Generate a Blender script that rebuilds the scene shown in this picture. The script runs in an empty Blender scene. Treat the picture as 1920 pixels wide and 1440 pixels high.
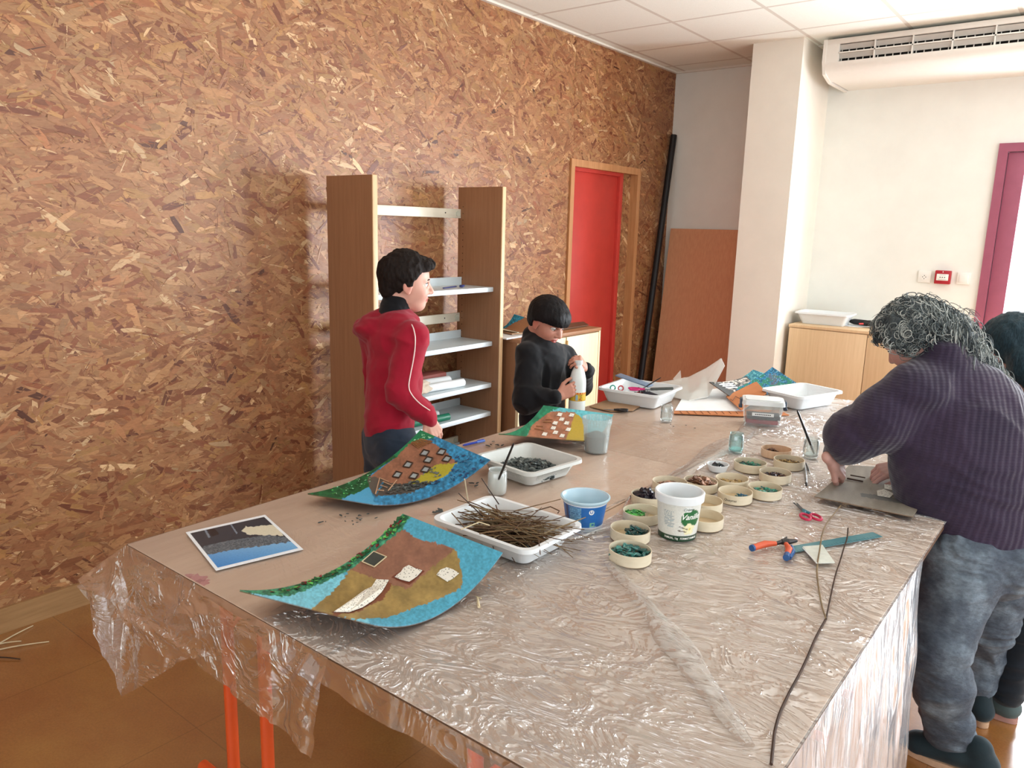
import bpy, bmesh, math, random
import numpy as np
from mathutils import Vector, Matrix, Euler, noise

S = bpy.context.scene
COL = S.collection
# ------------------------------------------------------------------ camera
CAM = np.array([3.1649, 0.0, 1.563])
YAW, PITCH, ROLL, FPX = -0.664, 0.2003, 0.0258, 1433.45
def _basis():
    cy, sy, cp, sp = math.cos(YAW), math.sin(YAW), math.cos(PITCH), math.sin(PITCH)
    F = np.array([sy*cp, cy*cp, -sp]); R = np.array([cy, -sy, 0.]); U = np.cross(R, F)
    c, s = math.cos(ROLL), math.sin(ROLL)
    return c*R + s*U, -s*R + c*U, F
CR, CU, CF = _basis()
cd = bpy.data.cameras.new('camera'); cam = bpy.data.objects.new('camera', cd); COL.objects.link(cam)
cam.matrix_world = Matrix(((CR[0], CU[0], -CF[0], CAM[0]), (CR[1], CU[1], -CF[1], CAM[1]), (CR[2], CU[2], -CF[2], CAM[2]), (0, 0, 0, 1)))
cd.sensor_fit = 'HORIZONTAL'; cd.sensor_width = 36; cd.lens = FPX/1920*36; cd.clip_start = 0.05
S.camera = cam
# ------------------------------------------------------------------ light
S.view_settings.view_transform = 'Standard'; S.view_settings.look = 'None'
S.view_settings.exposure = 0.43; S.view_settings.gamma = 1; S.view_settings.use_curve_mapping = False
w = bpy.data.worlds.new('sky'); S.world = w; w.use_nodes = True
w.node_tree.nodes['Background'].inputs[0].default_value = (0.86, 0.94, 1.0, 1)
w.node_tree.nodes['Background'].inputs[1].default_value = 1.6
def area(name, loc, rot, sx, sy, energy, color=(1, 1, 1)):
    l = bpy.data.lights.new(name, 'AREA'); l.shape = 'RECTANGLE'; l.size = sx; l.size_y = sy; l.energy = energy; l.color = color
    o = bpy.data.objects.new(name, l); COL.objects.link(o); o.location = loc; o.rotation_euler = rot
    return o
PI = math.pi
# daylight outside the glazed door of the end wall, outside the window wall on the right and the windows behind the camera
area('daylight_end_door', (3.82, 6.55, 1.2), (-PI/2, 0, 0), 2.1, 2.1, 440, (0.84, 0.93, 1.0))
area('daylight_right_windows', (6.35, 3.1, 1.6), (0, PI/2, 0), 1.7, 5.0, 70, (0.84, 0.93, 1.0))
area('daylight_rear_windows', (3.2, -2.35, 1.75), (PI/2, 0, 0), 4.2, 1.5, 16, (.95, 0.96, 1.0))

# ------------------------------------------------------------------ pixel -> place
def ray(px, py):
    return CAM, CF + (px-960)/FPX*CR - (py-720)/FPX*CU
def on(px, py, ax=2, v=0.74):
    o, d = ray(px, py); return Vector(o + (v-o[ax])/d[ax]*d)
def dp(px, py, depth):
    o, d = ray(px, py); return Vector(o + d*depth)
def topx(P):
    d = np.asarray(P) - CAM; z = d @ CF
    return 960 + FPX*(d @ CR)/z, 720 - FPX*(d @ CU)/z
TZ = 0.744           # top of the plastic film on the tables

# ------------------------------------------------------------------ materials
def lin(c):
    return tuple(((x/255)/12.92 if x/255 <= .04045 else ((x/255+.055)/1.055)**2.4) for x in c)
def lin_np(a):
    a = np.asarray(a, float)/255
    return np.where(a <= .04045, a/12.92, ((a+.055)/1.055)**2.4)
class NT:
    def __init__(s, name):
        s.m = bpy.data.materials.new(name); s.m.use_nodes = True; s.t = s.m.node_tree; s.n = s.t.nodes
        s.b = s.n['Principled BSDF']; s.out = s.n['Material Output']
    def node(s, typ, **kw):
        nd = s.n.new(typ)
        for k, v in kw.items():
            if k.startswith('i_'):
                nd.inputs[int(k[2:])].default_value = v
            else: setattr(nd, k, v)
        return nd
    def link(s, a, b): s.t.links.new(a, b)
    def noise(s, scale, detail=4, vec=None, rough=.6):
        nd = s.n.new('ShaderNodeTexNoise'); nd.inputs['Scale'].default_value = scale; nd.inputs['Detail'].default_value = detail
        nd.inputs['Roughness'].default_value = rough
        if vec is not None: s.link(vec, nd.inputs['Vector'])
        return nd
    def ramp(s, fac, stops):
        r = s.n.new('ShaderNodeValToRGB'); e = r.color_ramp.elements
        while len(e) < len(stops): e.new(.5)
        for i, (p, c) in enumerate(stops):
            e[i].position = p; e[i].color = (*c[:3], 1)
        s.link(fac, r.inputs[0]); return r
    def bump(s, h, strength, dist=.01):
        b = s.n.new('ShaderNodeBump'); b.inputs['Strength'].default_value = strength; b.inputs['Distance'].default_value = dist
        s.link(h, b.inputs['Height']); s.link(b.outputs[0], s.b.inputs['Normal']); return b
    def math(s, op, a, b=None):
        m = s.n.new('ShaderNodeMath'); m.operation = op
        for i, x in enumerate((a, b)):
            if x is None: continue
            if isinstance(x, (int, float)): m.inputs[i].default_value = x
            else: s.link(x, m.inputs[i])
        return m.outputs[0]
    def coord(s, kind='Object'):
        return s.n.new('ShaderNodeTexCoord').outputs[kind]
    def mapping(s, vec, scale=(1, 1, 1), rot=(0, 0, 0), loc=(0, 0, 0)):
        m = s.n.new('ShaderNodeMapping'); s.link(vec, m.inputs[0])
        m.inputs['Scale'].default_value = scale; m.inputs['Rotation'].default_value = rot; m.inputs['Location'].default_value = loc
        return m.outputs[0]
_mc = {}
def mat(name, c, rough=.6, var=.08, scale=30, metal=0, bump=0, bscale=None, stretch=(1, 1, 1), spec=.4, sheen=0):
    if name in _mc: return _mc[name]
    t = NT(name); L = lin(c); v = t.coord(); v = t.mapping(v, stretch)
    n = t.noise(scale, 5, v)
    lo = tuple(max(0, x*(1-var*1.6)) for x in L); hi = tuple(min(1, x*(1+var*1.6)) for x in L)
    r = t.ramp(n.outputs[0], [(.3, lo), (.7, hi)]); t.link(r.outputs[0], t.b.inputs['Base Color'])
    t.b.inputs['Roughness'].default_value = rough; t.b.inputs['Metallic'].default_value = metal
    t.b.inputs['Specular IOR Level'].default_value = spec
    if sheen: t.b.inputs['Sheen Weight'].default_value = sheen; t.b.inputs['Sheen Roughness'].default_value = .5
    if bump:
        nb = t.noise(bscale or scale*2, 6, v); t.bump(nb.outputs[0], bump, .004)
    _mc[name] = t.m; return t.m
def mat_attr(name, rough=.6, bump=0, bscale=200, spec=.3):
    if name in _mc: return _mc[name]
    t = NT(name); a = t.node('ShaderNodeAttribute', attribute_name='Col'); n = t.noise(bscale, 4, t.coord())
    mx = t.node('ShaderNodeMix', data_type='RGBA', blend_type='MULTIPLY'); mx.inputs[0].default_value = .35
    t.link(a.outputs['Color'], mx.inputs[6]); r = t.ramp(n.outputs[0], [(.3, (.72,)*3), (.7, (1.12,)*3)]); t.link(r.outputs[0], mx.inputs[7])
    t.link(mx.outputs[2], t.b.inputs['Base Color']); t.b.inputs['Roughness'].default_value = rough
    t.b.inputs['Specular IOR Level'].default_value = spec
    if bump: t.bump(n.outputs[0], bump, .003)
    _mc[name] = t.m; return t.m
def mat_wood(name, c1, c2, rough=.45, stretch=(1, 1, .06), scale=60):
    if name in _mc: return _mc[name]
    t = NT(name); v = t.mapping(t.coord(), stretch); n = t.noise(scale, 6, v, .65)
    r = t.ramp(n.outputs[0], [(.3, lin(c1)), (.7, lin(c2))]); t.link(r.outputs[0], t.b.inputs['Base Color'])
    t.b.inputs['Roughness'].default_value = rough; t.bump(n.outputs[0], .05, .002)
    _mc[name] = t.m; return t.m
def mat_clear(name, tint=(1, 1, 1), haze=.06, hazecol=(1, 1, 1), gloss=.08, rough=.05, fres=.5, bump=None, bstr=.6):
    """thin see-through film or wall: transparent + a little white scatter + sharp sheen"""
    if name in _mc: return _mc[name]
    t = NT(name); t.n.remove(t.b)
    tr = t.node('ShaderNodeBsdfTransparent'); tr.inputs[0].default_value = (*tint, 1)
    df = t.node('ShaderNodeBsdfDiffuse'); df.inputs[0].default_value = (*hazecol, 1)
    gl = t.node('ShaderNodeBsdfGlossy'); gl.inputs[0].default_value = (1, 1, 1, 1); gl.inputs['Roughness'].default_value = rough
    m1 = t.node('ShaderNodeMixShader'); m1.inputs[0].default_value = haze
    t.link(tr.outputs[0], m1.inputs[1]); t.link(df.outputs[0], m1.inputs[2])
    lw = t.node('ShaderNodeLayerWeight'); lw.inputs[0].default_value = .25
    f = t.math('ADD', t.math('MULTIPLY', lw.outputs['Fresnel'], fres), gloss); f = t.math('MINIMUM', f, .9)
    m2 = t.node('ShaderNodeMixShader'); t.link(f, m2.inputs[0]); t.link(m1.outputs[0], m2.inputs[1]); t.link(gl.outputs[0], m2.inputs[2])
    t.link(m2.outputs[0], t.out.inputs[0])
    if bump:
        nrm = bump(t); t.link(nrm, gl.inputs['Normal'])
    _mc[name] = t.m; return t.m

# ------------------------------------------------------------------ object helpers
def mw(o):
    M = Matrix.LocRotScale(o.location, o.rotation_euler, o.scale)
    return mw(o.parent) @ M if o.parent else M
def tag(o, label=None, cat=None, group=None, kind=None):
    if label: o['label'] = label
    if cat: o['category'] = cat
    if group: o['group'] = group
    if kind: o['kind'] = kind
    return o
def thing(name, label, cat, loc, rz=0, group=None):
    o = bpy.data.objects.new(name, None); COL.objects.link(o); o.location = loc; o.rotation_euler = (0, 0, rz); o.empty_display_size = .05
    return tag(o, label, cat, group)
def finish(name, me, mats, parent, world, smooth):
    if not isinstance(mats, (list, tuple)): mats = [mats]
    for m in mats: me.materials.append(m)
    o = bpy.data.objects.new(name, me); COL.objects.link(o)
    if parent is not None:
        o.parent = parent
        if world: me.transform(mw(parent).inverted())
    elif world:
        co = np.empty(len(me.vertices)*3); me.vertices.foreach_get('co', co); co = co.reshape(-1, 3)
        c = (co.min(0)+co.max(0))/2; c[2] = co[:, 2].min()
        me.transform(Matrix.Translation(-Vector(c))); o.location = c
    if smooth is True:
        me.polygons.foreach_set('use_smooth', [True]*len(me.polygons))
    elif smooth:
        me.polygons.foreach_set('use_smooth', [True]*len(me.polygons)); me.set_sharp_from_angle(angle=smooth)
    return o
class MB:
    def __init__(s): s.bm = bmesh.new(); s.mi = 0
    def _f(s, vs):
        try:
            f = s.bm.faces.new(vs); f.material_index = s.mi; return f
        except ValueError: return None
    def box(s, c, d, M=None, bev=0):
        b = bmesh.new(); bmesh.ops.create_cube(b, size=1)
        for v in b.verts: v.co = Vector((v.co.x*d[0], v.co.y*d[1], v.co.z*d[2]))
        if bev: bmesh.ops.bevel(b, geom=b.edges[:], offset=min(bev, min(d)*.45), segments=2, affect='EDGES', profile=.5)
        T = Matrix.Translation(c) @ (M.to_4x4() if M else Matrix())
        vm = {v: s.bm.verts.new(T @ v.co) for v in b.verts}
        for f in b.faces: s._f([vm[v] for v in f.verts])
        b.free(); return s
    def box2(s, a, b, bev=0):
        a, b = Vector(a), Vector(b); return s.box((a+b)/2, [abs(x) for x in (b-a)], None, bev)
    def tube(s, pts, r, seg=10, caps=True, closed=False):
        pts = [Vector(p) for p in pts]; n = len(pts)
        rs = r if isinstance(r, (list, tuple)) else [r]*n
        rings = []; up = None
        for i, p in enumerate(pts):
            if closed: t = pts[(i+1) % n]-pts[i-1]
            else: t = pts[min(i+1, n-1)]-pts[max(i-1, 0)]
            t.normalize()
            if up is None:
                up = Vector((0, 0, 1)) if abs(t.z) < .9 else Vector((1, 0, 0))
            up = (up - t*up.dot(t)).normalized(); sd = t.cross(up)
            rings.append([s.bm.verts.new(p + (up*math.cos(a)+sd*math.sin(a))*rs[i]) for a in [2*PI*k/seg for k in range(seg)]])
        m = n if closed else n-1
        for i in range(m):
            A, B = rings[i], rings[(i+1) % n]
            for k in range(seg): s._f([A[k], A[(k+1) % seg], B[(k+1) % seg], B[k]])
        if caps and not closed: s._f(rings[0][::-1]); s._f(rings[-1])
        return s
    def lathe(s, prof, c=(0, 0, 0), seg=40, M=None, warp=None):
        c = Vector(c); rings = []
        for (r, z) in prof:
            if r < 1e-6: rings.append([s.bm.verts.new(c + (M @ Vector((0, 0, z)) if M else Vector((0, 0, z))))])
            else:
                ring = []
                for k in range(seg):
                    a = 2*PI*k/seg; rr = r*(warp(a, z) if warp else 1)
                    v = Vector((rr*math.cos(a), rr*math.sin(a), z)); ring.append(s.bm.verts.new(c + (M @ v if M else v)))
                rings.append(ring)
        for A, B in zip(rings, rings[1:]):
            if len(A) == 1 and len(B) == 1: continue
            for k in range(seg):
                k2 = (k+1) % seg
                if len(A) == 1: s._f([A[0], B[k2], B[k]])
                elif len(B) == 1: s._f([A[k], A[k2], B[0]])
                else: s._f([A[k], A[k2], B[k2], B[k]])
        return s
    def prism(s, poly, z0, z1, M=None):
        M = M or Matrix()
        a = [s.bm.verts.new(M @ Vector((x, y, z0))) for x, y in poly]; b = [s.bm.verts.new(M @ Vector((x, y, z1))) for x, y in poly]
        s._f(a[::-1]); s._f(b); n = len(poly)
        for i in range(n): s._f([a[i], a[(i+1) % n], b[(i+1) % n], b[i]])
        return s
    def quad(s, *p): return s._f([s.bm.verts.new(Vector(q)) for q in p])
    def blob(s, c, d, M=None, sub=2, jit=0):
        r = bmesh.ops.create_icosphere(s.bm, subdivisions=sub, radius=1)
        T = Matrix.Translation(c) @ (M.to_4x4() if M else Matrix())
        for v in r['verts']:
            p = v.co.copy()
            if jit: p *= 1+jit*noise.noise(p*2.3+Vector(c)*37)
            v.co = T @ Vector((p.x*d[0], p.y*d[1], p.z*d[2]))
        for f in {f for v in r['verts'] for f in v.link_faces}: f.material_index = s.mi
        return s
    def build(s, name, mats, parent=None, world=True, smooth=math.radians(40), label=None, kind=None):
        bmesh.ops.recalc_face_normals(s.bm, faces=s.bm.faces[:])
        me = bpy.data.meshes.new(name); s.bm.to_mesh(me); s.bm.free()
        o = finish(name, me, mats, parent, world, smooth)
        return tag(o, label=label, kind=kind)
def grid_mesh(name, P, mats, parent=None, thick=0, col=None, colb=None, smooth=True, world=True, mi=None):
    """P (nu,nv,3) surface; thick>0 closes it into a slab"""
    nu, nv = P.shape[:2]; V = P.reshape(-1, 3)
    idx = np.arange(nu*nv).reshape(nu, nv)
    q = np.stack([idx[:-1, :-1], idx[1:, :-1], idx[1:, 1:], idx[:-1, 1:]], -1).reshape(-1, 4)
    C = None if col is None else col.reshape(-1, 3)
    if thick:
        du = np.gradient(P, axis=0); dv = np.gradient(P, axis=1); N = np.cross(du, dv); N /= np.linalg.norm(N, axis=-1, keepdims=True)+1e-12
        V2 = (P - N*thick).reshape(-1, 3); n = nu*nv
        q2 = q[:, ::-1]+n
        rim = np.concatenate([idx[0, :], idx[1:, -1], idx[-1, -2::-1], idx[-2:0:-1, 0]])
        r2 = np.roll(rim, -1); side = np.stack([rim, r2, r2+n, rim+n], -1)
        V = np.concatenate([V, V2]); q = np.concatenate([q, q2, side])
        if C is not None: C = np.concatenate([C, np.tile(np.array(colb if colb is not None else (110, 80, 55), float), (n, 1))])
    me = bpy.data.meshes.new(name); me.from_pydata(V.tolist(), [], q.tolist())
    if C is not None:
        a = me.color_attributes.new('Col', 'FLOAT_COLOR', 'POINT'); L = np.concatenate([lin_np(C), np.ones((len(C), 1))], 1)
        a.data.foreach_set('color', L.astype(np.float32).ravel())
    if mi is not None: me.polygons.foreach_set('material_index', mi.astype(np.int32))
    return finish(name, me, mats, parent, world, smooth)
def copy_tree(o, parent=None):
    c = o.copy(); COL.objects.link(c); c.parent = parent
    for ch in list(o.children): copy_tree(ch, c)
    return c
def struct(o): o['kind'] = 'structure'; return o
def Rz(a): return Matrix.Rotation(a, 3, 'Z')
def text_mesh(txt, size, extrude=.0004, bold=0, shear=0):
    c = bpy.data.curves.new('lettering', 'FONT'); c.body = txt; c.size = size; c.extrude = extrude; c.offset = bold; c.shear = shear
    c.align_x = 'CENTER'; c.align_y = 'CENTER'; c.resolution_u = 3
    o = bpy.data.objects.new('lettering', c); COL.objects.link(o)
    dg = bpy.context.evaluated_depsgraph_get(); me = bpy.data.meshes.new_from_object(o.evaluated_get(dg))
    bpy.data.objects.remove(o); bpy.data.curves.remove(c); return me
def in_poly(X, Y, poly):
    r = np.zeros(X.shape, bool); n = len(poly); j = n-1
    for i in range(n):
        xi, yi = poly[i]; xj, yj = poly[j]
        c = ((yi > Y) != (yj > Y)) & (X < (xj-xi)*(Y-yi)/((yj-yi)+1e-12)+xi)
        r ^= c; j = i
    return r
def vnoise(x, y, seed=0):
    """value noise in numpy"""
    xi, yi = np.floor(x).astype(int), np.floor(y).astype(int); fx, fy = x-xi, y-yi
    def h(a, b):
        n = (a*374761393 + b*668265263 + seed*1274126177) & 0xffffffff
        n = ((n ^ (n >> 13))*1274126177) & 0xffffffff
        return ((n ^ (n >> 16)) & 0xffff)/65535.
    fx = fx*fx*(3-2*fx); fy = fy*fy*(3-2*fy)
    return (h(xi, yi)*(1-fx)+h(xi+1, yi)*fx)*(1-fy)+(h(xi, yi+1)*(1-fx)+h(xi+1, yi+1)*fx)*fy
# ================================================================== THE ROOM
YW, HC, XR, YB = 6.166, 2.879, 6.0, -2.0
def flake_mat():
    t = NT('strand_flakes'); a = t.node('ShaderNodeAttribute', attribute_name='Col'); co = t.n.new('ShaderNodeNewGeometry').outputs['Position']
    n = t.noise(170, 4, t.mapping(co, (1, .3, 1))); n2 = t.noise(2.6, 3, co)
    r = t.ramp(n.outputs[0], [(.3, (.80, .76, .72)), (.7, (1.1, 1.1, 1.1))]); r2 = t.ramp(n2.outputs[0], [(.35, (.98, .90, .84)), (.65, (1.02, 1.02, 1.0))])
    m1 = t.node('ShaderNodeMix', data_type='RGBA', blend_type='MULTIPLY'); m1.inputs[0].default_value = .8; t.link(a.outputs['Color'], m1.inputs[6]); t.link(r.outputs[0], m1.inputs[7])
    m2 = t.node('ShaderNodeMix', data_type='RGBA', blend_type='MULTIPLY'); m2.inputs[0].default_value = 1; t.link(m1.outputs[2], m2.inputs[6]); t.link(r2.outputs[0], m2.inputs[7])
    t.link(m2.outputs[2], t.b.inputs['Base Color']); t.b.inputs['Roughness'].default_value = .46; t.b.inputs['Specular IOR Level'].default_value = .45; t.bump(n.outputs[0], .25, .002); return t.m
M_FLAKE = flake_mat()
def strand_wall(name, boxes, regions, x, n, seed, parent=None, world=True):
    """solid wall boxes plus the pressed wood flakes that make its face, in one mesh"""
    rg = np.random.default_rng(seed); V = []; F = []; C = []
    q8 = np.array([(0, 0, 0), (1, 0, 0), (1, 1, 0), (0, 1, 0), (0, 0, 1), (1, 0, 1), (1, 1, 1), (0, 1, 1)], float)
    for a, c in boxes:
        a, c = np.array(a), np.array(c); k = len(V); V += (a+q8*(c-a)).tolist(); C += [(150, 104, 70)]*8
        F += [[k+i for i in f] for f in ((0, 3, 2, 1), (4, 5, 6, 7), (0, 1, 5, 4), (1, 2, 6, 5), (2, 3, 7, 6), (3, 0, 4, 7))]
    pal = np.array([(184, 134, 94), (192, 146, 102), (174, 122, 84), (164, 108, 72), (152, 94, 62), (204, 160, 116), (230, 198, 156), (136, 80, 54), (188, 144, 92), (104, 62, 42)], float)
    pw = np.array([.22, .20, .18, .12, .06, .09, .03, .025, .07, .004]); pw /= pw.sum()
    tot = sum((b_-a_)*(d_-c_) for a_, b_, c_, d_ in regions)
    for (y0, y1, z0, z1) in regions:
        m = int(n*(y1-y0)*(z1-z0)/tot); cy = rg.uniform(y0, y1, m); cz = rg.uniform(z0, z1, m); big = rg.random(m) < .42
        L = np.where(big, rg.uniform(.06, .19, m), rg.uniform(.02, .08, m))/2; W = np.where(big, rg.uniform(.010, .036, m), rg.uniform(.0012, .006, m))/2
        th = rg.normal(-.1, .65, m); ct, sn = np.cos(th), np.sin(th); ci = rg.choice(len(pal), m, p=pw); col = (pal[ci]*.95+pal[ci].mean(1, keepdims=True)*.04)*np.array([.90, .865, .83]); col = col*(1+rg.normal(0, .05, (m, 1)))
        zo = x+.0003+.0022*rg.random(m)*np.where(big, .93, 1); tx = rg.normal(0, .0006, m)
        u = np.stack([-L, -L*rg.uniform(.75, 1.05, m), L*rg.uniform(.2, .6, m), L, L*rg.uniform(.8, 1., m), -L*rg.uniform(.1, .6, m)], -1)
        v = np.stack([-W*rg.uniform(.1, .9, m), W*rg.uniform(.3, 1, m), W, W*rg.uniform(.1, .7, m), -W*rg.uniform(.4, 1, m), -W], -1)
        Y = np.clip(cy[:, None]+u*ct[:, None]-v*sn[:, None], y0, y1); Z = np.clip(cz[:, None]+u*sn[:, None]+v*ct[:, None], z0, z1)
        X = zo[:, None]+tx[:, None]*np.sign(u)+np.zeros_like(u)
        P = np.stack([np.maximum(X, x+.0002), Y, Z], -1).reshape(-1, 3); k = len(V) if not isinstance(V, np.ndarray) else len(V)
        V = np.concatenate([np.array(V).reshape(-1, 3), P]); C = np.concatenate([np.array(C, float).reshape(-1, 3), np.repeat(np.clip(col, 0, 255), 6, 0)])
        F += (k+np.arange(m*6).reshape(m, 6)[:, ::-1]).tolist()
    me = bpy.data.meshes.new(name); me.from_pydata(V.tolist(), [], F); a = me.color_attributes.new('Col', 'FLOAT_COLOR', 'POINT'); a.data.foreach_set('color', np.concatenate([lin_np(C), np.ones((len(C), 1))], 1).astype(np.float32).ravel())
    return finish(name, me, M_FLAKE, parent, world, False)
M_WALL = mat('white_wall_paint', (237, 237, 230), .75, .02, 4, bump=.05, bscale=180)
M_WALLB = mat('cream_wall_paint', (240, 234, 222), .75, .02, 4, bump=.05, bscale=180)
def floor_mat():
    t = NT('amber_lino_tiles'); co = t.n.new('ShaderNodeNewGeometry').outputs['Position']
    n = t.noise(2.2, 6, co); n2 = t.noise(140, 3, co)
    r = t.ramp(n.outputs[0], [(.3, lin((150, 92, 46))), (.5, lin((160, 106, 52))), (.7, lin((172, 122, 60)))])
    r2 = t.ramp(n2.outputs[0], [(.35, (.82,)*3), (.65, (1.08,)*3)])
    m = t.node('ShaderNodeMix', data_type='RGBA', blend_type='MULTIPLY'); m.inputs[0].default_value = .6; t.link(r.outputs[0], m.inputs[6]); t.link(r2.outputs[0], m.inputs[7])
    sx = t.node('ShaderNodeSeparateXYZ'); t.link(co, sx.inputs[0]); ks = []
    for o_ in (0, 1):
        fr = t.math('FRACT', t.math('MULTIPLY', t.math('ADD', sx.outputs[o_], .13), 1/.61)); ks.append(t.math('GREATER_THAN', fr, .994))
    k = t.math('MULTIPLY', t.math('MAXIMUM', *ks), .3)
    m2 = t.node('ShaderNodeMix', data_type='RGBA'); t.link(k, m2.inputs[0]); t.link(m.outputs[2], m2.inputs[6]); m2.inputs[7].default_value = (*lin((70, 42, 24)), 1)
    t.link(m2.outputs[2], t.b.inputs['Base Color']); t.b.inputs['Roughness'].default_value = .24
    t.b.inputs['Coat Weight'].default_value = 1; t.b.inputs['Coat Roughness'].default_value = .22; t.b.inputs['Coat IOR'].default_value = 1.9; t.b.inputs['Specular IOR Level'].default_value = .6; t.bump(n.outputs[0], .03, .003); return t.m
M_FLOOR = floor_mat()
def ceil_mat():
    t = NT('ceiling_tiles'); co = t.n.new('ShaderNodeNewGeometry').outputs['Position']; sx = t.node('ShaderNodeSeparateXYZ'); t.link(co, sx.inputs[0]); ks = []
    for o_, off in ((0, -.093), (1, -4.119)):
        fr = t.math('FRACT', t.math('ADD', t.math('MULTIPLY', t.math('ADD', sx.outputs[o_], off), 1/.6), 20.02)); ks.append(t.math('LESS_THAN', fr, .04))
    k = t.math('MAXIMUM', *ks); n = t.noise(220, 3, co)
    r = t.ramp(n.outputs[0], [(.3, lin((236, 237, 228))), (.7, lin((246, 248, 240)))])
    m = t.node('ShaderNodeMix', data_type='RGBA'); t.link(t.math('MULTIPLY', k, .8), m.inputs[0]); t.link(r.outputs[0], m.inputs[6]); m.inputs[7].default_value = (*lin((206, 198, 186)), 1)
    t.link(m.outputs[2], t.b.inputs['Base Color']); t.b.inputs['Roughness'].default_value = .8
    t.bump(t.math('MULTIPLY', k, -1), .4, .004); return t.m
def slab(name, boxes, m, smooth=False):
    b = MB()
    for a, c in boxes: b.box2(a, c)
    return struct(b.build(name, m, smooth=smooth))
slab('floor', [((-.15, YB, -.12), (XR, YW+.2, 0))], M_FLOOR)
# yard outside the glazed door
slab('ground', [((-6, YW+.2, -.14), (14, 16, -.02))], mat('pale_paving', (205, 205, 200), .8, .05, 3))
slab('ceiling', [((-.15, YB, HC), (XR, YW+.2, HC+.12))], ceil_mat())
# left wall with the door opening
DY0, DY1, DZ = 4.64, 5.64, 2.06
struct(strand_wall('wall_left', [((-.15, YB, 0), (0, DY0+.02, HC)), ((-.15, DY0+.02, DZ-.02), (0, DY1-.02, HC)), ((-.15, DY1-.02, 0), (0, YW, HC))], [(YB, .6, 0, HC), (.6, DY0+.02, 0, HC), (DY0+.02, DY1-.02, DZ-.02, HC), (DY1-.02, YW, 0, HC)], 0, 118000, 5))
# end wall with the glazed door opening
GX0, GX1, GZ = 2.41, 4.95, 2.2
slab('wall_end', [((0, YW, 0), (GX0, YW+.2, HC)), ((GX0, YW, GZ), (GX1, YW+.2, HC)), ((GX1, YW, 0), (XR, YW+.2, HC))], M_WALL)
slab('wall_pillar', [((.91, 5.534, 0), (1.262, YW, HC))], M_WALLB)
# right wall with a long window, rear wall with windows
slab('wall_right', [((XR, YB, 0), (XR+.2, YW+.2, .8)), ((XR, YB, 2.45), (XR+.2, YW+.2, HC)), ((XR, YB, .8), (XR+.2, .6, 2.45)), ((XR, 5.6, .8), (XR+.2, YW+.2, 2.45))], M_WALL)
slab('wall_rear', [((-.15, YB-.2, 0), (XR+.2, YB, .95)), ((-.15, YB-.2, 2.45), (XR+.2, YB, HC)), ((-.15, YB-.2, .95), (1.1, YB, 2.45)), ((5.3, YB-.2, .95), (XR+.2, YB, 2.45))], M_WALL)
def win(name, axis, pos, a0, a1, z0, z1, n, m):
    b = MB(); f = .05
    def bar(p, q, s0, s1):
        if axis == 'y': b.box2((pos, p, s0), (pos+.08, q, s1))
        else: b.box2((p, pos-.08, s0), (q, pos, s1))
    bar(a0, a1, z0, z0+f); bar(a0, a1, z1-f, z1)
    for i in range(n+1):
        c = a0+(a1-a0-f)*i/n; bar(c, c+f, z0, z1)
    struct(b.build(name, m, smooth=False))
M_MAUVE = mat('mauve_paint', (156, 84, 106), .45, .04, 12)
win('window_1', 'y', XR+.06, .6, 5.6, .8, 2.45, 5, M_MAUVE)
win('window_2', 'x', YB-.06, 1.1, 5.3, .95, 2.45, 4, M_MAUVE)
# baseboard
M_BASE = mat_wood('oak_skirting', (150, 112, 70), (176, 136, 92), .5, (1, .08, 1), 50)
slab('baseboard_left', [((0, YB, 0), (.016, DY0-.0, .10))], M_BASE)
slab('baseboard_end', [((1.262, YW-.016, 0), (GX0, YW, .10)), ((0, YW-.016, 0), (.91, YW, .10))], M_BASE)
# ceiling edge rail of the OSB wall
slab('trim_1', [((0, YB, HC-.012), (.028, YW, HC)), ((.028, YW-.028, HC-.012), (.91, YW, HC))], mat('white_edge_rail', (230, 224, 212), .5, .01))
# red door in its pine frame, OSB infill beside it
M_PINE = mat_wood('pine_frame', (178, 122, 76), (202, 148, 100), .5)
M_RED = mat('red_door_paint', (192, 60, 50), .45, .04, 8)
d1 = thing('door_1', 'red door in a pine frame set into the strand board wall', 'door', (0, DY0, 0)); d1['kind'] = 'structure'; del d1['category']; del d1['label']
b = MB(); b.box2((-.15, DY0, 0), (.018, DY0+.045, DZ)); b.box2((-.15, DY1-.05, 0), (.018, DY1, DZ)); b.box2((-.15, DY0+.045, DZ-.05), (.018, DY1-.05, DZ)); b.build('door_frame', M_PINE, d1, smooth=False)
b = MB(); b.box2((-.09, DY0+.045, 0.01), (-.045, DY0+.74, DZ-.05), .003); b.build('door_leaf', M_RED, d1)
b = MB(); b.box2((-.10, DY0+.74, 0), (-.02, DY0+.79, DZ-.05), .003); b.box2((-.045, DY0+.045, DZ-.075), (-.02, DY0+.74, DZ-.05)); b.build('door_stop', M_RED, d1)
strand_wall('side_panel', [((-.09, DY0+.79, 0), (-.05, DY1-.05, DZ-.05))], [(DY0+.79, DY1-.05, 0, DZ-.05)], -.05, 1600, 6, d1)
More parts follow.
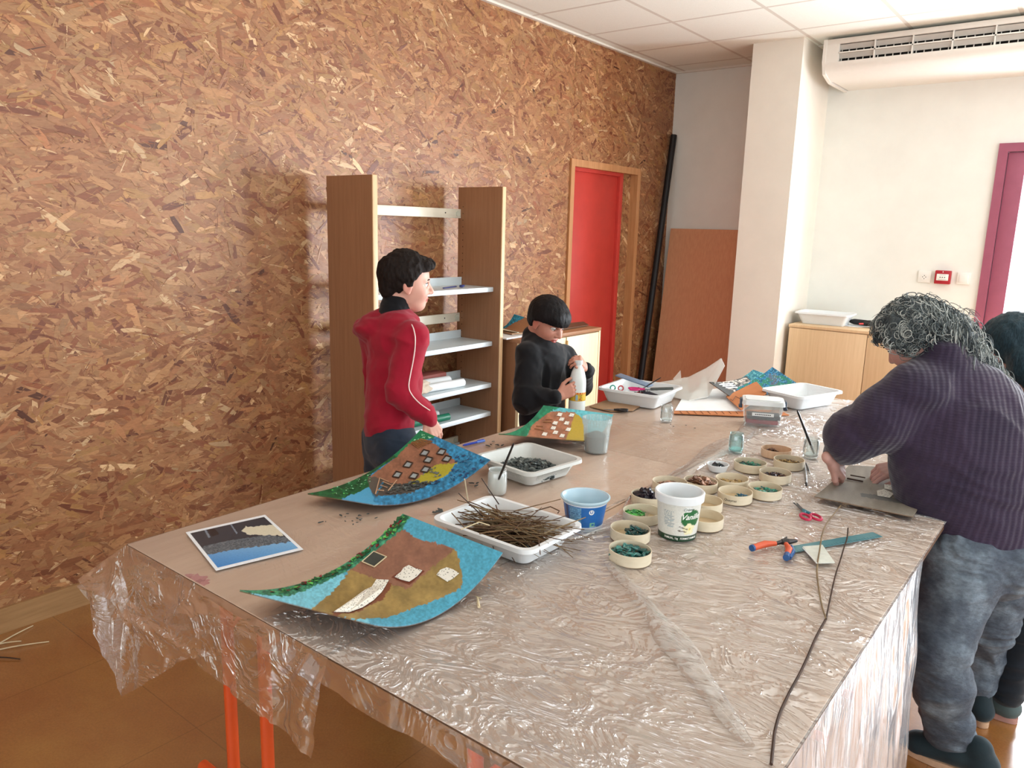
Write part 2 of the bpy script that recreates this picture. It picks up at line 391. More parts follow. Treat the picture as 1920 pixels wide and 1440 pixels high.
# glazed mauve door in the end wall
d2 = bpy.data.objects.new('door_2', None); COL.objects.link(d2); d2.location = (GX0, YW, 0); d2['kind'] = 'structure'
b = MB(); fy0, fy1 = YW-.02, YW+.07
b.box2((GX0, fy0, 0), (GX0+.055, fy1, GZ)); b.box2((GX1-.055, fy0, 0), (GX1, fy1, GZ)); b.box2((GX0+.055, fy0, GZ-.055), (GX1-.055, fy1, GZ)); b.build('door_frame', M_MAUVE, d2, smooth=False)
GL = (GX0+GX1)/2
for x0, x1 in ((GX0+.058, GL-.003), (GL+.003, GX1-.058)):
    b = MB(); z1 = GZ-.058; st = .105
    b.box2((x0, YW, .01), (x0+st, YW+.05, z1), .004); b.box2((x1-st, YW, .01), (x1, YW+.05, z1), .004); b.box2((x0+st, YW, .01), (x1-st, YW+.05, .2), .004); b.box2((x0+st, YW, z1-st), (x1-st, YW+.05, z1), .004)
    lf = b.build('door_leaf', M_MAUVE, d2)
    b = MB(); b.box2((x0+st, YW+.02, .2), (x1-st, YW+.026, z1-st)); b.build('pane', mat_clear('window_glass', haze=.0, gloss=.02, fres=.3), lf, smooth=False)
# open gap in the suspended ceiling beside the pillar
b = MB(); b.box2((1.275, 5.80, HC-.012), (1.43, 5.83, HC-.002)); b.box2((1.275, 6.08, HC-.012), (1.43, 6.11, HC-.002)); b.box2((1.275, 5.83, HC-.012), (1.30, 6.08, HC-.002))
b.mi = 1; b.box2((1.30, 5.83, HC-.008), (1.43, 6.08, HC-.001))
tag(b.build('ceiling_vent', [mat('white_edge_rail', (230, 224, 212)), mat('dark_void', (30, 28, 26), .9)], smooth=False), 'small dark slotted ceiling vent between the white pillar and the air conditioner', 'vent')

# ================================================================== air conditioner
M_ACW = mat('ac_white_plastic', (236, 232, 224), .4, .01)
AX0, AX1, AY0, AY1 = 1.375, 3.6, 5.60, YW
ac = thing('air_conditioner', 'long white air conditioner with two rows of louvres hung under the ceiling', 'air conditioner', (AX0, AY0, 2.60))
prof = [(AY0+.02, HC-.004), (AY0, HC-.03), (AY0, HC-.16), (AY0+.03, HC-.225), (AY0+.16, HC-.262), (AY1, HC-.262), (AY1, HC-.004)]
b = MB(); MX = Matrix(((0, 0, 1, 0), (1, 0, 0, 0), (0, 1, 0, 0), (0, 0, 0, 1)))
# body with an open front bay for the grille
hz0, hz1, gx0 = HC-.165, HC-.055, AX0+.10
b.prism([(AY0+.07, HC-.004), (AY0+.07, HC-.2), (AY0+.16, HC-.262), (AY1, HC-.262), (AY1, HC-.004)], AX0+.03, AX1-.03, MX)
b.box2((AX0+.02, AY0, hz1), (AX1-.02, AY0+.08, HC-.02), .004)
b.prism([(AY0, hz0), (AY0+.004, HC-.19), (AY0+.035, HC-.228), (AY0+.16, HC-.264), (AY0+.16, hz0)], AX0+.02, AX1-.02, MX)
b.box2((AX0+.02, AY0, hz0-.002), (gx0, AY0+.08, hz1+.002)); b.box2((AX1-.10, AY0, hz0-.002), (AX1-.02, AY0+.08, hz1+.002))
b.build('casing', M_ACW, ac)
for x0, x1 in ((AX0, AX0+.022), (AX1-.022, AX1)):
    b = MB(); b.prism([(AY0-.004, HC-.02), (AY0-.006, HC-.16), (AY0+.03, HC-.235), (AY0+.17, HC-.272), (AY1, HC-.272), (AY1, HC-.015)], x0, x1, MX); b.build('end_cap', M_ACW, ac)
b = MB(); b.box2((gx0, AY0+.055, hz0), (AX1-.1, AY0+.068, hz1)); b.build('grille_backing', mat('dark_void', (30, 28, 26)), ac, smooth=False)
n = 9; L = (AX1-.1-gx0)/n
for r_ in range(2):
    z = hz1-.012-r_*.055
    for i in range(n):
        b = MB(); x0 = gx0+L*i+.005; MM = Matrix.Rotation(math.radians(-62), 3, 'X')
        b.box((x0+(L-.01)/2, AY0+.016, z-.008), (L-.01, .034, .003), MM); b.build('louvre', mat('louvre_grey', (196, 190, 182), .5, .02), ac, smooth=False)
b = MB()
for i in range(n+1):
    b.box2((gx0+L*i-.004, AY0+.001, hz0), (gx0+L*i+.004, AY0+.03, hz1))
b.box2((gx0, AY0+.001, (hz0+hz1)/2-.004), (AX1-.1, AY0+.012, (hz0+hz1)/2+.004))
for i in range(44):
    x = gx0+.01+i*(AX1-.12-gx0)/44; b.box2((x, AY0+.035, hz0), (x+.005, AY0+.045, hz1))
b.build('grille', M_ACW, ac, smooth=False)

# ================================================================== wall fittings
M_FIT = mat('white_fitting', (240, 238, 232), .35, .01)
def fit(name, label, cat, x0, x1, z0, z1, dpt=.012, m=M_FIT):
    t = thing(name, label, cat, ((x0+x1)/2, YW, z0)); b = MB(); b.box2((x0, YW-dpt, z0), (x1, YW, z1), .003); b.build('plate', m, t); return t
t = fit('wall_socket', 'white wall socket left of the red fire alarm button', 'socket', 2.025, 2.108, 1.26, 1.343)
b = MB(); b.tube([(2.066, YW-.0125, 1.30), (2.066, YW-.017, 1.30)], .022, 20); b.build('socket_face', M_FIT, t)
b = MB()
for dx, dz in ((-.01, 0), (.01, 0), (0, .01), (0, -.012)): b.tube([(2.066+dx, YW-.0172, 1.30+dz), (2.066+dx, YW-.018, 1.30+dz)], .003, 8)
b.build('pin_hole', mat('dark_void', (30, 28, 26)), t)
t = thing('fire_alarm_button', 'red square fire alarm call point on the white wall', 'fire alarm', (2.185, YW, 1.26))
b = MB(); b.box2((2.135, YW-.04, 1.258), (2.235, YW, 1.352), .006); b.build('housing', mat('alarm_red', (168, 36, 48), .4, .03), t)
b = MB(); b.box2((2.148, YW-.043, 1.283), (2.222, YW-.04, 1.328), .001); b.build('press_plate', M_FIT, t)
b = MB()
for dx in (-.014, 0, .014): b.blob((2.185+dx, YW-.0435, 1.305), (.0045, .001, .004), sub=1)
b.box2((2.165, YW-.0435, 1.32), (2.205, YW-.0432, 1.3215)); b.box2((2.158, YW-.0435, 1.289), (2.212, YW-.0432, 1.2903))
b.build('mark', mat('black_mark', (30, 28, 30)), t)
b = MB(); b.box2((2.183, YW-.041, 1.338), (2.187, YW-.0402, 1.347)); b.build('indicator', M_FIT, t)
t = fit('wall_switch', 'plain white switch plate right of the red fire alarm button', 'switch', 2.27, 2.353, 1.262, 1.345)
b = MB(); b.box2((2.285, YW-.016, 1.275), (2.338, YW-.012, 1.326), .002); b.build('rocker', M_FIT, t)

# ================================================================== bookshelf
M_SHP = mat_wood('beech_laminate', (148, 104, 72), (164, 118, 84), .5, (1, 1, .05), 70)
M_EDGE = mat_wood('beech_edge', (206, 168, 124), (222, 186, 142), .45, (1, 1, .05), 70)
M_MET = mat('pale_grey_metal', (212, 222, 226), .35, .01, spec=.5)
SX0, SX1, SY0, SY1, SZ = .075, .405, 2.445, 3.425, 1.791
bs = thing('bookshelf', 'tall open bookshelf with beech side panels and white metal shelves', 'bookshelf', ((SX0+SX1)/2, (SY0+SY1)/2, 0))
for y0 in (SY0, SY1-.028):
    b = MB(); b.box2((SX0, y0, 0), (SX1-.004, y0+.028, SZ)); sp_ = b.build('side_panel', M_SHP, bs, smooth=False)
    b = MB(); b.box2((SX1-.004, y0-.001, 0), (SX1+.004, y0+.029, SZ), .003); b.build('edge_strip', M_EDGE, sp_)
pg_ = None
for i in range(42):
    if pg_ is None:
        b = MB(); b.box2((SX0+.035, SY1-.0285, .12), (SX0+.040, SY1-.0278, .125)); pg_ = b.build('peg_hole', mat('dark_void', (30, 28, 26)), bs, smooth=False)
    else:
        o = pg_.copy(); COL.objects.link(o); o.location.z += i*.038
for z in (1.615, 1.012, .25):
    b = MB(); b.box2((SX0+.005, SY0+.028, z), (SX0+.021, SY1-.028, z+.052), .002); br = b.build('cross_rail', mat('ivory_rail', (226, 218, 198), .4, .01), bs)
    b = MB(); b.tube([(SX0+.021, SY1-.055, z+.026), (SX0+.025, SY1-.055, z+.026)], .017, 20); b.build('cap', mat('rail_cap', (206, 208, 190), .4), br)
    b = MB(); b.tube([(SX0+.0212, SY1-.16, z+.028), (SX0+.0225, SY1-.16, z+.028)], .004, 10); b.build('screw', mat('black_mark', (30, 28, 30)), br)
SHZ = (1.232, .918, .672, .500, .22)
for z in SHZ:
    b = MB(); b.box2((SX0+.03, SY0+.03, z-.004), (SX1-.075+.02, SY1-.03, z)); b.box2((SX1-.06, SY0+.03, z-.026), (SX1-.05, SY1-.03, z+.0005), .002); b.box2((SX0+.03, SY0+.03, z), (SX0+.034, SY1-.03, z+.045))
    b.build('shelf', M_MET, bs)
SF = SX1-.06
# things on the shelves
b = MB(); p = Vector((.27, 3.12, 1.238)); b.box(p, (.012, .16, .006), Rz(.3), .002); b.box(p+Vector((-.0, .1, .003)), (.02, .05, .012), Rz(.5), .003)
tag(b.build('marker_pen', mat('navy_plastic', (50, 60, 120), .4)), 'dark marker pen lying on the topmost shelf behind the boy', 'pen')
def roll(name, label, a, c, r, m, group=None, core=True):
    b = MB(); a, c = Vector(a), Vector(c); d = (c-a)
    pts = [a+d*k/6+Vector((0, 0, .001*math.sin(k*2.1))) for k in range(7)]
    b.tube(pts, [r*(1+.04*math.sin(k*1.7)) for k in range(7)], 18, caps=False)
    for e, o_ in ((a, .012), (c, -.012)):
        dd = d.normalized(); ins = e+dd*o_
        b.tube([e, ins], [r, r*.6], 18, caps=True)
    return tag(b.build(name, m), label, 'roll', group)
M_PAP = mat('white_paper', (238, 240, 240), .7, .02)
z3, z4 = SHZ[2], SHZ[3]
roll('paper_roll', 'fat white paper roll at the back of the third shelf', (.20, 2.72, z3+.03), (.23, 3.16, z3+.03), .028, M_PAP)
roll('paper_roll', 'fat white paper roll at the front of the third shelf', (.27, 2.75, z3+.025), (.305, 3.20, z3+.024), .023, M_PAP)
roll('paper_roll', 'slim patterned paper roll behind the green one', (.19, 2.76, z4+.02), (.22, 3.08, z4+.02), .018, mat('greyish_paper', (206, 206, 204), .7, .15, 60))
roll('paper_roll', 'flattened white paper roll next to the green roll', (.235, 2.72, z4+.022), (.27, 3.02, z4+.022), .02, M_PAP)
roll('paper_roll', 'dark green roll on the lowest visible shelf', (.275, 2.70, z4+.022), (.315, 3.07, z4+.02), .02, mat('green_foil', (20, 112, 84), .3, .05))
b = MB(); b.box2((.10, 2.84, z3+.001), (.20, 3.18, z3+.075), .012); t = b.build('cardboard_box', mat('dull_red_card', (140, 72, 62), .7, .05)); tag(t, 'dull red cardboard box at the back of the third shelf', 'box')
# crumpled kraft paper bag and a roll of tape hung by the bag
def crumple(name, c, size, m, seed, sub=4, amp=.3):
    bm = bmesh.new(); bmesh.ops.create_icosphere(bm, subdivisions=sub, radius=1)
    for v in bm.verts:
        p = v.co.copy(); n_ = noise.cell_vector(p*2.2+Vector((seed,)*3)); f = 1+amp*(noise.noise(p*1.7+Vector((seed,)*3)))+amp*.35*noise.noise(p*5+Vector((seed,)*3)) + .05*(n_.x-.5)
        v.co = Vector((p.x*size[0]*f, p.y*size[1]*f, max(p.z*f, -.92)*size[2]))+Vector(c)
    me = bpy.data.meshes.new(name); bm.to_mesh(me); bm.free(); return finish(name, me, m, None, True, math.radians(25))
tag(crumple('paper_bag', (.31, 2.80, z3+.047), (.045, .13, .042), mat('kraft_pale', (206, 190, 170), .75, .05), 3.3), 'crumpled pale kraft paper bag at the edge of the third shelf', 'bag')
b = MB(); c = Vector((.30, 2.80, z3+.155)); pts = []
for k in range(40):
    a = 2*PI*k/40; pts.append(c+Vector((math.sin(a*2)*.01, math.cos(a)*.045, math.sin(a)*.058)))
b.tube(pts, [.011+.004*math.sin(k*.9) for k in range(40)], 8, closed=True)
tag(b.build('paper_loop', mat('greyish_paper', (206, 206, 204))), 'round loop of twisted greyish paper standing on the third shelf beside the boy', 'paper')

# ================================================================== cabinet by the strand board wall
def cabinet(name, label, x0, x1, y0, y1, h, face, mtop, mside, mdoor, split):
    t = thing(name, label, 'cabinet', ((x0+x1)/2, (y0+y1)/2, 0)); b = MB()
    if face == 'x':
        b.box2((x0, y0, .06), (x1-.02, y1, h-.022)); b.box2((x0+.02, y0+.02, 0), (x1-.06, y1-.02, .06)); b.build('body', mside, t, smooth=False)
        b = MB(); b.box2((x0, y0-.003, h-.022), (x1+.003, y1+.003, h), .003); b.build('top', mtop, t)
        for a, c in ((y0, y0+.018), (y1-.018, y1)):
            b = MB(); b.box2((x1-.02, a, .06), (x1, c, h-.022)); b.build('frame_edge', mdoor, t, smooth=False)
        for a, c in ((y0+.02, split-.006), (split+.006, y1-.02)):
            b = MB(); b.box2((x1-.02, a, .07), (x1-.002, c, h-.03), .002); b.build('door', mdoor, t)
        b = MB(); b.box2((x1-.018, split-.005, .07), (x1+.012, split+.005, h-.05), .002); b.build('handle_strip', mat_wood('pull_strip', (190, 150, 90), (206, 166, 104)), t)
    else:
        b.box2((x0, y0+.02, .06), (x1, y1, h-.022)); b.box2((x0+.02, y0+.06, 0), (x1-.02, y1-.02, .06)); b.build('body', mside, t, smooth=False)
        b = MB(); b.box2((x0-.003, y0-.003, h-.022), (x1+.003, y1, h), .003); b.build('top', mtop, t)
        for a, c in ((x0+.003, split-.002), (split+.002, x1-.003)):
            b = MB(); b.box2((a, y0, .07), (c, y0+.018, h-.026), .002); b.build('door', mdoor, t)
    return t
M_DOORP = mat_wood('pale_maple', (238, 214, 170), (246, 226, 188), .45, (1, 1, .05), 60)
CX1 = .5; CY0, CY1, CH = 3.47, 4.35, .935
cabinet('cabinet', 'pale maple two-door cabinet between the bookshelf and the red door', .04, CX1, CY0, CY1, CH, 'x', mat_wood('brown_top', (150, 104, 70), (168, 120, 84), .5, (1, .06, 1)), M_SHP, M_DOORP, 3.95)
EH = .928
cabinet('cabinet', 'honey wood cabinet against the white end wall behind the woman', 1.30, 2.36, 5.68, YW-.017, EH, 'y', mat_wood('honey_wood', (218, 186, 144), (230, 200, 160), .45, (1, 1, .05), 60), mat_wood('honey_wood', (0, 0, 0), (0, 0, 0)), mat_wood('honey_wood', (0, 0, 0), (0, 0, 0)), 1.845)

# leaning board and black pole
bl = Matrix(((1, 0, 0), (0, 1, 0), (0, 0, 1)))
def board_between(a, c, wv, th):
    a, c, wv = Vector(a), Vector(c), Vector(wv); up = (c-a); n_ = wv.cross(up).normalized()*th; b = MB()
    v = [b.bm.verts.new(q) for q in (a, a+wv, a+wv+up, a+up, a+n_, a+wv+n_, a+wv+up+n_, a+up+n_)]
    for f in ((0, 1, 2, 3), (7, 6, 5, 4), (0, 4, 5, 1), (1, 5, 6, 2), (2, 6, 7, 3), (3, 7, 4, 0)): b._f([v[i] for i in f])
    return b
b = board_between((.10, 5.86, 0.003), (.06, YW-.03, 1.60), (.72, .0, 0), -.018)
tag(b.build('wooden_board', mat_wood('reddish_ply', (212, 150, 112), (224, 166, 126), .55, (1, 1, .1), 90), smooth=False), 'large reddish brown wooden board leaning in the corner against the white wall', 'board')
b = MB(); b.tube([(.065, 5.70, .026), (.045, YW-.055, 2.37)], .027, 20)
tag(b.build('black_pole', mat('black_plastic', (24, 22, 24), .5, .05)), 'tall thin black pole leaning in the corner between strand board and white wall', 'pole')
# ================================================================== TABLES
random.seed(4)
T_ = .74; XL, XM, XRT = 1.25, 2.055, 2.86; Y0, Y1, Y2 = .85, 2.46, 4.07
M_TOP = mat_wood('worn_beech_top', (204, 172, 146), (224, 196, 170), .42, (1, .12, 1), 26)
M_TEDGE = mat_wood('dark_table_edge', (92, 66, 48), (120, 88, 64), .5, (1, 1, 1), 40)
M_ORANGE = mat('orange_enamel', (226, 88, 38), .3, .04, 10, spec=.5)
M_DK = mat('dark_grey_metal', (58, 58, 62), .4, .1, metal=.3)
def table(label, x0, x1, y0, y1, lx):
    t = thing('folding_table', label, 'table', ((x0+x1)/2, (y0+y1)/2, 0), 0, 'folding tables pushed together')
    b = MB(); b.box2((x0+.002, y0+.001, T_-.004), (x1-.002, y1-.001, T_), .0015); b.build('tabletop', M_TOP, t)
    b = MB(); b.box2((x0+.001, y0, T_-.026), (x1-.001, y1, T_-.004), .002); b.build('table_edge', M_TEDGE, t)
    b = MB(); b.box2((x0+.05, y0+.06, T_-.07), (x0+.075, y1-.06, T_-.026)); b.box2((x1-.075, y0+.06, T_-.07), (x1-.05, y1-.06, T_-.026)); b.build('apron', M_TEDGE, t, smooth=False)
    for (yy, s) in ((y0+.15, 1), (y1-.15, -1)):
        b = MB(); b.tube([(lx[0]-.1, yy, T_-.04), (lx[1]+.1, yy, T_-.04)], .013, 12); b.build('cross_bar', M_ORANGE, t)
        b = MB(); b.tube([(lx[0]-.17, yy, .016), (lx[1]+.17, yy, .016)], .016, 12); b.build('foot_bar', M_ORANGE, t)
        for k, x in enumerate(lx):
            b = MB(); b.tube([(x-.004, yy, .02), (x, yy, T_-.03)], .0165, 16); lg = b.build('leg', M_ORANGE, t)
            b = MB(); b.tube([(x, yy, .50), (x+.085, yy+s*.012, .60), (x+.15, yy+s*.05, T_-.03)], .006, 8); b.build('brace', M_ORANGE, lg)
    for xx in (x0+.12, x1-.26, x1-.08):
        b = MB(); b.box((xx, y0+.03, T_-.045), (.035, .02, .035), None, .004); b.box((xx+.012, y0+.022, T_-.05), (.014, .01, .022), None, .002); b.build('latch', M_DK, t)
    return t
table('folding table with orange legs at the near left corner of the group', XL, XM, Y0, Y1, (XL+.2, XL+.365))
table('folding table at the near right, under the round wooden boxes and the pliers', XM, XRT, Y0, Y1, (XM+.262, XM+.427))
table('folding table at the far left, in front of the boy in the black sweater', XL, XM, Y1, Y2, (XL+.2, XL+.365))
table('folding table at the far right, where the woman works', XM, XRT, Y1, Y2, (XM+.262, XM+.427))

# ================================================================== PLASTIC FILM
def film_bump(strength, seed, dist=.02, vert=False):
    def f(t):
        co = t.n.new('ShaderNodeNewGeometry').outputs['Position']
        a = t.noise(8, 3, t.mapping(co, (.75, 1.3, .22 if vert else 1), (0, 0, .35), (seed, 0, 0)), .55); a.inputs['Distortion'].default_value = 1.6
        c = t.noise(22, 2, t.mapping(co, (.7, 1.3, .3 if vert else 1), (0, 0, -.2), (0, seed, 0)), .6); c.inputs['Distortion'].default_value = 1.0
        ridge = t.math('ABSOLUTE', t.math('SUBTRACT', a.outputs[0], .5)); ridge = t.math('POWER', ridge, .7)
        mk = t.noise(1.9, 2, t.mapping(co, (1, 1, .6), (0, 0, 0), (seed*2, 0, 0))); mk = t.ramp(mk.outputs[0], [(.38, (.22,)*3), (.62, (1,)*3)])
        h = t.math('ADD', t.math('MULTIPLY', ridge, -1.2), t.math('MULTIPLY', c.outputs[0], .30)); h = t.math('MULTIPLY', h, mk.outputs[0])
        b = t.n.new('ShaderNodeBump'); b.inputs['Strength'].default_value = strength; b.inputs['Distance'].default_value = dist; t.link(h, b.inputs['Height']); return b.outputs[0]
    return f
M_FILM_A = mat_clear('clear_film_flat', (.97, .96, .95), .14, (.92, .89, .87), .08, .12, .5, film_bump(.4, 2.2, .02))
M_FILM_B = mat_clear('clear_film_wrinkled', (.97, .965, .96), .20, (.92, .91, .90), .17, .085, .7, film_bump(1.0, 7.1, .065))
M_FILM_C = mat_clear('clear_film_hanging', (.93, .95, .97), .36, (.84, .91, 1.0), .10, .18, .5, film_bump(.35, 5.5, .018, True))
M_FILM_D = mat_clear('clear_film_flap', (.95, .93, .92), .13, (.86, .82, .80), .10, .10, .6, film_bump(.55, 3.5, .022))
def wr(x, y, s, amp):
    a = (vnoise(x*11+s, y*26, 1)-.5)+.5*(vnoise(x*27, y*60+s, 2)-.5)
    return amp*a
def film_z(x, y, amp=.0016):
    return wr(x, y, 0, amp)
nx, ny = 110, 300
U = np.linspace(XL-.012, 2.06, nx)[:, None]*np.ones((1, ny)); V = np.linspace(Y0-.003, Y2+.02, ny)[None, :]*np.ones((nx, 1))
edge = .012*(vnoise(V*9, V*0, 5)-.5)
Zf = TZ-.0028+film_z(U, V, .0006)
U2 = U+np.where(U < XL, edge, 0)+np.where(U > 2.05, .02*(vnoise(V*5, V*0, 9)-.5), 0)
Zf = np.where(U2 < XL-.001, T_-.004-.03*vnoise(V*9, V*0, 3), Zf)
fa = grid_mesh('plastic_sheet', np.stack([U2, V, Zf], -1), M_FILM_A)
tag(fa, 'smooth clear plastic sheet over the left tables, its torn corner hanging over the front', 'plastic sheet')
# hanging front corner of that sheet
top = [(150, 1083, .80), (196, 1050, .83), (238, 1024, .848), (330, 1077, .846), (430, 1133, .846), (520, 1184, .846), (575, 1215, .846), (614, 1237, .846)]
bot = [(160, 1096, .80), (196, 1210, .78), (228, 1308, .80), (300, 1266, .81), (357, 1229, .83), (440, 1292, .83), (520, 1352, .83), (603, 1413, .83)]
def pl(px, py, y): o, d = ray(px, py); return np.array(o + (y-o[1])/d[1]*d)
tp = np.array([pl(*q) for q in top]); bp = np.array([pl(*q) for q in bot]); tp[2, 2] = tp[2:, 2].max(); tp[2:, 2] = T_-.001; tp[2:, 1] = Y0-.003
n = 90; s = np.linspace(0, len(top)-1, n); i0 = np.minimum(s.astype(int), len(top)-2); f = (s-i0)[:, None]
TP = tp[i0]*(1-f)+tp[i0+1]*f; BP = bp[i0]*(1-f)+bp[i0+1]*f
tt = np.linspace(0, 1, 50)[None, :, None]; G = TP[:, None]*(1-tt)+BP[:, None]*tt
ss = np.linspace(0, 9, n)[:, None]; tv = np.linspace(0, 1, 50)[None, :]
env = np.minimum(1, tv*4)
G[..., 1] -= env*.010+env*.022*(vnoise(ss*2.1+0*tv, tv*2.0+0*ss, 4)-.5)+env*.010*(vnoise(ss*6+tv*3, tv*7+0*ss, 6)-.5)
G[..., 2] += env*.006*(vnoise(ss*5, tv*3+0*ss, 8)-.5)
fl = grid_mesh('hanging_flap', G, M_FILM_D, fa)
# creased pocket of the flap corner: a second layer folded back
tri = [(160, 1092, .79), (196, 1070, .80), (240, 1045, .82), (258, 1120, .81), (300, 1150, .80), (360, 1185, .80), (410, 1222, .81)]
tb = [(162, 1096, .79), (190, 1108, .79), (226, 1118, .79), (240, 1150, .79), (262, 1180, .79), (330, 1230, .80), (357, 1231, .80)]
A_ = np.array([pl(*q) for q in tri]); B_ = np.array([pl(*q) for q in tb])
s = np.linspace(0, len(tri)-1, 40); i0 = np.minimum(s.astype(int), len(tri)-2); f = (s-i0)[:, None]; A2 = A_[i0]*(1-f)+A_[i0+1]*f; B2 = B_[i0]*(1-f)+B_[i0+1]*f
tt = np.linspace(0, 1, 24)[None, :, None]; G = A2[:, None]*(1-tt)+B2[:, None]*tt; G[..., 1] -= .02+.012*(vnoise(np.linspace(0, 9, 40)[:, None]+0*tt[..., 0], 5*tt[..., 0]+np.zeros((40, 1)), 3)-.5)
grid_mesh('folded_layer', G, M_FILM_D, fa)

# second, wrinkled sheet on the right with a long drape over the side
nx, ny = 190, 330
u = np.linspace(0, 1, nx)[:, None]*np.ones((1, ny)); v = np.linspace(0, 1, ny)[None, :]*np.ones((nx, 1))
yv = Y0-.004+v*(Y2+.03-Y0)
left = 1.855+.25*np.clip((yv-Y0)/.9, 0, 1)+.03*(vnoise(yv*4, yv*0, 12)-.5)
left = np.where(yv > 1.75, np.minimum(left, 2.105-.05*(yv-1.75)), left)
xv = left+u*(XRT+.004-left)
z = TZ-.0012+wr(xv, yv, 3, .0032)+.0005
def ridge(x, y, a, c, w_, h):
    ax, ay = a; bx, by = c; dx, dy = bx-ax, by-ay; L = math.hypot(dx, dy); t = np.clip(((x-ax)*dx+(y-ay)*dy)/L/L, 0, 1)
    d = np.hypot(x-ax-t*dx, y-ay-t*dy); return h*np.exp(-(d/w_)**2)*np.sin(np.pi*np.clip(t*.98+.01, 0, 1))**.4
z += ridge(xv, yv, (2.25, 1.58), (2.80, 1.13), .012, .007)+ridge(xv, yv, (2.24, 1.62), (2.72, 1.12), .03, .003)
z += ridge(xv, yv, (2.09, 1.75), (1.97, 3.6), .03, .010)*(.5+vnoise(xv*20, yv*14, 7))+ridge(xv, yv, (2.14, 1.8), (2.06, 3.4), .015, .006)
z += ridge(xv, yv, (2.02, 1.5), (2.09, 1.9), .02, .006)
z = np.where(yv < Y0, T_, z); z = np.maximum(z, T_+.0015); z = np.minimum(z, T_+.014)
fb = grid_mesh('plastic_sheet', np.stack([xv, yv, z], -1), M_FILM_B)
tag(fb, 'wrinkled shiny plastic sheet over the right tables with a long drape down the side', 'plastic sheet')
def fold_strip(pts, w_, hz, seed, amp):
    P = np.array(pts, float); n = 120; s = np.linspace(0, len(P)-1, n); c = np.stack([np.interp(s, range(len(P)), P[:, k]) for k in range(2)], -1)
    c[:, 0] += amp*(vnoise(s*2.3*7/len(P), s*0, seed)-.5); d = np.gradient(c, axis=0); d /= np.linalg.norm(d, axis=1, keepdims=True); nn = np.stack([-d[:, 1], d[:, 0]], -1)
    k = 16; v = np.linspace(-1, 1, k)[None, :, None]; ww = w_*(.6+.6*vnoise(s*1.7, s*0+3, seed))*np.sin(np.linspace(.12, PI-.12, n))**.5
    xy = c[:, None]+nn[:, None]*v*ww[:, None, None]; vv = v[..., 0]; sn = s[:, None]+0*vv
    z = TZ+.002+hz*(1-vv**2)**.5*(.55+.6*vnoise(sn*3, vv*2+0*sn, seed+1))+.003*(vnoise(sn*9, vv*5+0*sn, seed+2)-.3)
    return grid_mesh('fold', np.concatenate([xy, np.maximum(z, T_+.002)[..., None]], -1), M_FILM_F, fb)
M_FILM_F = mat_clear('clear_film_folded', (.97, .97, .97), .12, (.94, .94, .93), .16, .10, .6, film_bump(.5, 4.4, .02))
fold_strip([(2.26, 1.57), (2.42, 1.45), (2.60, 1.30), (2.80, 1.12)], .034, .006, 3, .01)
fold_strip([(2.06, 1.55), (2.12, 1.85), (2.08, 2.3), (2.03, 2.8), (1.99, 3.3), (1.97, 3.7)], .045, .011, 8, .05)
fold_strip([(2.12, 2.62), (2.4, 2.50), (2.62, 2.44)], .010, .004, 17, .02)
ny2, nz2 = 260, 120
yy = np.linspace(Y0-.02, 2.16, ny2)[:, None]*np.ones((1, nz2)); t2 = np.linspace(0, 1, nz2)[None, :]*np.ones((ny2, 1))
x = XRT+.004+.012*t2+.10*t2*(.35+.65*vnoise(yy*3.1+t2*.4, yy*0, 21)-.35)+.028*t2**.6*(vnoise(yy*11+t2*.8, t2*1.2, 22)-.5)+.010*(vnoise(yy*30+t2, t2*5, 23)-.5)*np.minimum(1, t2*8)
zz = T_+.001-(T_-.05)*t2+.02*t2*(vnoise(yy*4, yy*0, 24)-.5)
grid_mesh('side_drape', np.stack([x, yy, zz], -1), M_FILM_C, fb)
# short front overhang
xs = np.linspace(1.86, XRT, 160)[:, None]*np.ones((1, 14)); t3 = np.linspace(0, 1, 14)[None, :]*np.ones((160, 1))
grid_mesh('front_overhang', np.stack([xs, Y0-.006-.006*t3+.008*t3*(vnoise(xs*20, t3*2, 31)-.5), T_-.0005-(.05+.02*vnoise(xs*6, xs*0, 32))*t3], -1), M_FILM_D, fb)

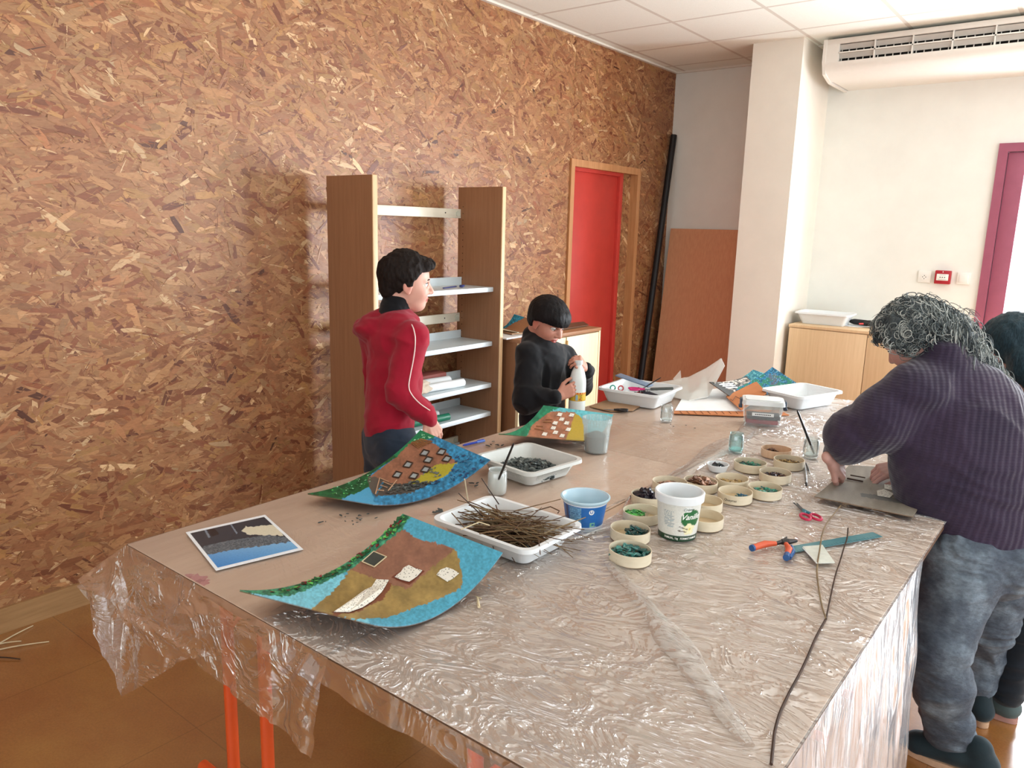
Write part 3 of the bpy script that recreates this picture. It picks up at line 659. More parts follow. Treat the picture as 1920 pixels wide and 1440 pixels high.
# ================================================================== PAINTED CARDBOARDS
A_PAINT = mat_attr('painted_cardboard', .55, .25, 160)
def curled(name, label, A, B, C, D, zs, sag, colf, nu=150, nv=110, th=.004, cat='painting', group=None, back=(120, 88, 60), par=None):
    """A-B and D-C are the curled sides, A-D and B-C straight; pixel corners with heights zs"""
    P = [np.array(on(px, py, 2, z_)) for (px, py), z_ in zip((A, B, C, D), zs)]
    s = np.linspace(0, 1, nu)[:, None, None]; t = np.linspace(0, 1, nv)[None, :, None]
    G = (1-s)*((1-t)*P[0]+t*P[3])+s*((1-t)*P[1]+t*P[2])
    G = np.broadcast_to(G, (nu, nv, 3)).copy(); G[..., 2] -= sag*(4*s[..., 0]*(1-s[..., 0]))
    X = np.empty((nu, nv)); Yp = np.empty((nu, nv)); d = G-CAM; zc = d@CF; X = 960+FPX*(d@CR)/zc; Yp = 720-FPX*(d@CU)/zc
    ss = s[..., 0]+0*t[..., 0]; tt = t[..., 0]+0*s[..., 0]
    col = colf(X, Yp, ss, tt)
    if np.cross(P[1]-P[0], P[3]-P[0])[2] < 0: G = G[:, ::-1]; col = col[:, ::-1]
    o = grid_mesh(name, G, A_PAINT, par, th, col, back, smooth=math.radians(30))
    if par is None: tag(o, label, cat, group)
    def surf(px, py, lift=.001):
        k = np.argmin((X-px)**2+(Yp-py)**2); i, j = divmod(k, nv); i = min(max(i, 1), nu-2); j = min(max(j, 1), nv-2)
        Gx = G if not np.cross(P[1]-P[0], P[3]-P[0])[2] < 0 else G[:, ::-1]
        p = Gx[i, j]; e1 = Gx[i+1, j]-Gx[i-1, j]; e2 = Gx[i, j+1]-Gx[i, j-1]; nn = np.cross(e1, e2); nn /= np.linalg.norm(nn)
        if nn[2] < 0: nn = -nn
        # exact foot of the viewing ray on the local tangent plane
        o_, dd = ray(px, py); tq = ((p-o_)@nn)/(dd@nn); q = o_+tq*dd
        return Vector(q+nn*lift), Vector(nn)
    return o, surf
def jit(X, Y, a=2.2, f=.25, s=0): return X+a*(vnoise(X*f, Y*f, 41+s)-.5)*2, Y+a*(vnoise(X*f, Y*f, 77+s)-.5)*2
def spatter(col, X, Y, m, c, f, th, seed):
    k = m & (vnoise(X*f, Y*f, seed) > th); col[k] = c
def base(X, c): o = np.empty(X.shape+(3,)); o[:] = c; return o
def mott(col, m, X, Y, f=.12, a=.18, seed=3):
    k = (1+a*(vnoise(X*f, Y*f, seed)-.5)*2+a*.6*(vnoise(X*f*4, Y*f*4, seed+1)-.5)*2)[m]; col[m] = np.clip(col[m]*k[:, None], 0, 255)
def stick(b, a, c, r=.0016): b.tube([a, c], r, 6)
def sticks_frame(name, surf, pts, parent, m, r=.0016, lift=.002):
    b = MB(); q = [surf(*p, lift)[0] for p in pts]
    for i in range(len(q)): stick(b, q[i], q[(i+1) % len(q)], r)
    return b.build(name, m, parent)
def patch(name, surf, pts, parent, m, lift=.0015, th=.0012):
    b = MB(); q = [surf(*p, lift) for p in pts]; lo = [b.bm.verts.new(p) for p, n_ in q]; hi = [b.bm.verts.new(p+n_*th) for p, n_ in q]
    b._f(lo[::-1]); b._f(hi); k = len(q)
    for i in range(k): b._f([lo[i], lo[(i+1) % k], hi[(i+1) % k], hi[i]])
    return b.build(name, m, parent, smooth=False)
def leaves(name, surf, pts, parent, mats, size, seed, n, label=None, kind='stuff', flat=.4):
    rnd = random.Random(seed); b = MB(); P = np.array(pts); cnt = 0
    x0, y0 = P.min(0); x1, y1 = P.max(0)
    while cnt < n:
        px, py = rnd.uniform(x0, x1), rnd.uniform(y0, y1)
        if not in_poly(np.array([px]), np.array([py]), pts)[0]: continue
        p, nn = surf(px, py, .0015); a = rnd.uniform(0, 6.28); t1 = nn.orthogonal().normalized(); t2_ = nn.cross(t1)
        d1_, d2_ = t1*math.cos(a)+t2_*math.sin(a), -t1*math.sin(a)+t2_*math.cos(a); L = size*rnd.uniform(.6, 1.4); W_ = L*rnd.uniform(.4, .8); b.mi = rnd.randrange(len(mats))
        tl = nn*rnd.uniform(0, flat)*L
        vs = [p-d1_*L, p-d2_*W_+nn*.001, p+d1_*L+tl, p+d2_*W_+nn*.002]; b.quad(*vs); cnt += 1
    return b.build(name, mats, parent, smooth=False, label=label, kind=kind)
M_LACE = NT('white_lace'); _v = M_LACE.node('ShaderNodeTexVoronoi'); _v.inputs['Scale'].default_value = 190; M_LACE.link(M_LACE.coord(), _v.inputs[0])
_r = M_LACE.ramp(_v.outputs['Distance'], [(.18, lin((90, 80, 70))), (.34, lin((238, 234, 222)))]); M_LACE.link(_r.outputs[0], M_LACE.b.inputs['Base Color']); M_LACE.b.inputs['Roughness'].default_value = .7; M_LACE = M_LACE.m
M_SLATE = mat('slate_flakes', (62, 70, 70), .55, .25, 60, spec=.4); M_SLATE2 = mat('slate_flakes_pale', (104, 112, 108), .5, .2, 60)
M_GRN = mat('leaf_green', (96, 190, 92), .5, .15); M_GRN2 = mat('leaf_dark', (30, 84, 46), .5, .2); M_RED2 = mat('leaf_maroon', (120, 26, 36), .5, .2); M_MINT = mat('mint_chip', (150, 214, 170), .5, .1)
M_TWIGD = mat('dark_twig', (62, 42, 30), .7, .2); M_TWIGL = mat('peeled_twig', (214, 196, 160), .6, .1); M_TWIG = mat('brown_twig', (112, 84, 54), .7, .25, 40)
def paint1(X, Y, s, t):
    x, y = jit(X, Y); c = base(X, (84, 168, 196))
    lb = in_poly(X, Y, [(430, 1100), (641, 1070), (700, 1180), (600, 1180)]); c[lb] = (128, 206, 226)
    mott(c, np.ones(X.shape, bool), X, Y, .3, .09, 9)
    tan_ = in_poly(x, y, [(658, 1066), (624, 1110), (584, 1142), (655, 1160), (723, 1159), (804, 1130), (865, 1103), (868, 1083), (856, 1032), (784, 1012), (752, 991), (700, 1030)]); c[tan_] = (160, 134, 80); mott(c, tan_, X, Y, .05, .1, 4)
    br = in_poly(x, y, [(750, 989), (784, 1012), (830, 1021), (852, 1031), (804, 1069), (765, 1104), (740, 1098), (702, 1084), (655, 1068), (689, 1033)]); c[br] = (148, 104, 84); mott(c, br, X, Y, .06, .08, 5)
    hole = in_poly(X, Y, [(733, 1083), (767, 1060), (798, 1071), (767, 1097)]); c[hole] = (120, 62, 44)
    b2 = in_poly(x, y, [(628, 1153), (672, 1146), (722, 1121), (735, 1094), (715, 1086), (700, 1108), (662, 1125), (622, 1148)]); c[b2] = (128, 74, 50)
    g = in_poly(x, y, [(775, 960), (753, 994), (700, 1036), (656, 1068), (601, 1095), (540, 1119), (440, 1110), (440, 1090), (560, 1080), (745, 950)]); c[g] = (64, 136, 104); mott(c, g, X, Y, .3, .3, 6)
    return c
p1, s1 = curled('painting', 'near curled cardboard painting of a brown house with white lace windows on a blue ground', (450, 1106), (755, 963), (942, 1036), (702, 1170), (.80, .835, .83, .795), .060, paint1)
G1 = [(757, 964), (766, 971), (752, 990), (697, 1032), (655, 1064), (601, 1090), (540, 1113), (500, 1112), (560, 1098), (640, 1066), (700, 1020)]
leaves('leaf_collage', s1, G1, p1, [M_GRN, M_GRN2, M_RED2, M_GRN2, mat('leaf_mid', (52, 130, 70), .5, .2)], .0065, 1, 170, 'green and maroon leaf chips along the side')
patch('window', s1, [(681, 1055), (701, 1036), (723, 1046), (701, 1062)], p1, mat('dark_slate_plate', (58, 66, 62), .35, .1))
sticks_frame('window_frame', s1, [(679, 1054), (701, 1035), (725, 1045), (702, 1064)], p1, M_TWIGL, .0016)
for P_ in ([(740, 1083), (752, 1074), (757, 1066), (767, 1061), (779, 1067), (792, 1071), (781, 1083), (767, 1092), (752, 1088)],
           [(819, 1079), (826, 1070), (838, 1065), (850, 1069), (861, 1076), (851, 1085), (839, 1092), (828, 1085)]):
    patch('lace_window', s1, P_, p1, M_LACE, .0015, .0015)
patch('lace_path', s1, [(626, 1149), (662, 1124), (684, 1108), (697, 1102), (706, 1088), (729, 1089), (724, 1098), (716, 1111), (700, 1127), (680, 1140), (655, 1149)], p1, M_LACE, .0015, .0015)

def paint2(X, Y, s, t):
    x, y = jit(X, Y, 1.8, .3, 1); c = base(X, (52, 134, 178)); mott(c, np.ones(X.shape, bool), X, Y, .25, .25, 9)
    lb = in_poly(x, y, [(632, 946), (650, 930), (694, 910), (702, 940), (716, 950)]); c[lb] = (82, 168, 210)
    g = in_poly(x, y, [(560, 930), (788, 796), (821, 819), (806, 816), (786, 829), (763, 843), (744, 856), (694, 890), (694, 913), (632, 939), (600, 942)]); c[g] = (26, 92, 52); mott(c, g, X, Y, .2, .25, 6)
    g2 = in_poly(x, y, [(700, 850), (788, 796), (821, 819), (786, 829), (744, 856)]); c[g2] = (36, 132, 88)
    br = in_poly(x, y, [(772, 829), (786, 829), (807, 827), (841, 852), (857, 868), (819, 873), (797, 884), (779, 902), (760, 908), (722, 904), (694, 893), (744, 856)]); c[br] = (154, 106, 82); mott(c, br, X, Y, .08, .12, 5)
    ye = in_poly(x, y, [(819, 871), (857, 868), (835, 893), (810, 904), (760, 908), (779, 900), (797, 886)]); c[ye] = (178, 168, 52)
    gr = in_poly(x, y, [(690, 893), (722, 897), (704, 930), (692, 915)]); c[gr] = (98, 92, 84)
    bk = in_poly(x, y, [(704, 930), (722, 904), (760, 908), (812, 904), (770, 925), (722, 929)]); c[bk] = (84, 80, 74)
    return c
p2, s2 = curled('painting', 'middle curled cardboard painting with eight small framed windows on a brown house', (577, 925), (788, 806), (919, 862), (700, 945), (.775, .85, .835, .775), .045, paint2)
for cx, cy in ((796.5, 850), (828, 848), (803, 863), (838, 861), (765, 872), (798, 881), (745, 891), (776, 893)):
    q = [(cx-9, cy+4), (cx-2, cy-6), (cx+9, cy-3), (cx+3, cy+6)]
    f_ = sticks_frame('window_frame', s2, q, p2, M_TWIGD, .0022, .003); patch('window', s2, [(cx-7, cy+3), (cx-1, cy-4), (cx+7, cy-2), (cx+2, cy+5)], p2, mat('window_grey', (160, 170, 172), .4, .05))
leaves('slate_collage', s2, [(722, 927), (738, 912), (785, 902), (812, 905), (775, 922)], p2, [M_SLATE, M_SLATE2, M_SLATE], .008, 2, 90, 'dark slate chips below the house')
leaves('slate_collage', s2, [(806, 875), (816, 874), (826, 893), (816, 896), (803, 884)], p2, [M_SLATE2], .006, 3, 16, 'small grey slate patch on the yellow')
leaves('leaf_collage', s2, [(600, 925), (694, 885), (694, 905), (640, 932)], p2, [M_MINT, M_GRN], .0035, 4, 45, 'pale mint specks on dark green')
leaves('leaf_collage', s2, [(700, 880), (760, 845), (790, 812), (815, 820), (770, 838)], p2, [M_MINT], .005, 5, 14, 'pale mint leaves along the green side')
leaves('blue_collage', s2, [(850, 850), (915, 862), (870, 900), (800, 912), (850, 880)], p2, [mat('blue_chip', (60, 130, 170), .4, .2), mat('blue_chip_dark', (30, 70, 110), .4, .2)], .007, 6, 50, 'blue chips')
b = MB()
for k in range(9):
    a_ = s2(771+k*2.2, 830-k*.9+2, .003+.001*(k % 3))[0]; c_ = s2(786+k*3.2, 842-k*1.6, .003+.001*(k % 2))[0]; stick(b, a_, c_, .0016)
b.build('stick_bundle', mat('tan_twig', (150, 104, 62), .6, .2), p2)
b = MB()
for a_, c_ in (((704, 928), (712, 898)), ((712, 898), (729, 905)), ((744, 902), (728, 922)), ((707, 921), (720, 922)), ((718, 905), (735, 912)), ((714, 912), (726, 916))):
    stick(b, s2(*a_, .004)[0], s2(*c_, .004)[0], .0018)
b.build('stick_gate', mat('pale_bark', (190, 150, 118), .6, .15), p2)

def paint3(X, Y, s, t):
    x, y = jit(X, Y, 1.2, .4, 2); c = base(X, (104, 190, 200)); mott(c, np.ones(X.shape, bool), X, Y, .3, .1, 9)
    g = in_poly(x, y, [(925, 816), (1019, 752), (1050, 764), (1032, 771), (1010, 790), (988, 815), (1000, 830)]); c[g] = (40, 128, 92); mott(c, g, X, Y, .2, .2, 6)
    br = in_poly(x, y, [(1032, 771), (1079, 773), (1072, 796), (1060, 826), (985, 822), (1000, 795)]); c[br] = (168, 112, 84); mott(c, br, X, Y, .1, .12, 5)
    ye = in_poly(x, y, [(1079, 774), (1094, 786), (1098, 830), (1060, 826), (1070, 800)]); c[ye] = (188, 160, 60)
    return c
p3, s3 = curled('painting', 'far curled cardboard painting with ten small white windows, behind the tub of grey sand', (935, 813), (1019, 760), (1150, 777), (1094, 826), (.80, .835, .81, .785), .035, paint3, 110, 90)
for X_, Y_ in ((1565, 122), (1637, 125), (1578, 150), (1538, 173), (1607, 173), (1527, 203), (1617, 212), (1475, 240), (1540, 230), (1580, 250)):
    cx, cy = 560+X_/3.2, 740+Y_/3.2; patch('window', s3, [(cx-5.5, cy+2), (cx-2, cy-3.6), (cx+5.5, cy-2.5), (cx+3, cy+3.2)], p3, M_LACE)
b = MB()
for (xa, ya, xb, yb) in ((1023, 787, 1036, 788), (1018, 792, 1034, 793), (1002, 805, 1020, 808), (1005, 800, 1018, 801)):
    stick(b, s3(xa, ya, .003)[0], s3(xb, yb, .003)[0], .002)
b.build('stick_collage', mat('tan_twig', (150, 104, 62)), p3)

# photo print lying at the corner
def paint0(X, Y, s, t):
    x, y = jit(X, Y, 1.6, .2, 3); c = base(X, (240, 244, 248))
    inn = (s > .035) & (s < .965) & (t > .05) & (t < .95)
    pic = base(X, (44, 54, 66))
    low = in_poly(X, Y, [(380, 1025), (420, 1015), (500, 1003), (545, 1008), (600, 1060), (380, 1080)]); k = vnoise(X*.5, Y*1.2, 5); pic[low] = np.stack([60+60*k, 70+60*k, 78+60*k], -1)[low]
    blue = in_poly(x, y, [(378, 1042), (430, 1032), (500, 1022), (545, 1016), (600, 1030), (560, 1080), (380, 1080)]); g_ = np.clip((Y-1015)/50, 0, 1); pic[blue] = np.stack([130-70*g_, 182-50*g_, 222-20*g_], -1)[blue]
    hand = in_poly(x, y, [(452, 995), (462, 987), (480, 987), (500, 984), (520, 984), (531, 1004), (500, 1003), (462, 1002)]); pic[hand] = (218, 210, 186)
    for q in ([(383, 994), (386, 993), (395, 1007), (391, 1009)], [(432, 984), (434, 983), (446, 1000), (443, 1001)]):
        pic[in_poly(X, Y, q)] = (120, 132, 146)
    pic[in_poly(X, Y, [(389, 994), (402, 990), (412, 1001), (398, 1006)])] = (26, 28, 38)
    c[inn] = pic[inn]; return c
A0, B0, C0, D0 = (405, 1070), (348, 998), (497, 965), (569, 1030)
o, _ = curled('photo_print', 'photo print with white border and blue lower part at the left corner of the tables', B0, C0, D0, A0, (TZ+.002,)*4, 0, paint0, 150, 110, .0006, 'photo', None, (235, 235, 235))
o.data.materials[0] = mat_attr('glossy_print', .25, 0)

# woman's grey board
def paintg(X, Y, s, t):
    c = base(X, (150, 142, 130)); mott(c, np.ones(X.shape, bool), X, Y, .03, .1, 2)
    st = in_poly(*jit(X, Y, 1, .4), [(1612, 925), (1640, 927), (1700, 938), (1702, 946), (1655, 938), (1614, 931)]); c[st] = (100, 100, 98)
    return c
pg, sg = curled('work_board', 'grey cardboard picture in progress under the woman’s hands', (1527, 930), (1592, 872), (1760, 882), (1712, 968), (.765, .765, .765, .760), .006, paintg, 90, 90, .004, 'board')
for q in ([(1644, 921), (1657, 918), (1676, 927), (1668, 934), (1645, 930)], [(1658, 909), (1684, 912), (1680, 921), (1658, 917)]): patch('lace_window', sg, q, pg, M_LACE)
b = MB(); stick(b, sg(1588, 899, .004)[0], sg(1618, 905, .004)[0], .003); stick(b, sg(1594, 894, .006)[0], sg(1622, 899, .006)[0], .0022); o = b.build('small_stick', M_TWIGD)
tag(o, 'short dark stick frame held down on the grey board between the woman’s fingers', 'stick')

# ================================================================== TRAYS
def rrect(a, c, r, n=7):
    pts = []
    for (sx, sy, a0) in ((1, 1, 0), (-1, 1, 90), (-1, -1, 180), (1, -1, 270)):
        for k in range(n+1):
            th = math.radians(a0+90*k/n); pts.append((sx*(a-r)+r*math.cos(th), sy*(c-r)+r*math.sin(th)))
    return pts
def tray(name, label, c, rz, L, W_, H, m, ribs=0, cat='tray', group=None, taper=.025, floor_z=.003):
    t = thing(name, label, cat, c, rz, group); b = MB(); prof = [(taper, 0), (0, H-.004), (-.010, H-.002), (-.012, H-.004), (-.013, H-.010), (-.015, H-.010), (-.014, H+.001), (-.002, H+.001), (taper-.002+.003, .004+floor_z)]
    rings = []
    for ins, z_ in prof:
        pts = rrect(L/2-ins, W_/2-ins, max(.008, .03-ins*.3)); ring = []
        for k, (x, y) in enumerate(pts):
            ring.append(b.bm.verts.new((x, y, z_)))
        rings.append(ring)
    n = len(rings[0])
    for A, B in zip(rings, rings[1:]):
        for k in range(n): b._f([A[k], A[(k+1) % n], B[(k+1) % n], B[k]])
    b._f(rings[0]); b._f(rings[-1])
    if ribs:
        for sd in (1, -1):
            for k in range(ribs):
                x = -L/2+.045+(L-.09)*k/(ribs-1); b.tube([(x, sd*(W_/2-taper-.0005), .004), (x, sd*(W_/2-.001), H-.012)], .0016, 5)
            kk = int(ribs*W_/L)
            for k in range(kk):
                y = -W_/2+.045+(W_-.09)*k/(kk-1); b.tube([(sd*(L/2-taper-.0005), y, .004), (sd*(L/2-.001), y, H-.012)], .0016, 5)
    b.build('shell', m, t, world=False)
    return t
def tray_px(name, label, l, bo, to, z, **kw):
    Lp, Bp, Tp = (on(*q, 2, z) for q in (l, bo, to)); e1 = Bp-Lp; e2 = Tp-Lp; L = e1.length; a = math.atan2(e1.y, e1.x); W_ = abs(e2.dot(Vector((-math.sin(a), math.cos(a), 0))))
    c = Lp+e1/2+Vector((-math.sin(a), math.cos(a), 0))*W_/2*(1 if e2.dot(Vector((-math.sin(a), math.cos(a), 0))) > 0 else -1)
    return tray(name, label, (c.x, c.y, TZ+.0015), a, L, W_, z-TZ, **kw), c, a, L, W_
M_TRAYW = mat('white_tray_plastic', (232, 236, 238), .3, .01, spec=.5); M_TRAYG = mat('offwhite_tray_plastic', (206, 208, 204), .35, .02)
t1, c1, a1, L1, W1 = tray_px('plastic_tray', 'white plastic tray heaped with brown twigs', (818, 972), (988, 1032), (916, 931), .80, m=M_TRAYW)
t2, c2, a2, L2, W2 = tray_px('plastic_tray', 'white ribbed plastic tray holding dark slate chips', (897, 855), (994, 888), (988, 831), .80, m=M_TRAYG, ribs=26)
t3, c3, a3, L3, W3 = tray_px('plastic_tray', 'white plastic tray of scissors and tools at the far left of the tables', (1125, 727), (1232, 743), (1178, 711), .815, m=M_TRAYW)
t4, c4, a4, L4, W4 = tray_px('plastic_tray', 'empty white plastic tray at the far right end of the tables', (1432, 729), (1502, 745), (1512, 720), .815, m=M_TRAYW)
c = on(1533, 600, 2, EH); tray('plastic_tray', 'white plastic tray on top of the honey wood cabinet', (1.49, 5.90, EH+.001), .06, .36, .25, .085, M_TRAYW, taper=.035)

def loc2(c, a, x, y, z): return Vector((c.x+x*math.cos(a)-y*math.sin(a), c.y+x*math.sin(a)+y*math.cos(a), z))
# slate heap
def heap(name, label, c, a, L, W_, z0, h, mats, size, n, seed, parent=None, group=None, cat='chips', thin=.18, roundr=None):
    rnd = random.Random(seed); b = MB()
    for k in range(n):
        while True:
            x, y = rnd.uniform(-1, 1), rnd.uniform(-1, 1)
            if x*x+y*y < 1: break
        hh = h*max(0, 1-(x*x+y*y))**.6
        p = loc2(c, a, x*L/2, y*W_/2, z0+hh*rnd.uniform(.3, 1)+size*.35); M = Euler((rnd.uniform(-.6, .6), rnd.uniform(-.6, .6), rnd.uniform(0, 6.3))).to_matrix()
        s_ = size*rnd.uniform(.55, 1.4); b.mi = rnd.randrange(len(mats)); d = (s_, s_*rnd.uniform(.35, .8), max(.0008, s_*thin)); nn = rnd.randint(4, 6)
        lo, hi = [], []
        for i in range(nn):
            th = 2*PI*i/nn+rnd.uniform(-.3, .3); q = Vector((math.cos(th)*d[0], math.sin(th)*d[1], 0)); lo.append(b.bm.verts.new(p+M@(q-Vector((0, 0, d[2]/2))))); hi.append(b.bm.verts.new(p+M@(q*.92+Vector((0, 0, d[2]/2)))))
        b._f(lo[::-1]); b._f(hi)
        for i in range(nn): b._f([lo[i], lo[(i+1) % nn], hi[(i+1) % nn], hi[i]])
    o = b.build(name, mats, parent, smooth=False); tag(o, label, None if parent else cat, group, 'stuff'); return o
heap('slate_chips', 'heap of dark grey slate chips in the ribbed white tray', loc2(c2, a2, -.0, .0, 0), a2, L2*.84, W2*.78, TZ+.006, .034, [M_SLATE, M_SLATE, M_SLATE2], .012, 800, 11)

# twigs: every one an object of its own
rnd = random.Random(8); protos = []
for k in range(14):
    b = MB(); L = rnd.uniform(.10, .26); pts = []; off = Vector((0, 0, 0)); bend = rnd.uniform(-.5, .5); d = Vector((1, 0, 0))
    for i in range(8):
        pts.append(off.copy()); d = (Matrix.Rotation(bend*.12+rnd.uniform(-.09, .09), 3, 'Z') @ Matrix.Rotation(rnd.uniform(-.05, .05), 3, 'Y') @ d); off += d*L/7
    ctr = sum(pts, Vector())/8; pts = [p-ctr for p in pts]; r0 = rnd.uniform(.0011, .0019)
    b.tube(pts, [r0*(1-.06*i) for i in range(8)], 6); me = b.build('twig', M_TWIG, None, world=False).data; protos.append(me)
for o in [o for o in COL.objects if o.name.startswith('twig')]: bpy.data.objects.remove(o)
M_T2 = mat('grey_twig', (128, 108, 80), .7, .2); M_T3 = mat('umber_twig', (84, 58, 38), .7, .2)
for k, me in enumerate(protos): me.materials[0] = (M_TWIG, M_T2, M_T3)[k % 3]
tl = 'thin brown twig in the tangled heap in the white tray'
for k in range(150):
    o = bpy.data.objects.new('twig', protos[k % 14]); COL.objects.link(o); lay = k/150
    x = rnd.gauss(0.02, .05); y = rnd.gauss(0, .035); th = a1+rnd.gauss(.35, .55); pit = rnd.gauss(0, .06)+(.03*rnd.random())
    x = max(-.09, min(.10, x)); y = max(-.055, min(.055, y)); zb = TZ+.018+.052*lay*(1-(x/.2)**2)
    o.location = loc2(c1, a1, x, y, zb); o.rotation_euler = (rnd.uniform(0, 6), -pit, th); tag(o, tl, 'twig', 'twigs in the white tray')
# a few twigs that stand out
def rod(name, label, a, c, r, m, cat='twig', bend=0, n=6):
    a, c = Vector(a), Vector(c); pts = [a.lerp(c, i/n)+Vector((0, 0, bend*math.sin(PI*i/n))) for i in range(n+1)]; b = MB(); b.tube(pts, [r*(1-.3*i/n) for i in range(n+1)], 8); return tag(b.build(name, m), label, cat)
zz = .83
rod('twig', 'pale twig standing almost upright at the left of the twig heap', on(879, 950, 2, .765), dp(871, 898, 1.93), .0022, M_TWIGL)
rod('twig', 'thin dark twig poking up to the left from the heap', on(905, 968, 2, .80), dp(860, 925, 1.90), .0018, M_TWIGD)
rod('twig', 'long dark twig rising behind the heap towards the glass jar', on(935, 945, 2, .80), dp(903, 897, 2.02), .0018, M_TWIGD)
rod('twig', 'short brown twig leaning over the left rim of the tray', on(872, 990, 2, .80), dp(847, 962, 1.83), .0018, M_TWIG)
rod('twig', 'long straight brown twig reaching back to the blue tub', on(965, 958, 2, .815), on(1051, 936, 2, .835), .0017, M_TWIG)
rod('twig', 'brown twig sticking out over the right rim toward the blue tub', on(1020, 1000, 2, .825), on(1098, 970, 2, .845), .0019, M_T2)
rod('twig', 'grey twig sticking out below the others beside the blue tub', on(1030, 985, 2, .825), on(1096, 993, 2, .82), .0017, M_TWIG)
rod('twig', 'short broken twig hanging over the front rim of the tray', on(1010, 1012, 2, .815), on(1013, 1040, 2, .785), .0018, M_T3)
b = MB(); pts = [on(864, 993, 2, .822), on(898, 979, 2, .83), on(918, 985, 2, .826)]; b.tube(pts, .0017, 6); tag(b.build('twig', M_TWIGL), 'pale peeled bent twig lying on top of the heap', 'twig')
b = MB(); pts = [on(1004, 958, 2, .825), on(1032, 950, 2, .832), on(1049, 958, 2, .825), on(1046, 962, 2, .822)]; b.tube(pts, .0018, 6); tag(b.build('twig', M_T3), 'dark angular bent twig at the back right of the heap', 'twig')
# root ball under the twigs
o = heap('bark_crumbs', 'dark brown bark crumbs at the bottom of the twig tray', loc2(c1, a1, .01, 0, 0), a1, L1*.76, W1*.68, TZ+.004, .022, [M_T3, M_TWIGD, M_TWIG], .010, 420, 15, cat='crumbs')

# ================================================================== ROUND BOXES
M_BOX = mat_wood('poplar_veneer', (214, 200, 172), (228, 216, 192), .6, (1, 1, 4), 14)
M_BOXB = mat_wood('poplar_base', (196, 170, 132), (214, 192, 156), .6, (1, 1, 4), 10)
M_TEAL = mat('teal_chip', (22, 96, 92), .35, .3, 40, spec=.6); M_TEAL2 = mat('teal_chip_pale', (70, 142, 134), .35, .2, spec=.6); M_DTEAL = mat('deep_green_chip', (14, 62, 58), .35, .3, spec=.6)
M_EM = mat('emerald_chip', (14, 130, 104), .35, .3, spec=.6); M_BLK = mat('black_seed', (34, 26, 38), .4, .3, spec=.5); M_BRN = mat('brown_husk', (104, 66, 42), .5, .3); M_PNK = mat('pink_husk', (182, 142, 120), .5, .2)
M_STRAW = mat('straw', (170, 140, 84), .6, .2); M_BLUEC = mat('blue_chip_pile', (40, 104, 140), .4, .25)
RB = .054; RH = .030
def round_box(label, px, py, fill=None, wx=1.0, rz=0, mark=None, rim=(M_BOX, M_BOXB), R=RB):
    p = on(px, py, 2, TZ+RH); t = thing('round_box', label, 'box', (p.x, p.y, TZ+.001), rz, 'round cheese-type boxes on the plastic sheet')
    wp = lambda a, z_: 1+.035*math.cos(2*a+px)*1
    b = MB(); b.lathe([(R-.0016, .002), (R, .002), (R+.0003, RH), (R-.0016, RH), (R-.0016, .002)], seg=44, warp=wp); b.build('rim', rim[0], t, world=False)
    b = MB(); b.lathe([(0, 0), (R-.0018, 0), (R-.0018, .003), (0, .003)], seg=44, warp=wp); b.build('base', rim[1], t, world=False)
    if mark:
        me = text_mesh(mark, .011, .0001, .0, .2); ang = math.atan2(CAM[1]-p.y, CAM[0]-p.x)+mark_off.get(px, 0)
        for v in me.vertices:
            th = ang+v.co.x/R; v.co = Vector(((R*wp(th, 0)+.0006+v.co.z)*math.cos(th), (R*wp(th, 0)+.0006+v.co.z)*math.sin(th), RH*.5+v.co.y))
        finish('handwriting', me, mat('black_mark', (30, 28, 30)), t, False, False)
    if fill:
        lab, mats, size, n, h, sx, ox, oy, thin = fill; heap('chips', lab, Vector((p.x+ox, p.y+oy, 0)), .6, R*1.80*sx, R*1.80*sx*.94, TZ+.010, h, mats, size, n, int(px), cat='chips', thin=thin)
    return t
mark_off = {1379: -.25, 1328: .5}
round_box('round wooden box filled with teal chips, nearest to the camera', 1182, 1029, ('teal chips filling the nearest round box', [M_TEAL, M_TEAL2, M_TEAL, M_DTEAL], .009, 190, .018, 1, 0, 0, .12))
round_box('round wooden box with a clump of dark green chips, second from the near end', 1182, 990, ('clump of dark green chips in the second round box', [M_DTEAL, M_TEAL, M_DTEAL], .009, 80, .020, .62, .012, .006, .12))
round_box('round wooden box with light green leaves, partly behind the vanilla tub', 1204, 957, ('light green leaf bits in the round box behind the vanilla tub', [M_GRN, mat('leaf_mid', (52, 130, 70)), M_GRN], .008, 60, .010, .62, -.022, .0, .1))
round_box('round wooden box with black lumps, left behind the vanilla tub', 1218, 926, ('black lumps in the round box left behind the vanilla tub', [M_BLK], .012, 110, .024, .85, -.008, 0, .5))
round_box('round wooden box with pinkish brown husks, just above the vanilla tub', 1256, 902, ('pinkish brown husks in the box just above the vanilla tub', [M_BRN, M_PNK], .008, 90, .012, .9, 0, 0, .15))
round_box('round wooden box heaped with curled brown husks, behind the vanilla tub', 1314, 901, ('heap of curled brown husks', [M_BRN, M_PNK, M_BRN], .012, 110, .026, .95, 0, 0, .2))
round_box('round wooden box with a few straw stalks, left of the deep green one', 1373, 896, ('few straw stalks on the bottom of a round box', [M_STRAW, M_STRAW, M_TWIG], .010, 45, .006, .8, 0, 0, .08))
round_box('round wooden box nearly empty with blue chips and handwriting on its side', 1379, 921, ('small scatter of blue chips in the nearly empty box', [M_BLUEC, M_TEAL], .006, 34, .006, .45, .018, .012, .15), mark='Queyras')
round_box('round wooden box with a strip of emerald chips, right of the handwritten box', 1435, 913, ('strip of emerald chips in the right hand box', [M_EM, M_TEAL, M_EM], .008, 70, .008, .75, 0, .004, .15))
round_box('round wooden box with black seeds, below the box of brown bark', 1454, 885, ('black seeds in a round box', [M_BLK, M_BLK, M_BRN], .007, 120, .010, .85, 0, 0, .3))
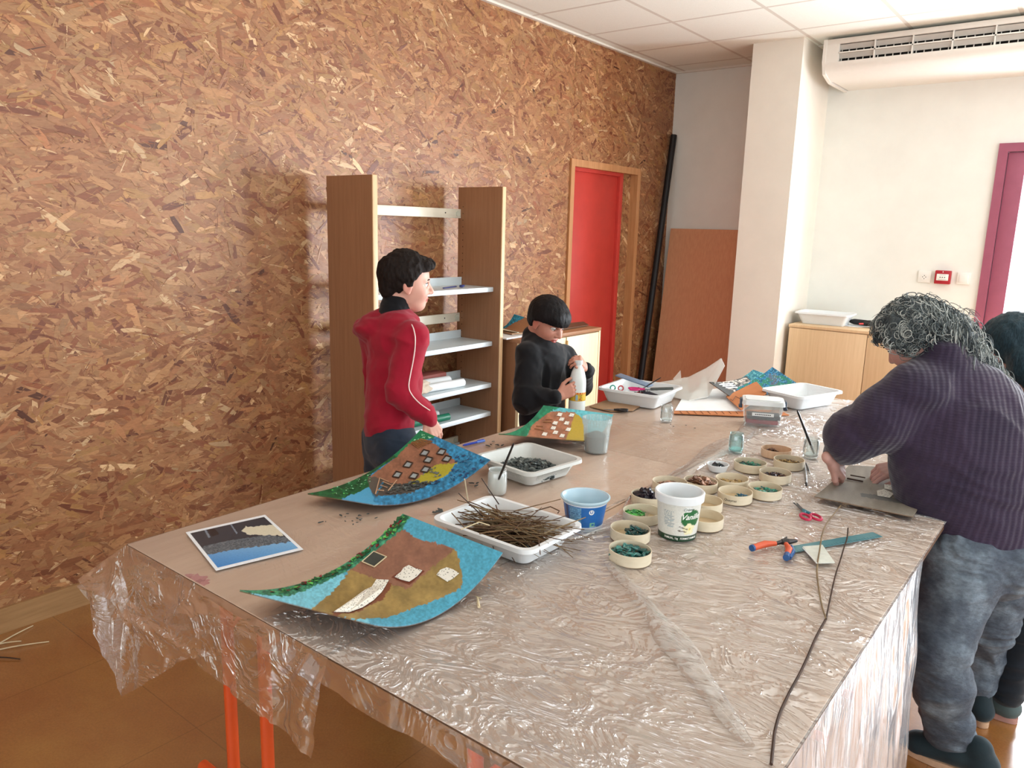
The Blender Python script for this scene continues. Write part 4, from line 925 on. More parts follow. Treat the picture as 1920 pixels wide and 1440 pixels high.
round_box('round wooden box with olive brown bark bits, second from the far end', 1480, 861, ('olive brown bark bits in a round box', [M_TWIG, M_STRAW, M_TWIGD], .007, 130, .010, .9, 0, 0, .3))
round_box('round wooden box full of emerald chips, behind the small white dish', 1407, 866, ('emerald chips covering a round box', [M_EM, M_DTEAL, M_EM], .008, 130, .012, .92, 0, 0, .15))
round_box('round pinkish wooden box farthest from the camera, with brown bits on one side', 1456, 841, ('brown bits at one side of the farthest round box', [M_BRN, M_TWIGD], .007, 60, .012, .5, -.018, 0, .3), rim=(mat_wood('pink_veneer', (206, 170, 138), (222, 190, 160), .6), mat_wood('pink_base', (196, 150, 114), (208, 166, 130), .6)))
round_box('empty round wooden box with writing on its side, right behind the vanilla tub', 1322, 938, mark='Queyras')
round_box('empty pale round wooden box at the right side of the vanilla tub', 1322, 967)
p = on(1346, 872, 2, TZ+.02); t = thing('small_dish', 'small white plastic dish with black chips beside the round boxes', 'dish', (p.x, p.y, TZ+.001))
b = MB(); b.lathe([(0, 0), (.030, 0), (.037, .022), (.039, .022), (.039, .024), (.036, .024), (.029, .003), (0, .003)], seg=36); b.build('shell', M_TRAYW, t, world=False)
heap('chips', 'black chips in the small white dish', p, 0, .052, .046, TZ+.005, .020, [M_BLK, M_SLATE], .008, 60, 5, thin=.3)

# ================================================================== TUBS
def wall_mesh(name, prof, ang0, n, colf, m, parent, c):
    pr = np.array(prof); z = np.linspace(0, 1, 60); zi = np.interp(z, np.linspace(0, 1, len(pr)), np.arange(len(pr))); r_ = np.interp(zi, np.arange(len(pr)), pr[:, 0]); zz_ = np.interp(zi, np.arange(len(pr)), pr[:, 1])
    a = np.linspace(0, 2*PI, n+1)[:, None]+ang0; P = np.stack([r_[None]*np.cos(a), r_[None]*np.sin(a), zz_[None]+0*a], -1)
    col = colf(a-ang0+0*r_[None], zz_[None]+0*a); return grid_mesh(name, P, m, parent, 0, col, world=False)
def wrap_text(name, txt, size, parent, ang, zc, rf, m, shear=0, bold=0, ex=.0002, sx=1):
    me = text_mesh(txt, size, ex, bold, shear)
    for v in me.vertices:
        z_ = zc+v.co.y; r_ = rf(z_)+.0005+v.co.z; th = ang+v.co.x*sx/rf(z_); v.co = Vector((r_*math.cos(th), r_*math.sin(th), z_))
    return finish(name, me, m, parent, False, False)
# vanilla tub
b0 = on(1269, 1003, 2, TZ); vt = thing('ice_cream_tub', 'white ice cream tub with a green vanilla label, among the round boxes', 'tub', (b0.x, b0.y, TZ+.002))
toc = math.atan2(CAM[1]-b0.y, CAM[0]-b0.x)
RBt, RTt, HT = .0515, .0620, .128
rf = lambda z_: RBt+(RTt-RBt)*z_/HT
def colv(a, z_):
    # a measured from camera-facing direction; image right = decreasing or increasing angle
    A = (a+PI) % (2*PI)-PI; x = A*.057; c = base(A, (226, 226, 218)); c[z_ < .017] = (24, 62, 40)
    g = ((x-.038)/.030)**2+((z_-.066)/.026)**2 < 1; c[g] = (34, 104, 54)
    c[(((x-.026)/.012)**2+((z_-.093)/.008)**2 < 1)] = (236, 238, 234)
    for k in range(5):
        th = k*2*PI/5+.4; fx, fz = .034+.011*math.cos(th), .036+.010*math.sin(th); c[((x-fx)/.0085)**2+((z_-fz)/.0075)**2 < 1] = (238, 232, 190)
    c[((x-.036)/.004)**2+((z_-.036)/.004)**2 < 1] = (224, 206, 120)
    c[(np.abs(z_-.040-(x-.016)*-.35) < .0013) & (x > .004) & (x < .030)] = (70, 52, 44)
    c[(np.abs(z_-.030-(x-.016)*-.15) < .0013) & (x > .002) & (x < .028)] = (84, 62, 48)
    for k in range(11):
        z1 = .088-k*.0042; c[(np.abs(z_-z1) < .0009) & (x > -.040) & (x < -.008-.004*(k % 3)) & (vnoise(x*900, z_*0+k, 3) > .3)] = (150, 166, 172)
    c[(x > -.030) & (x < -.012) & (np.abs((z_-.05) % .006-.003) < .0006) & (z_ < .06) & (z_ > .036)] = (140, 170, 180)
    return c
M_TUB = mat_attr('printed_tub', .35, 0, 200, .5)
sgn = 1
wall_mesh('tub_wall', [(RBt, 0), (RTt, HT)], toc, 140, lambda a, z_: colv(a*1.0, z_), M_TUB, vt, None)
b = MB(); b.lathe([(RTt-.001, HT-.024), (RTt+.0045, HT-.022), (RTt+.0055, HT-.002), (RTt+.003, HT+.001), (RTt-.002, HT), (RTt-.003, HT-.006), (RBt-.003, .004), (0, .004)], seg=60); b.build('rim', M_TRAYW, vt, world=False)
M_TXW = mat('print_white', (246, 246, 240), .4, .0); M_TXG = mat('print_green', (30, 90, 50), .4)
wrap_text('lettering', 'Vanille', .022, vt, toc+.036/.057, .071, rf, M_TXW, .35, .0003, .0002)
wrap_text('lettering', 'Crème', .011, vt, toc+.027/.057, .093, rf, mat('print_grey', (90, 110, 100), .4), .35)
wrap_text('lettering', 'FORMAT FAMILIAL', .0085, vt, toc+.036/.053, .0085, rf, M_TXW, 0, .0001, sx=.75)
wrap_text('lettering', 'FAMILIAL, 1kg', .0085, vt, toc-.016/.053, .0085, rf, M_TXW, 0, .0001, sx=.75)
# blue yoghurt tub
b0 = on(1095, 986, 2, TZ); bt = thing('yoghurt_tub', 'wide white tub with a blue printed band, behind the twig tray', 'tub', (b0.x, b0.y, TZ+.002)); toc2 = math.atan2(CAM[1]-b0.y, CAM[0]-b0.x)
R0b, R1b, Hb = .050, .064, .088; rf2 = lambda z_: R0b+(R1b-R0b)*z_/Hb
def colb(a, z_):
    A = (a+PI) % (2*PI)-PI; x = A*.058; c = base(A, (222, 230, 236)); bl_ = (z_ > .012) & (z_ < .074); c[bl_] = (34, 104, 178)
    pn = bl_ & (x > -.045) & (x < -.008) & (z_ > .026) & (z_ < .072); c[pn] = (120, 170, 206); k = pn & (np.abs((z_ % .0046)-.0023) < .0008) & (vnoise(x*700, np.floor(z_/.0046), 7) > .35); c[k] = (40, 84, 130)
    c[(x > -.062) & (x < -.05) & bl_] = (60, 70, 110)
    for k_ in range(5): c[(np.abs(z_-(.047-.0045*k_)) < .0006) & (x > .006) & (x < .034) & (vnoise(x*800, z_*0+k_, 9) > .35)] = (150, 196, 232)
    c[(x > .018) & (x < .032) & (z_ > .016) & (z_ < .028)] = (126, 190, 150); c[(x > .021) & (x < .029) & (z_ > .019) & (z_ < .025)] = (34, 104, 178)
    c[(x > .016)&(x < .04)&(z_ > .0145)&(z_ < .016)] = (180, 210, 236)
    return c
wall_mesh('tub_wall', [(R0b, 0), (R1b, Hb)], toc2, 140, colb, M_TUB, bt, None)
b = MB(); b.lathe([(R1b-.001, Hb-.010), (R1b+.001, Hb-.009), (R1b+.006, Hb-.003), (R1b+.0062, Hb), (R1b+.002, Hb+.001), (R1b-.003, Hb-.005), (R0b-.002, .004), (0, .004)], seg=60); b.build('rim', mat('pale_blue_plastic', (186, 214, 228), .3, .01), bt, world=False)
for v_ in [0]:
    b = MB(); th0 = toc2+.019/.058
    ring = []
    for k in range(24):
        a_ = 2*PI*k/24; z_ = .060+.0075*math.sin(a_); th = th0+.0075*math.cos(a_)/.06; r_ = rf2(z_)+.0006; ring.append(b.bm.verts.new((r_*math.cos(th), r_*math.sin(th), z_)))
    b._f(ring); b.build('logo_disc', M_TXW, bt, world=False, smooth=False)
wrap_text('lettering', 'U', .012, bt, th0, .060, rf2, mat('print_blue', (34, 104, 178), .4), 0, .0004, .0005)
# translucent tub of grey sand
M_TRL = mat_clear('milky_plastic', (.90, .94, .94), .18, (.85, .92, .92), .05, .15, .4)
b0 = on(1117, 846, 2, TZ); st_ = thing('plastic_pot', 'translucent ribbed plastic pot half filled with grey sand', 'pot', (b0.x, b0.y, TZ+.002)); dpx = 1433/2.7
b = MB(); b.lathe([(0, 0), (.044, 0), (.053, .118), (.0555, .118), (.0555, .130), (.052, .130), (.050, .110), (.042, .003), (0, .003)], seg=50); b.build('shell', M_TRL, st_, world=False)
b = MB()
for k in range(30):
    a_ = 2*PI*k/30; b.tube([(.0535*math.cos(a_), .0535*math.sin(a_), .104), (.056*math.cos(a_), .056*math.sin(a_), .128)], .0012, 5)
b.build('ribs', M_TRL, st_, world=False)
b = MB(); b.lathe([(0, .004), (.0415, .004), (.0460, .060), (.030, .066), (.012, .076), (0, .078)], seg=40, warp=lambda a, z_: 1-.0*z_); sd = b.build('sand', mat('grey_sand', (64, 74, 72), .9, .2, 300), None, world=False); sd.location = (b0.x, b0.y, TZ+.002); tag(sd, 'grey sand filling the lower half of the translucent pot', 'sand', kind='stuff')

# glass jars
M_GLS = mat_clear('jar_glass', (.93, .96, .96), .05, (.9, .95, .95), .08, .04, .7); M_GLSB = mat_clear('jar_glass_bluish', (.84, .94, .94), .06, (.8, .95, .95), .08, .04, .7)
def jar(label, px, py, r, h, m, fillc=None, fh=.012, smear=False):
    p = on(px, py, 2, TZ); t = thing('glass_jar', label, 'jar', (p.x, p.y, TZ+.002), 0, None)
    b = MB(); b.lathe([(0, 0), (r*.86, 0), (r*.95, .004), (r, h*.35), (r*.97, h*.86), (r*.88, h*.92), (r*.93, h*.97), (r*.93, h), (r*.87, h), (r*.83, h*.92), (r*.92, h*.84), (r*.94, h*.35), (r*.86, .006), (0, .006)], seg=36); b.build('glass', m, t, world=False)
    if fillc:
        b = MB(); b.lathe([(0, .0065), (r*.85, .0065), (r*.92, fh), (0, fh+.001)], seg=30); o = b.build('glue', mat('glue_'+str(fillc[0]), fillc, .4, .02), None, world=False); o.location = (p.x, p.y, TZ+.002)
        tag(o, 'pale glue in the bottom of the '+label, 'glue', kind='stuff')
    return p
pj = jar('cloudy glass jar with a brush, between the slate tray and the twig tray', 932, 925, .0305, .078, mat_clear('cloudy_glass', (.9, .94, .93), .38, (.88, .9, .88), .08, .1, .6), (214, 216, 208), .034)
jar('small clear glass jar in front of the tool tray', 1249, 790, .027, .072, M_GLS, (220, 224, 222), .010)
jar('bluish glass jar beside the farthest round boxes', 1379, 848, .028, .075, M_GLSB, (160, 212, 208), .014)
pk = jar('clear glass jar holding a black brush, near the woman’s elbow', 1519, 858, .029, .075, M_GLS, (206, 210, 204), .014)
def brush(label, a, c, r=.0045, m=None, tip=None):
    a, c = Vector(a), Vector(c); d = (c-a).normalized(); L = (c-a).length; t = thing('paint_brush', label, 'brush', a)
    b = MB(); b.tube([a+d*L*.22, a+d*L*.4, c-d*.01, c], [r*.8, r, r*.75, r*.5], 10); b.build('handle', m or mat('black_lacquer', (22, 24, 26), .3, .05), t)
    b = MB(); b.tube([a+d*L*.12, a+d*L*.225], [r*.85, r*.82], 10); b.build('ferrule', mat('ferrule_metal', (150, 156, 158), .3, .05, metal=.8), t)
    b = MB(); b.tube([a, a+d*L*.05, a+d*L*.125], [r*.35, r*.9, r*.85], 10); b.build('bristles', tip or mat('bristle_pale', (190, 186, 176), .8, .1), t); return t
brush('black brush standing in the cloudy glass jar', (pj.x-.010, pj.y+.002, TZ+.016), dp(963, 832, 2.21), .0042)
brush('black brush standing in the glass jar near the woman’s elbow', (pk.x+.012, pk.y+.004, TZ+.016), dp(1495, 770, 2.72), .005)
brush('paint-stained brush lying beside the round box of bark bits', on(1512, 911, 2, TZ+.006), on(1509, 872, 2, TZ+.006), .0045, mat('stained_handle', (130, 126, 122), .5, .3), mat('dark_bristle', (36, 32, 34), .8))
brush('dark thin brush lying against the stained one', on(1519, 889, 2, TZ+.006), on(1511, 868, 2, TZ+.008), .0035)

# ================================================================== STORAGE BOX with lid
z_ = TZ+.002; q = on(1427, 795, 2, TZ); a_ = math.radians(-12)+YAW*0-.0; sb = thing('storage_box', 'translucent plastic box with a white lid and clip handles', 'box', (q.x, q.y, z_), -YAW+math.radians(-50)+.62)
def rbox(b, L, W_, z0, z1, r, t0=0, t1=0):
    A = [b.bm.verts.new((x, y, z0)) for x, y in rrect(L/2-t0, W_/2-t0, r)]; B = [b.bm.verts.new((x, y, z1)) for x, y in rrect(L/2-t1, W_/2-t1, r)]; n = len(A)
    for k in range(n): b._f([A[k], A[(k+1) % n], B[(k+1) % n], B[k]])
    b._f(A[::-1]); b._f(B)
b = MB(); rbox(b, .165, .115, 0, .095, .02, .008, 0); b.build('body', M_TRL, sb, world=False)
b = MB(); rbox(b, .180, .130, .093, .112, .022, 0, .003); rbox(b, .150, .100, .1121, .116, .018); b.build('lid', mat_clear('white_lid', (.9, .93, .93), .75, (.92, .95, .95), .06, .2, .4), sb, world=False)
for s_ in (1, -1):
    b = MB(); b.box((s_*.093, 0, .094), (.010, .05, .03), None, .003); b.box((s_*.094, 0, .074), (.016, .034, .012), None, .003); b.build('clip', mat('blue_grey_clip', (62, 72, 88), .4), sb, world=False)
b = MB(); b.box((0, 0, .016), (.135, .085, .018), None, .004); o = b.build('chalk_set', mat('crimson_box', (168, 40, 62), .5)); o.parent = None; M = mw(sb); o.matrix_world = M @ Matrix.Translation(o.location-Vector((0, 0, .016-.016))); tag(o, 'crimson case at the bottom of the translucent box', 'case')
b = MB(); b.box((0.005, 0, .036), (.14, .088, .016), None, .004); o = b.build('dark_case', mat('dark_box', (52, 50, 60), .5)); o.matrix_world = M @ Matrix.Translation(o.location); tag(o, 'dark case lying on the crimson one inside the translucent box', 'case')
b = MB(); b.box((0, -.0585, .053), (.09, .001, .014)); b.build('label_strip', M_PAP, sb, world=False)
b = MB()
for k in range(9): b.box((-.03+k*.0075, -.0592, .053), (.005, .0006, .004))
b.build('lettering', mat('black_mark', (30, 28, 30)), sb, world=False)

# ================================================================== TOOL TRAY CONTENTS
def scissors(label, c, rz, L, mh, mb, z, open_=.12, tilt=None):
    t = thing('scissors', label, 'scissors', (c.x, c.y, z), rz)
    for s_ in (1, -1):
        b = MB(); M = Rz(s_*open_)
        pts = [M @ Vector(p) for p in ((0, -s_*.004, 0), (L*.52, -s_*.001, 0), (L*.50, s_*.003, 0), (0, s_*.005, 0))]
        A = [b.bm.verts.new(p+Vector((0, 0, .0015+.0016*(s_ > 0)))) for p in pts]; B = [b.bm.verts.new(p+Vector((0, 0, .0030+.0016*(s_ > 0)))) for p in pts]
        b._f(A[::-1]); b._f(B)
        for i in range(4): b._f([A[i], A[(i+1) % 4], B[(i+1) % 4], B[i]])
        b.build('blade', mb, t, world=False, smooth=False)
        b = MB(); cc = M @ Vector((-L*.32, -s_*L*.085, .005)); rx, ry = L*.16, L*.085
        b.tube([cc+M @ Vector((rx*math.cos(u_), ry*math.sin(u_), 0)) for u_ in [2*PI*k/24 for k in range(24)]], .0042, 8, closed=True); b.build('handle', mh, t, world=False)
        b = MB(); b.tube([M @ Vector((.01, 0, .004)), M @ Vector((-L*.08, -s_*.003, .005)), M @ Vector((-L*.17, -s_*L*.06, .005))], [.005, .006, .005], 8); b.build('shank', mat('teal_plastic', (52, 120, 136), .4) if mh.name.startswith('crimson') else mh, t, world=False)
    b = MB(); b.tube([(0, 0, .001), (0, 0, .007)], .004, 12); b.build('pivot', M_DK, t, world=False); return t
M_STEEL = mat('blade_steel', (150, 156, 162), .3, .05, metal=.7)
a_ = on(1513, 971, 2, TZ); v_ = on(1487, 946, 2, TZ)-a_
scissors('pink and teal handled scissors lying open-ended near the grey board', on(1508, 963, 2, TZ), math.atan2(v_.y, v_.x), .15, mat('crimson_plastic', (188, 42, 78), .4), M_DK, TZ+.003, .06)
v2 = on(1180, 773, 2, TZ)-on(1150, 771, 2, TZ)
scissors('dark scissors lying on the brown card by the tool tray', on(1155, 772, 2, TZ), math.atan2(v2.y, v2.x)+PI, .11, mat('black_plastic', (24, 22, 24)), M_STEEL, TZ+.005, .05)
zt = TZ+.04
scissors('magenta handled scissors standing in the tool tray', loc2(c3, a3, .02, -.02, 0), a3+.6, .14, mat('magenta_plastic', (200, 30, 110), .4), M_STEEL, TZ+.062, .1)
b = MB(); q0 = loc2(c3, a3, -.06, .05, TZ+.09); b.box(q0, (.21, .045, .008), Euler((.1, .12, a3-.22)).to_matrix(), .003); tag(b.build('spatula', mat('blue_grey_plastic', (122, 140, 164), .4)), 'long grey-blue plastic spatula laid across the tool tray', 'spatula')
b = MB(); q0 = loc2(c3, a3, .03, .0, TZ+.05); b.box(q0, (.16, .03, .012), Euler((0, .05, a3-.5)).to_matrix(), .004); tag(b.build('flat_tool', mat('dark_box', (52, 50, 60))), 'dark flat tool lying under the spatula in the tool tray', 'tool')
b = MB(); q0 = loc2(c3, a3, .11, -.0, TZ+.078); b.box(q0, (.11, .02, .012), Euler((0, -.08, a3+.5)).to_matrix(), .004); tag(b.build('craft_knife', mat('grey_olive', (84, 88, 84), .4, .2)), 'dark grey craft knife resting on the right rim of the tool tray', 'knife')
brush('dark brush sticking out of the tool tray', loc2(c3, a3, .0, .02, TZ+.06), dp(1239, 708, 3.62), .003)
for px_, py_, cc in ((1149, 727, (60, 150, 130)), (1164, 728, (190, 80, 84))):
    b = MB(); q0 = on(px_, py_, 2, TZ+.06); n_ = Vector((CAM[0]-q0.x, CAM[1]-q0.y, .3)).normalized(); e = n_.orthogonal().normalized(); e2 = n_.cross(e)
    b.tube([q0+(e*math.cos(u_)+e2*math.sin(u_))*.012 for u_ in [2*PI*k/20 for k in range(20)]], .0035, 8, closed=True)
    tag(b.build('scissor_handle', mat('ring_%d' % px_, cc, .4)), ('green' if px_ == 1149 else 'red')+' plastic scissor ring showing at the left of the tool tray', 'handle')
b = MB()
for k in range(14):
    q0 = loc2(c3, a3, -.02+.005*k, .015*math.sin(k), TZ+.055+.003*math.sin(k*2)); b.tube([q0, q0+Vector((.004, 0, .006))], .0016, 6)
tag(b.build('beads', M_PAP), 'string of white beads in the tool tray', 'beads')
o = heap('tool_clutter', 'small grey and white odds and ends at the bottom of the tool tray', c3, a3, L3*.75, W3*.65, TZ+.005, .03, [M_DK, M_PAP, mat('dull_red_card', (140, 72, 62)), M_STEEL], .012, 70, 31, cat='clutter', thin=.4)

# brown card under the tool tray edge
def card(name, label, pts, m, cat, th=.003, z=TZ+.001, zs=None):
    b = MB(); q = [on(px, py, 2, (zs[i] if zs else z)) for i, (px, py) in enumerate(pts)]; lo = [b.bm.verts.new(p) for p in q]; hi = [b.bm.verts.new(p+Vector((0, 0, th))) for p in q]; n = len(q)
    b._f(lo[::-1]); b._f(hi)
    for i in range(n): b._f([lo[i], lo[(i+1) % n], hi[(i+1) % n], hi[i]])
    return tag(b.build(name, m, smooth=False), label, cat)
M_CARD = mat('orange_brown_card', (196, 124, 76), .7, .04, 20); M_KC = mat('kraft_card', (176, 140, 108), .75, .05)
card('cardboard', 'small kraft card with a dark cut edge under the left end of the tool tray', [(1105, 763), (1144, 772), (1186, 771), (1205, 760), (1140, 750)], M_KC, 'card', .004)
pap = card('paper_sheet', 'large white paper sheet under the torn plastic and the storage box', [(1265, 770), (1392, 771), (1432, 742), (1350, 728), (1286, 735)], M_PAP, 'paper', .001, TZ+.006)
o = card('cardboard', 'long orange-brown card strip with cut lines in front of the white sheet', [(1263, 776), (1420, 782), (1480, 779), (1460, 770), (1265, 767)], M_CARD, 'card', .003, TZ+.002)
M_INK = mat('ink_line', (60, 34, 26), .7)
b = MB()
for k in range(9):
    x_ = 1272+k*13; b.tube([on(x_, 768.5, 2, TZ+.0055), on(x_+8, 776, 2, TZ+.0055)], .0011, 4)
b.build('ink_lines', M_INK, o)
o = card('cardboard', 'tilted orange-brown card with black drawing behind the storage box', [(1361, 744), (1418, 716), (1438, 738), (1390, 770)], M_CARD, 'card', .003, 0, (.765, .80, .80, .765))
b = MB(); q = [on(1369, 748, 2, .775), on(1374, 751, 2, .775), on(1379, 743, 2, .78), on(1392, 750, 2, .777)]
for i in range(3): b.tube([q[i], q[i+1]], .0012, 4)
b.build('ink_lines', M_INK, o)
# stack of pictures at the back
def paint4(X, Y, s, t):
    x, y = jit(X, Y, 1.5, .4, 5); c = base(X, (44, 112, 148)); mott(c, np.ones(X.shape, bool), X, Y, .5, .4, 9)
    g = in_poly(x, y, [(1360, 730), (1400, 700), (1480, 705), (1490, 722), (1430, 728)]); gg = g & (vnoise(X*.15, Y*.3, 4) > .45); c[gg] = (50, 130, 110)
    sp_ = vnoise(X*1.1, Y*1.1, 12) > .8; c[sp_] = (130, 190, 210)
    tr = in_poly(x, y, [(1445, 722), (1440, 702), (1452, 698), (1462, 706), (1458, 722)]) & (vnoise(X*1.3, Y*1.3, 8) > .5); c[tr] = (110, 110, 120)
    return c
p4, s4 = curled('painting', 'deep blue speckled painting with a small bare tree, highest in the far pile', (1366, 730), (1448, 688), (1500, 722), (1425, 738), (.78, .865, .80, .775), .02, paint4, 90, 60)
p5, s5 = curled('painting', 'dark grey sloping cardboard picture with white slats, under the blue speckled painting', (1330, 716), (1400, 705), (1420, 728), (1372, 745), (.84, .80, .775, .765), .012, lambda X, Y, s, t: np.where(((vnoise(X*.3, Y*1.2, 3) > .55) & in_poly(X, Y, [(1345, 717), (1400, 708), (1415, 722), (1380, 738)]))[..., None], np.array((206, 196, 184.)), np.array((62, 62, 60.))), 60, 50)
b = MB()
for k in range(3): stick(b, s5(1348+k*6, 722+k*3, .003)[0], s5(1374+k*4, 720+k*3.5, .003)[0], .003)
b.build('white_slats', M_PAP, p5)
p6, s6 = curled('painting', 'teal speckled painting lying flat below the blue one', (1352, 728), (1412, 693), (1470, 712), (1410, 742), (.76, .82, .79, .76), .010, lambda X, Y, s, t: np.where((vnoise(X*.8, Y*.8, 6) > .6)[..., None], np.array((120, 196, 200.)), np.array((40, 120, 140.))), 60, 50)
# torn clear/white plastic piece rising over the pile
pts = [(1232, 718, .76), (1290, 708, .80), (1325, 690, .87), (1348, 675, .93)]; ptb = [(1262, 745, .750), (1292, 752, .750), (1328, 745, .757), (1359, 686, .92)]
A_ = np.array([on(px, py, 2, z) for px, py, z in pts]); B_ = np.array([on(px, py, 2, z) for px, py, z in ptb]); s = np.linspace(0, 3, 60)
Ai = np.stack([np.interp(s, range(4), A_[:, k]) for k in range(3)], -1); Bi = np.stack([np.interp(s, range(4), B_[:, k]) for k in range(3)], -1); tt = np.linspace(0, 1, 36)[None, :, None]
G = Ai[:, None]*(1-tt)+Bi[:, None]*tt; rr = np.linspace(0, 1, 60)[:, None]; tv = np.linspace(0, 1, 36)[None]
G[..., 2] += .016*np.sin(tv*PI)*rr+.014*(vnoise(rr*9+0*tv, tv*5+0*rr, 51)-.5)*np.sin(tv*PI); G[..., 2] = np.maximum(G[..., 2], TZ+.002)
o = grid_mesh('torn_plastic', G, mat_clear('milky_film', (.95, .95, .93), .55, (.95, .95, .92), .06, .2, .4, film_bump(.5, 1.5)), None, .002); tag(o, 'torn milky plastic sheet curling up over the pile at the far end', 'plastic')
b = MB(); q = [on(1262, 710, 2, .79), on(1276, 694, 2, .83), on(1278, 716, 2, .785), on(1268, 722, 2, .765)]; b.quad(*q); o = b.build('torn_corner', mat_clear('milky_film'), o, smooth=False)

# ================================================================== SMALL LOOSE THINGS
def fromto(px0, px1, z=TZ): a_, c_ = on(*px0, 2, z), on(*px1, 2, z); return a_, c_, math.atan2((c_-a_).y, (c_-a_).x), (c_-a_).length
a_, c_, r_, L = fromto((868, 835), (909, 826), TZ+.005); t = thing('ballpoint_pen', 'blue ballpoint pen lying near the left edge of the tables', 'pen', a_); M_BP = mat('blue_pen_plastic', (40, 66, 176), .3)
b = MB(); b.tube([a_, a_.lerp(c_, .08), a_.lerp(c_, .68)], [.002, .0045, .0045], 12); b.build('barrel', M_BP, t)
b = MB(); b.tube([a_.lerp(c_, .62), a_.lerp(c_, .98), c_], [.0052, .0052, .003], 12); b.build('cap', mat('clear_blue', (96, 130, 210), .3), t)
b = MB(); b.tube([a_.lerp(c_, .66)+Vector((0, 0, .007)), a_.lerp(c_, .95)+Vector((0, 0, .006))], .0014, 6); b.build('clip', M_BP, t)
# ruler
a_, c_, r_, L = fromto((1480, 1035), (1645, 1006)); w_ = .034; t = thing('ruler', 'flat teal metal ruler lying under the folded white paper', 'ruler', a_.lerp(c_, .5)+Vector((0, 0, .006)), r_)
b = MB(); b.box((0, 0, 0), (L, w_, .0015)); b.build('blade', mat('teal_ruler', (84, 134, 142), .3, .05), t, world=False, smooth=False)
b = MB()
for k in range(int(L/.01)): b.box((-L/2+.005+k*.01, -w_/2+(.004 if k % 5 else .006), .0009), (.0006, .008 if k % 5 else .012, .0004))
b.build('graduation', mat('dark_tick', (54, 84, 92), .5), t, world=False, smooth=False)
# folded paper
o = card('folded_paper', 'small folded crumpled white paper lying across the ruler', [(1505, 1026), (1542, 1023), (1565, 1056), (1530, 1057)], mat('greywhite_paper', (216, 218, 208), .7, .05, 60), 'paper', .0025, TZ+.008)
b = MB(); b.tube([on(1505, 1027, 2, TZ+.0115), on(1532, 1056, 2, TZ+.0115)], .0015, 5); b.build('fold', M_PAP, o)
# pliers
t = thing('pliers', 'flush-cutting pliers with orange and blue grips, left end of the ruler', 'pliers', on(1466, 1022, 2, TZ)); zp = TZ+.014
J = on(1466, 1016, 2, zp); M_OG = mat('orange_grip', (214, 92, 56), .45, .05); M_BG = mat('blue_grip', (44, 86, 140), .4)
H1 = [J, on(1455, 1019, 2, zp), on(1435, 1020, 2, zp), on(1412, 1027, 2, zp)]; b = MB(); b.tube(H1[1:], [.006, .0095, .0085], 12); b.build('grip', M_OG, t)
b = MB(); b.tube([H1[3], on(1409, 1028, 2, zp)], [.0092, .0088], 12); b.build('grip_end', M_BG, t)
H2 = [J, on(1474, 1020, 2, zp), on(1480, 1030, 2, zp), on(1476, 1040, 2, zp), on(1474, 1046, 2, zp)]; b = MB(); b.tube(H2[1:4], [.006, .009, .008], 12); b.build('grip', M_OG, t)
b = MB(); b.tube([H2[3], H2[4]], [.0088, .0085], 12); b.tube([on(1484, 1024, 2, zp-.002), on(1487, 1034, 2, zp-.002), on(1480, 1046, 2, zp-.004)], [.004, .006, .006], 10); b.build('grip_end', M_BG, t)
b = MB(); b.tube([H1[1], J], [.005, .006], 10); b.tube([H2[1], J], [.005, .006], 10); b.tube([J, on(1478, 1016, 2, zp)], [.008, .009], 12); b.tube([on(1476, 1016, 2, zp), on(1494, 1014, 2, zp)], [.009, .004], 10); b.tube([on(1470, 1014, 2, zp), on(1475, 1007, 2, zp+.006)], [.006, .002], 10); b.build('jaws', mat('dark_steel', (66, 62, 62), .35, .1, metal=.6), t)
# wire: forked brown stem lying over the sheet
zw = TZ+.004
def wire(name, parent, pts, r, m, z=zw):
    b = MB(); P = [on(px, py, 2, z+(dz if len(q) > 2 else 0)) for q in pts for px, py, dz in [(q[0], q[1], q[2] if len(q) > 2 else 0)]]
    # smooth
    Q = []
    for i in range(len(P)-1):
        p0, p1_, p2_, p3_ = P[max(i-1, 0)], P[i], P[i+1], P[min(i+2, len(P)-1)]
        for k in range(6):
            u_ = k/6; Q.append(.5*((2*p1_)+(p2_-p0)*u_+(2*p0-5*p1_+4*p2_-p3_)*u_*u_+(3*p1_-p0-3*p2_+p3_)*u_**3))
    Q.append(P[-1]); b.tube(Q, r, 8); return b.build(name, m, parent)
t = thing('forked_stem', 'long thin forked brown stem lying across the wrinkled plastic sheet', 'stem', on(1549, 1163, 2, TZ))
wire('stem', t, [(1446, 1433), (1450, 1395), (1453, 1370), (1463, 1335), (1482, 1295), (1500, 1262), (1515, 1230), (1530, 1195), (1549, 1160)], .0026, M_TWIGD)
wire('branch', t, [(1549, 1160), (1541, 1135), (1534, 1095), (1532, 1065), (1537, 1030, .012), (1542, 1000, .012), (1551, 980), (1565, 962), (1576, 948)], .0020, M_T2, zw+.003)
wire('branch', t, [(1549, 1160), (1556, 1125), (1566, 1080), (1575, 1052), (1583, 1025, .010), (1588, 1010, .010), (1590, 990)], .0018, M_TWIGD, zw+.003)
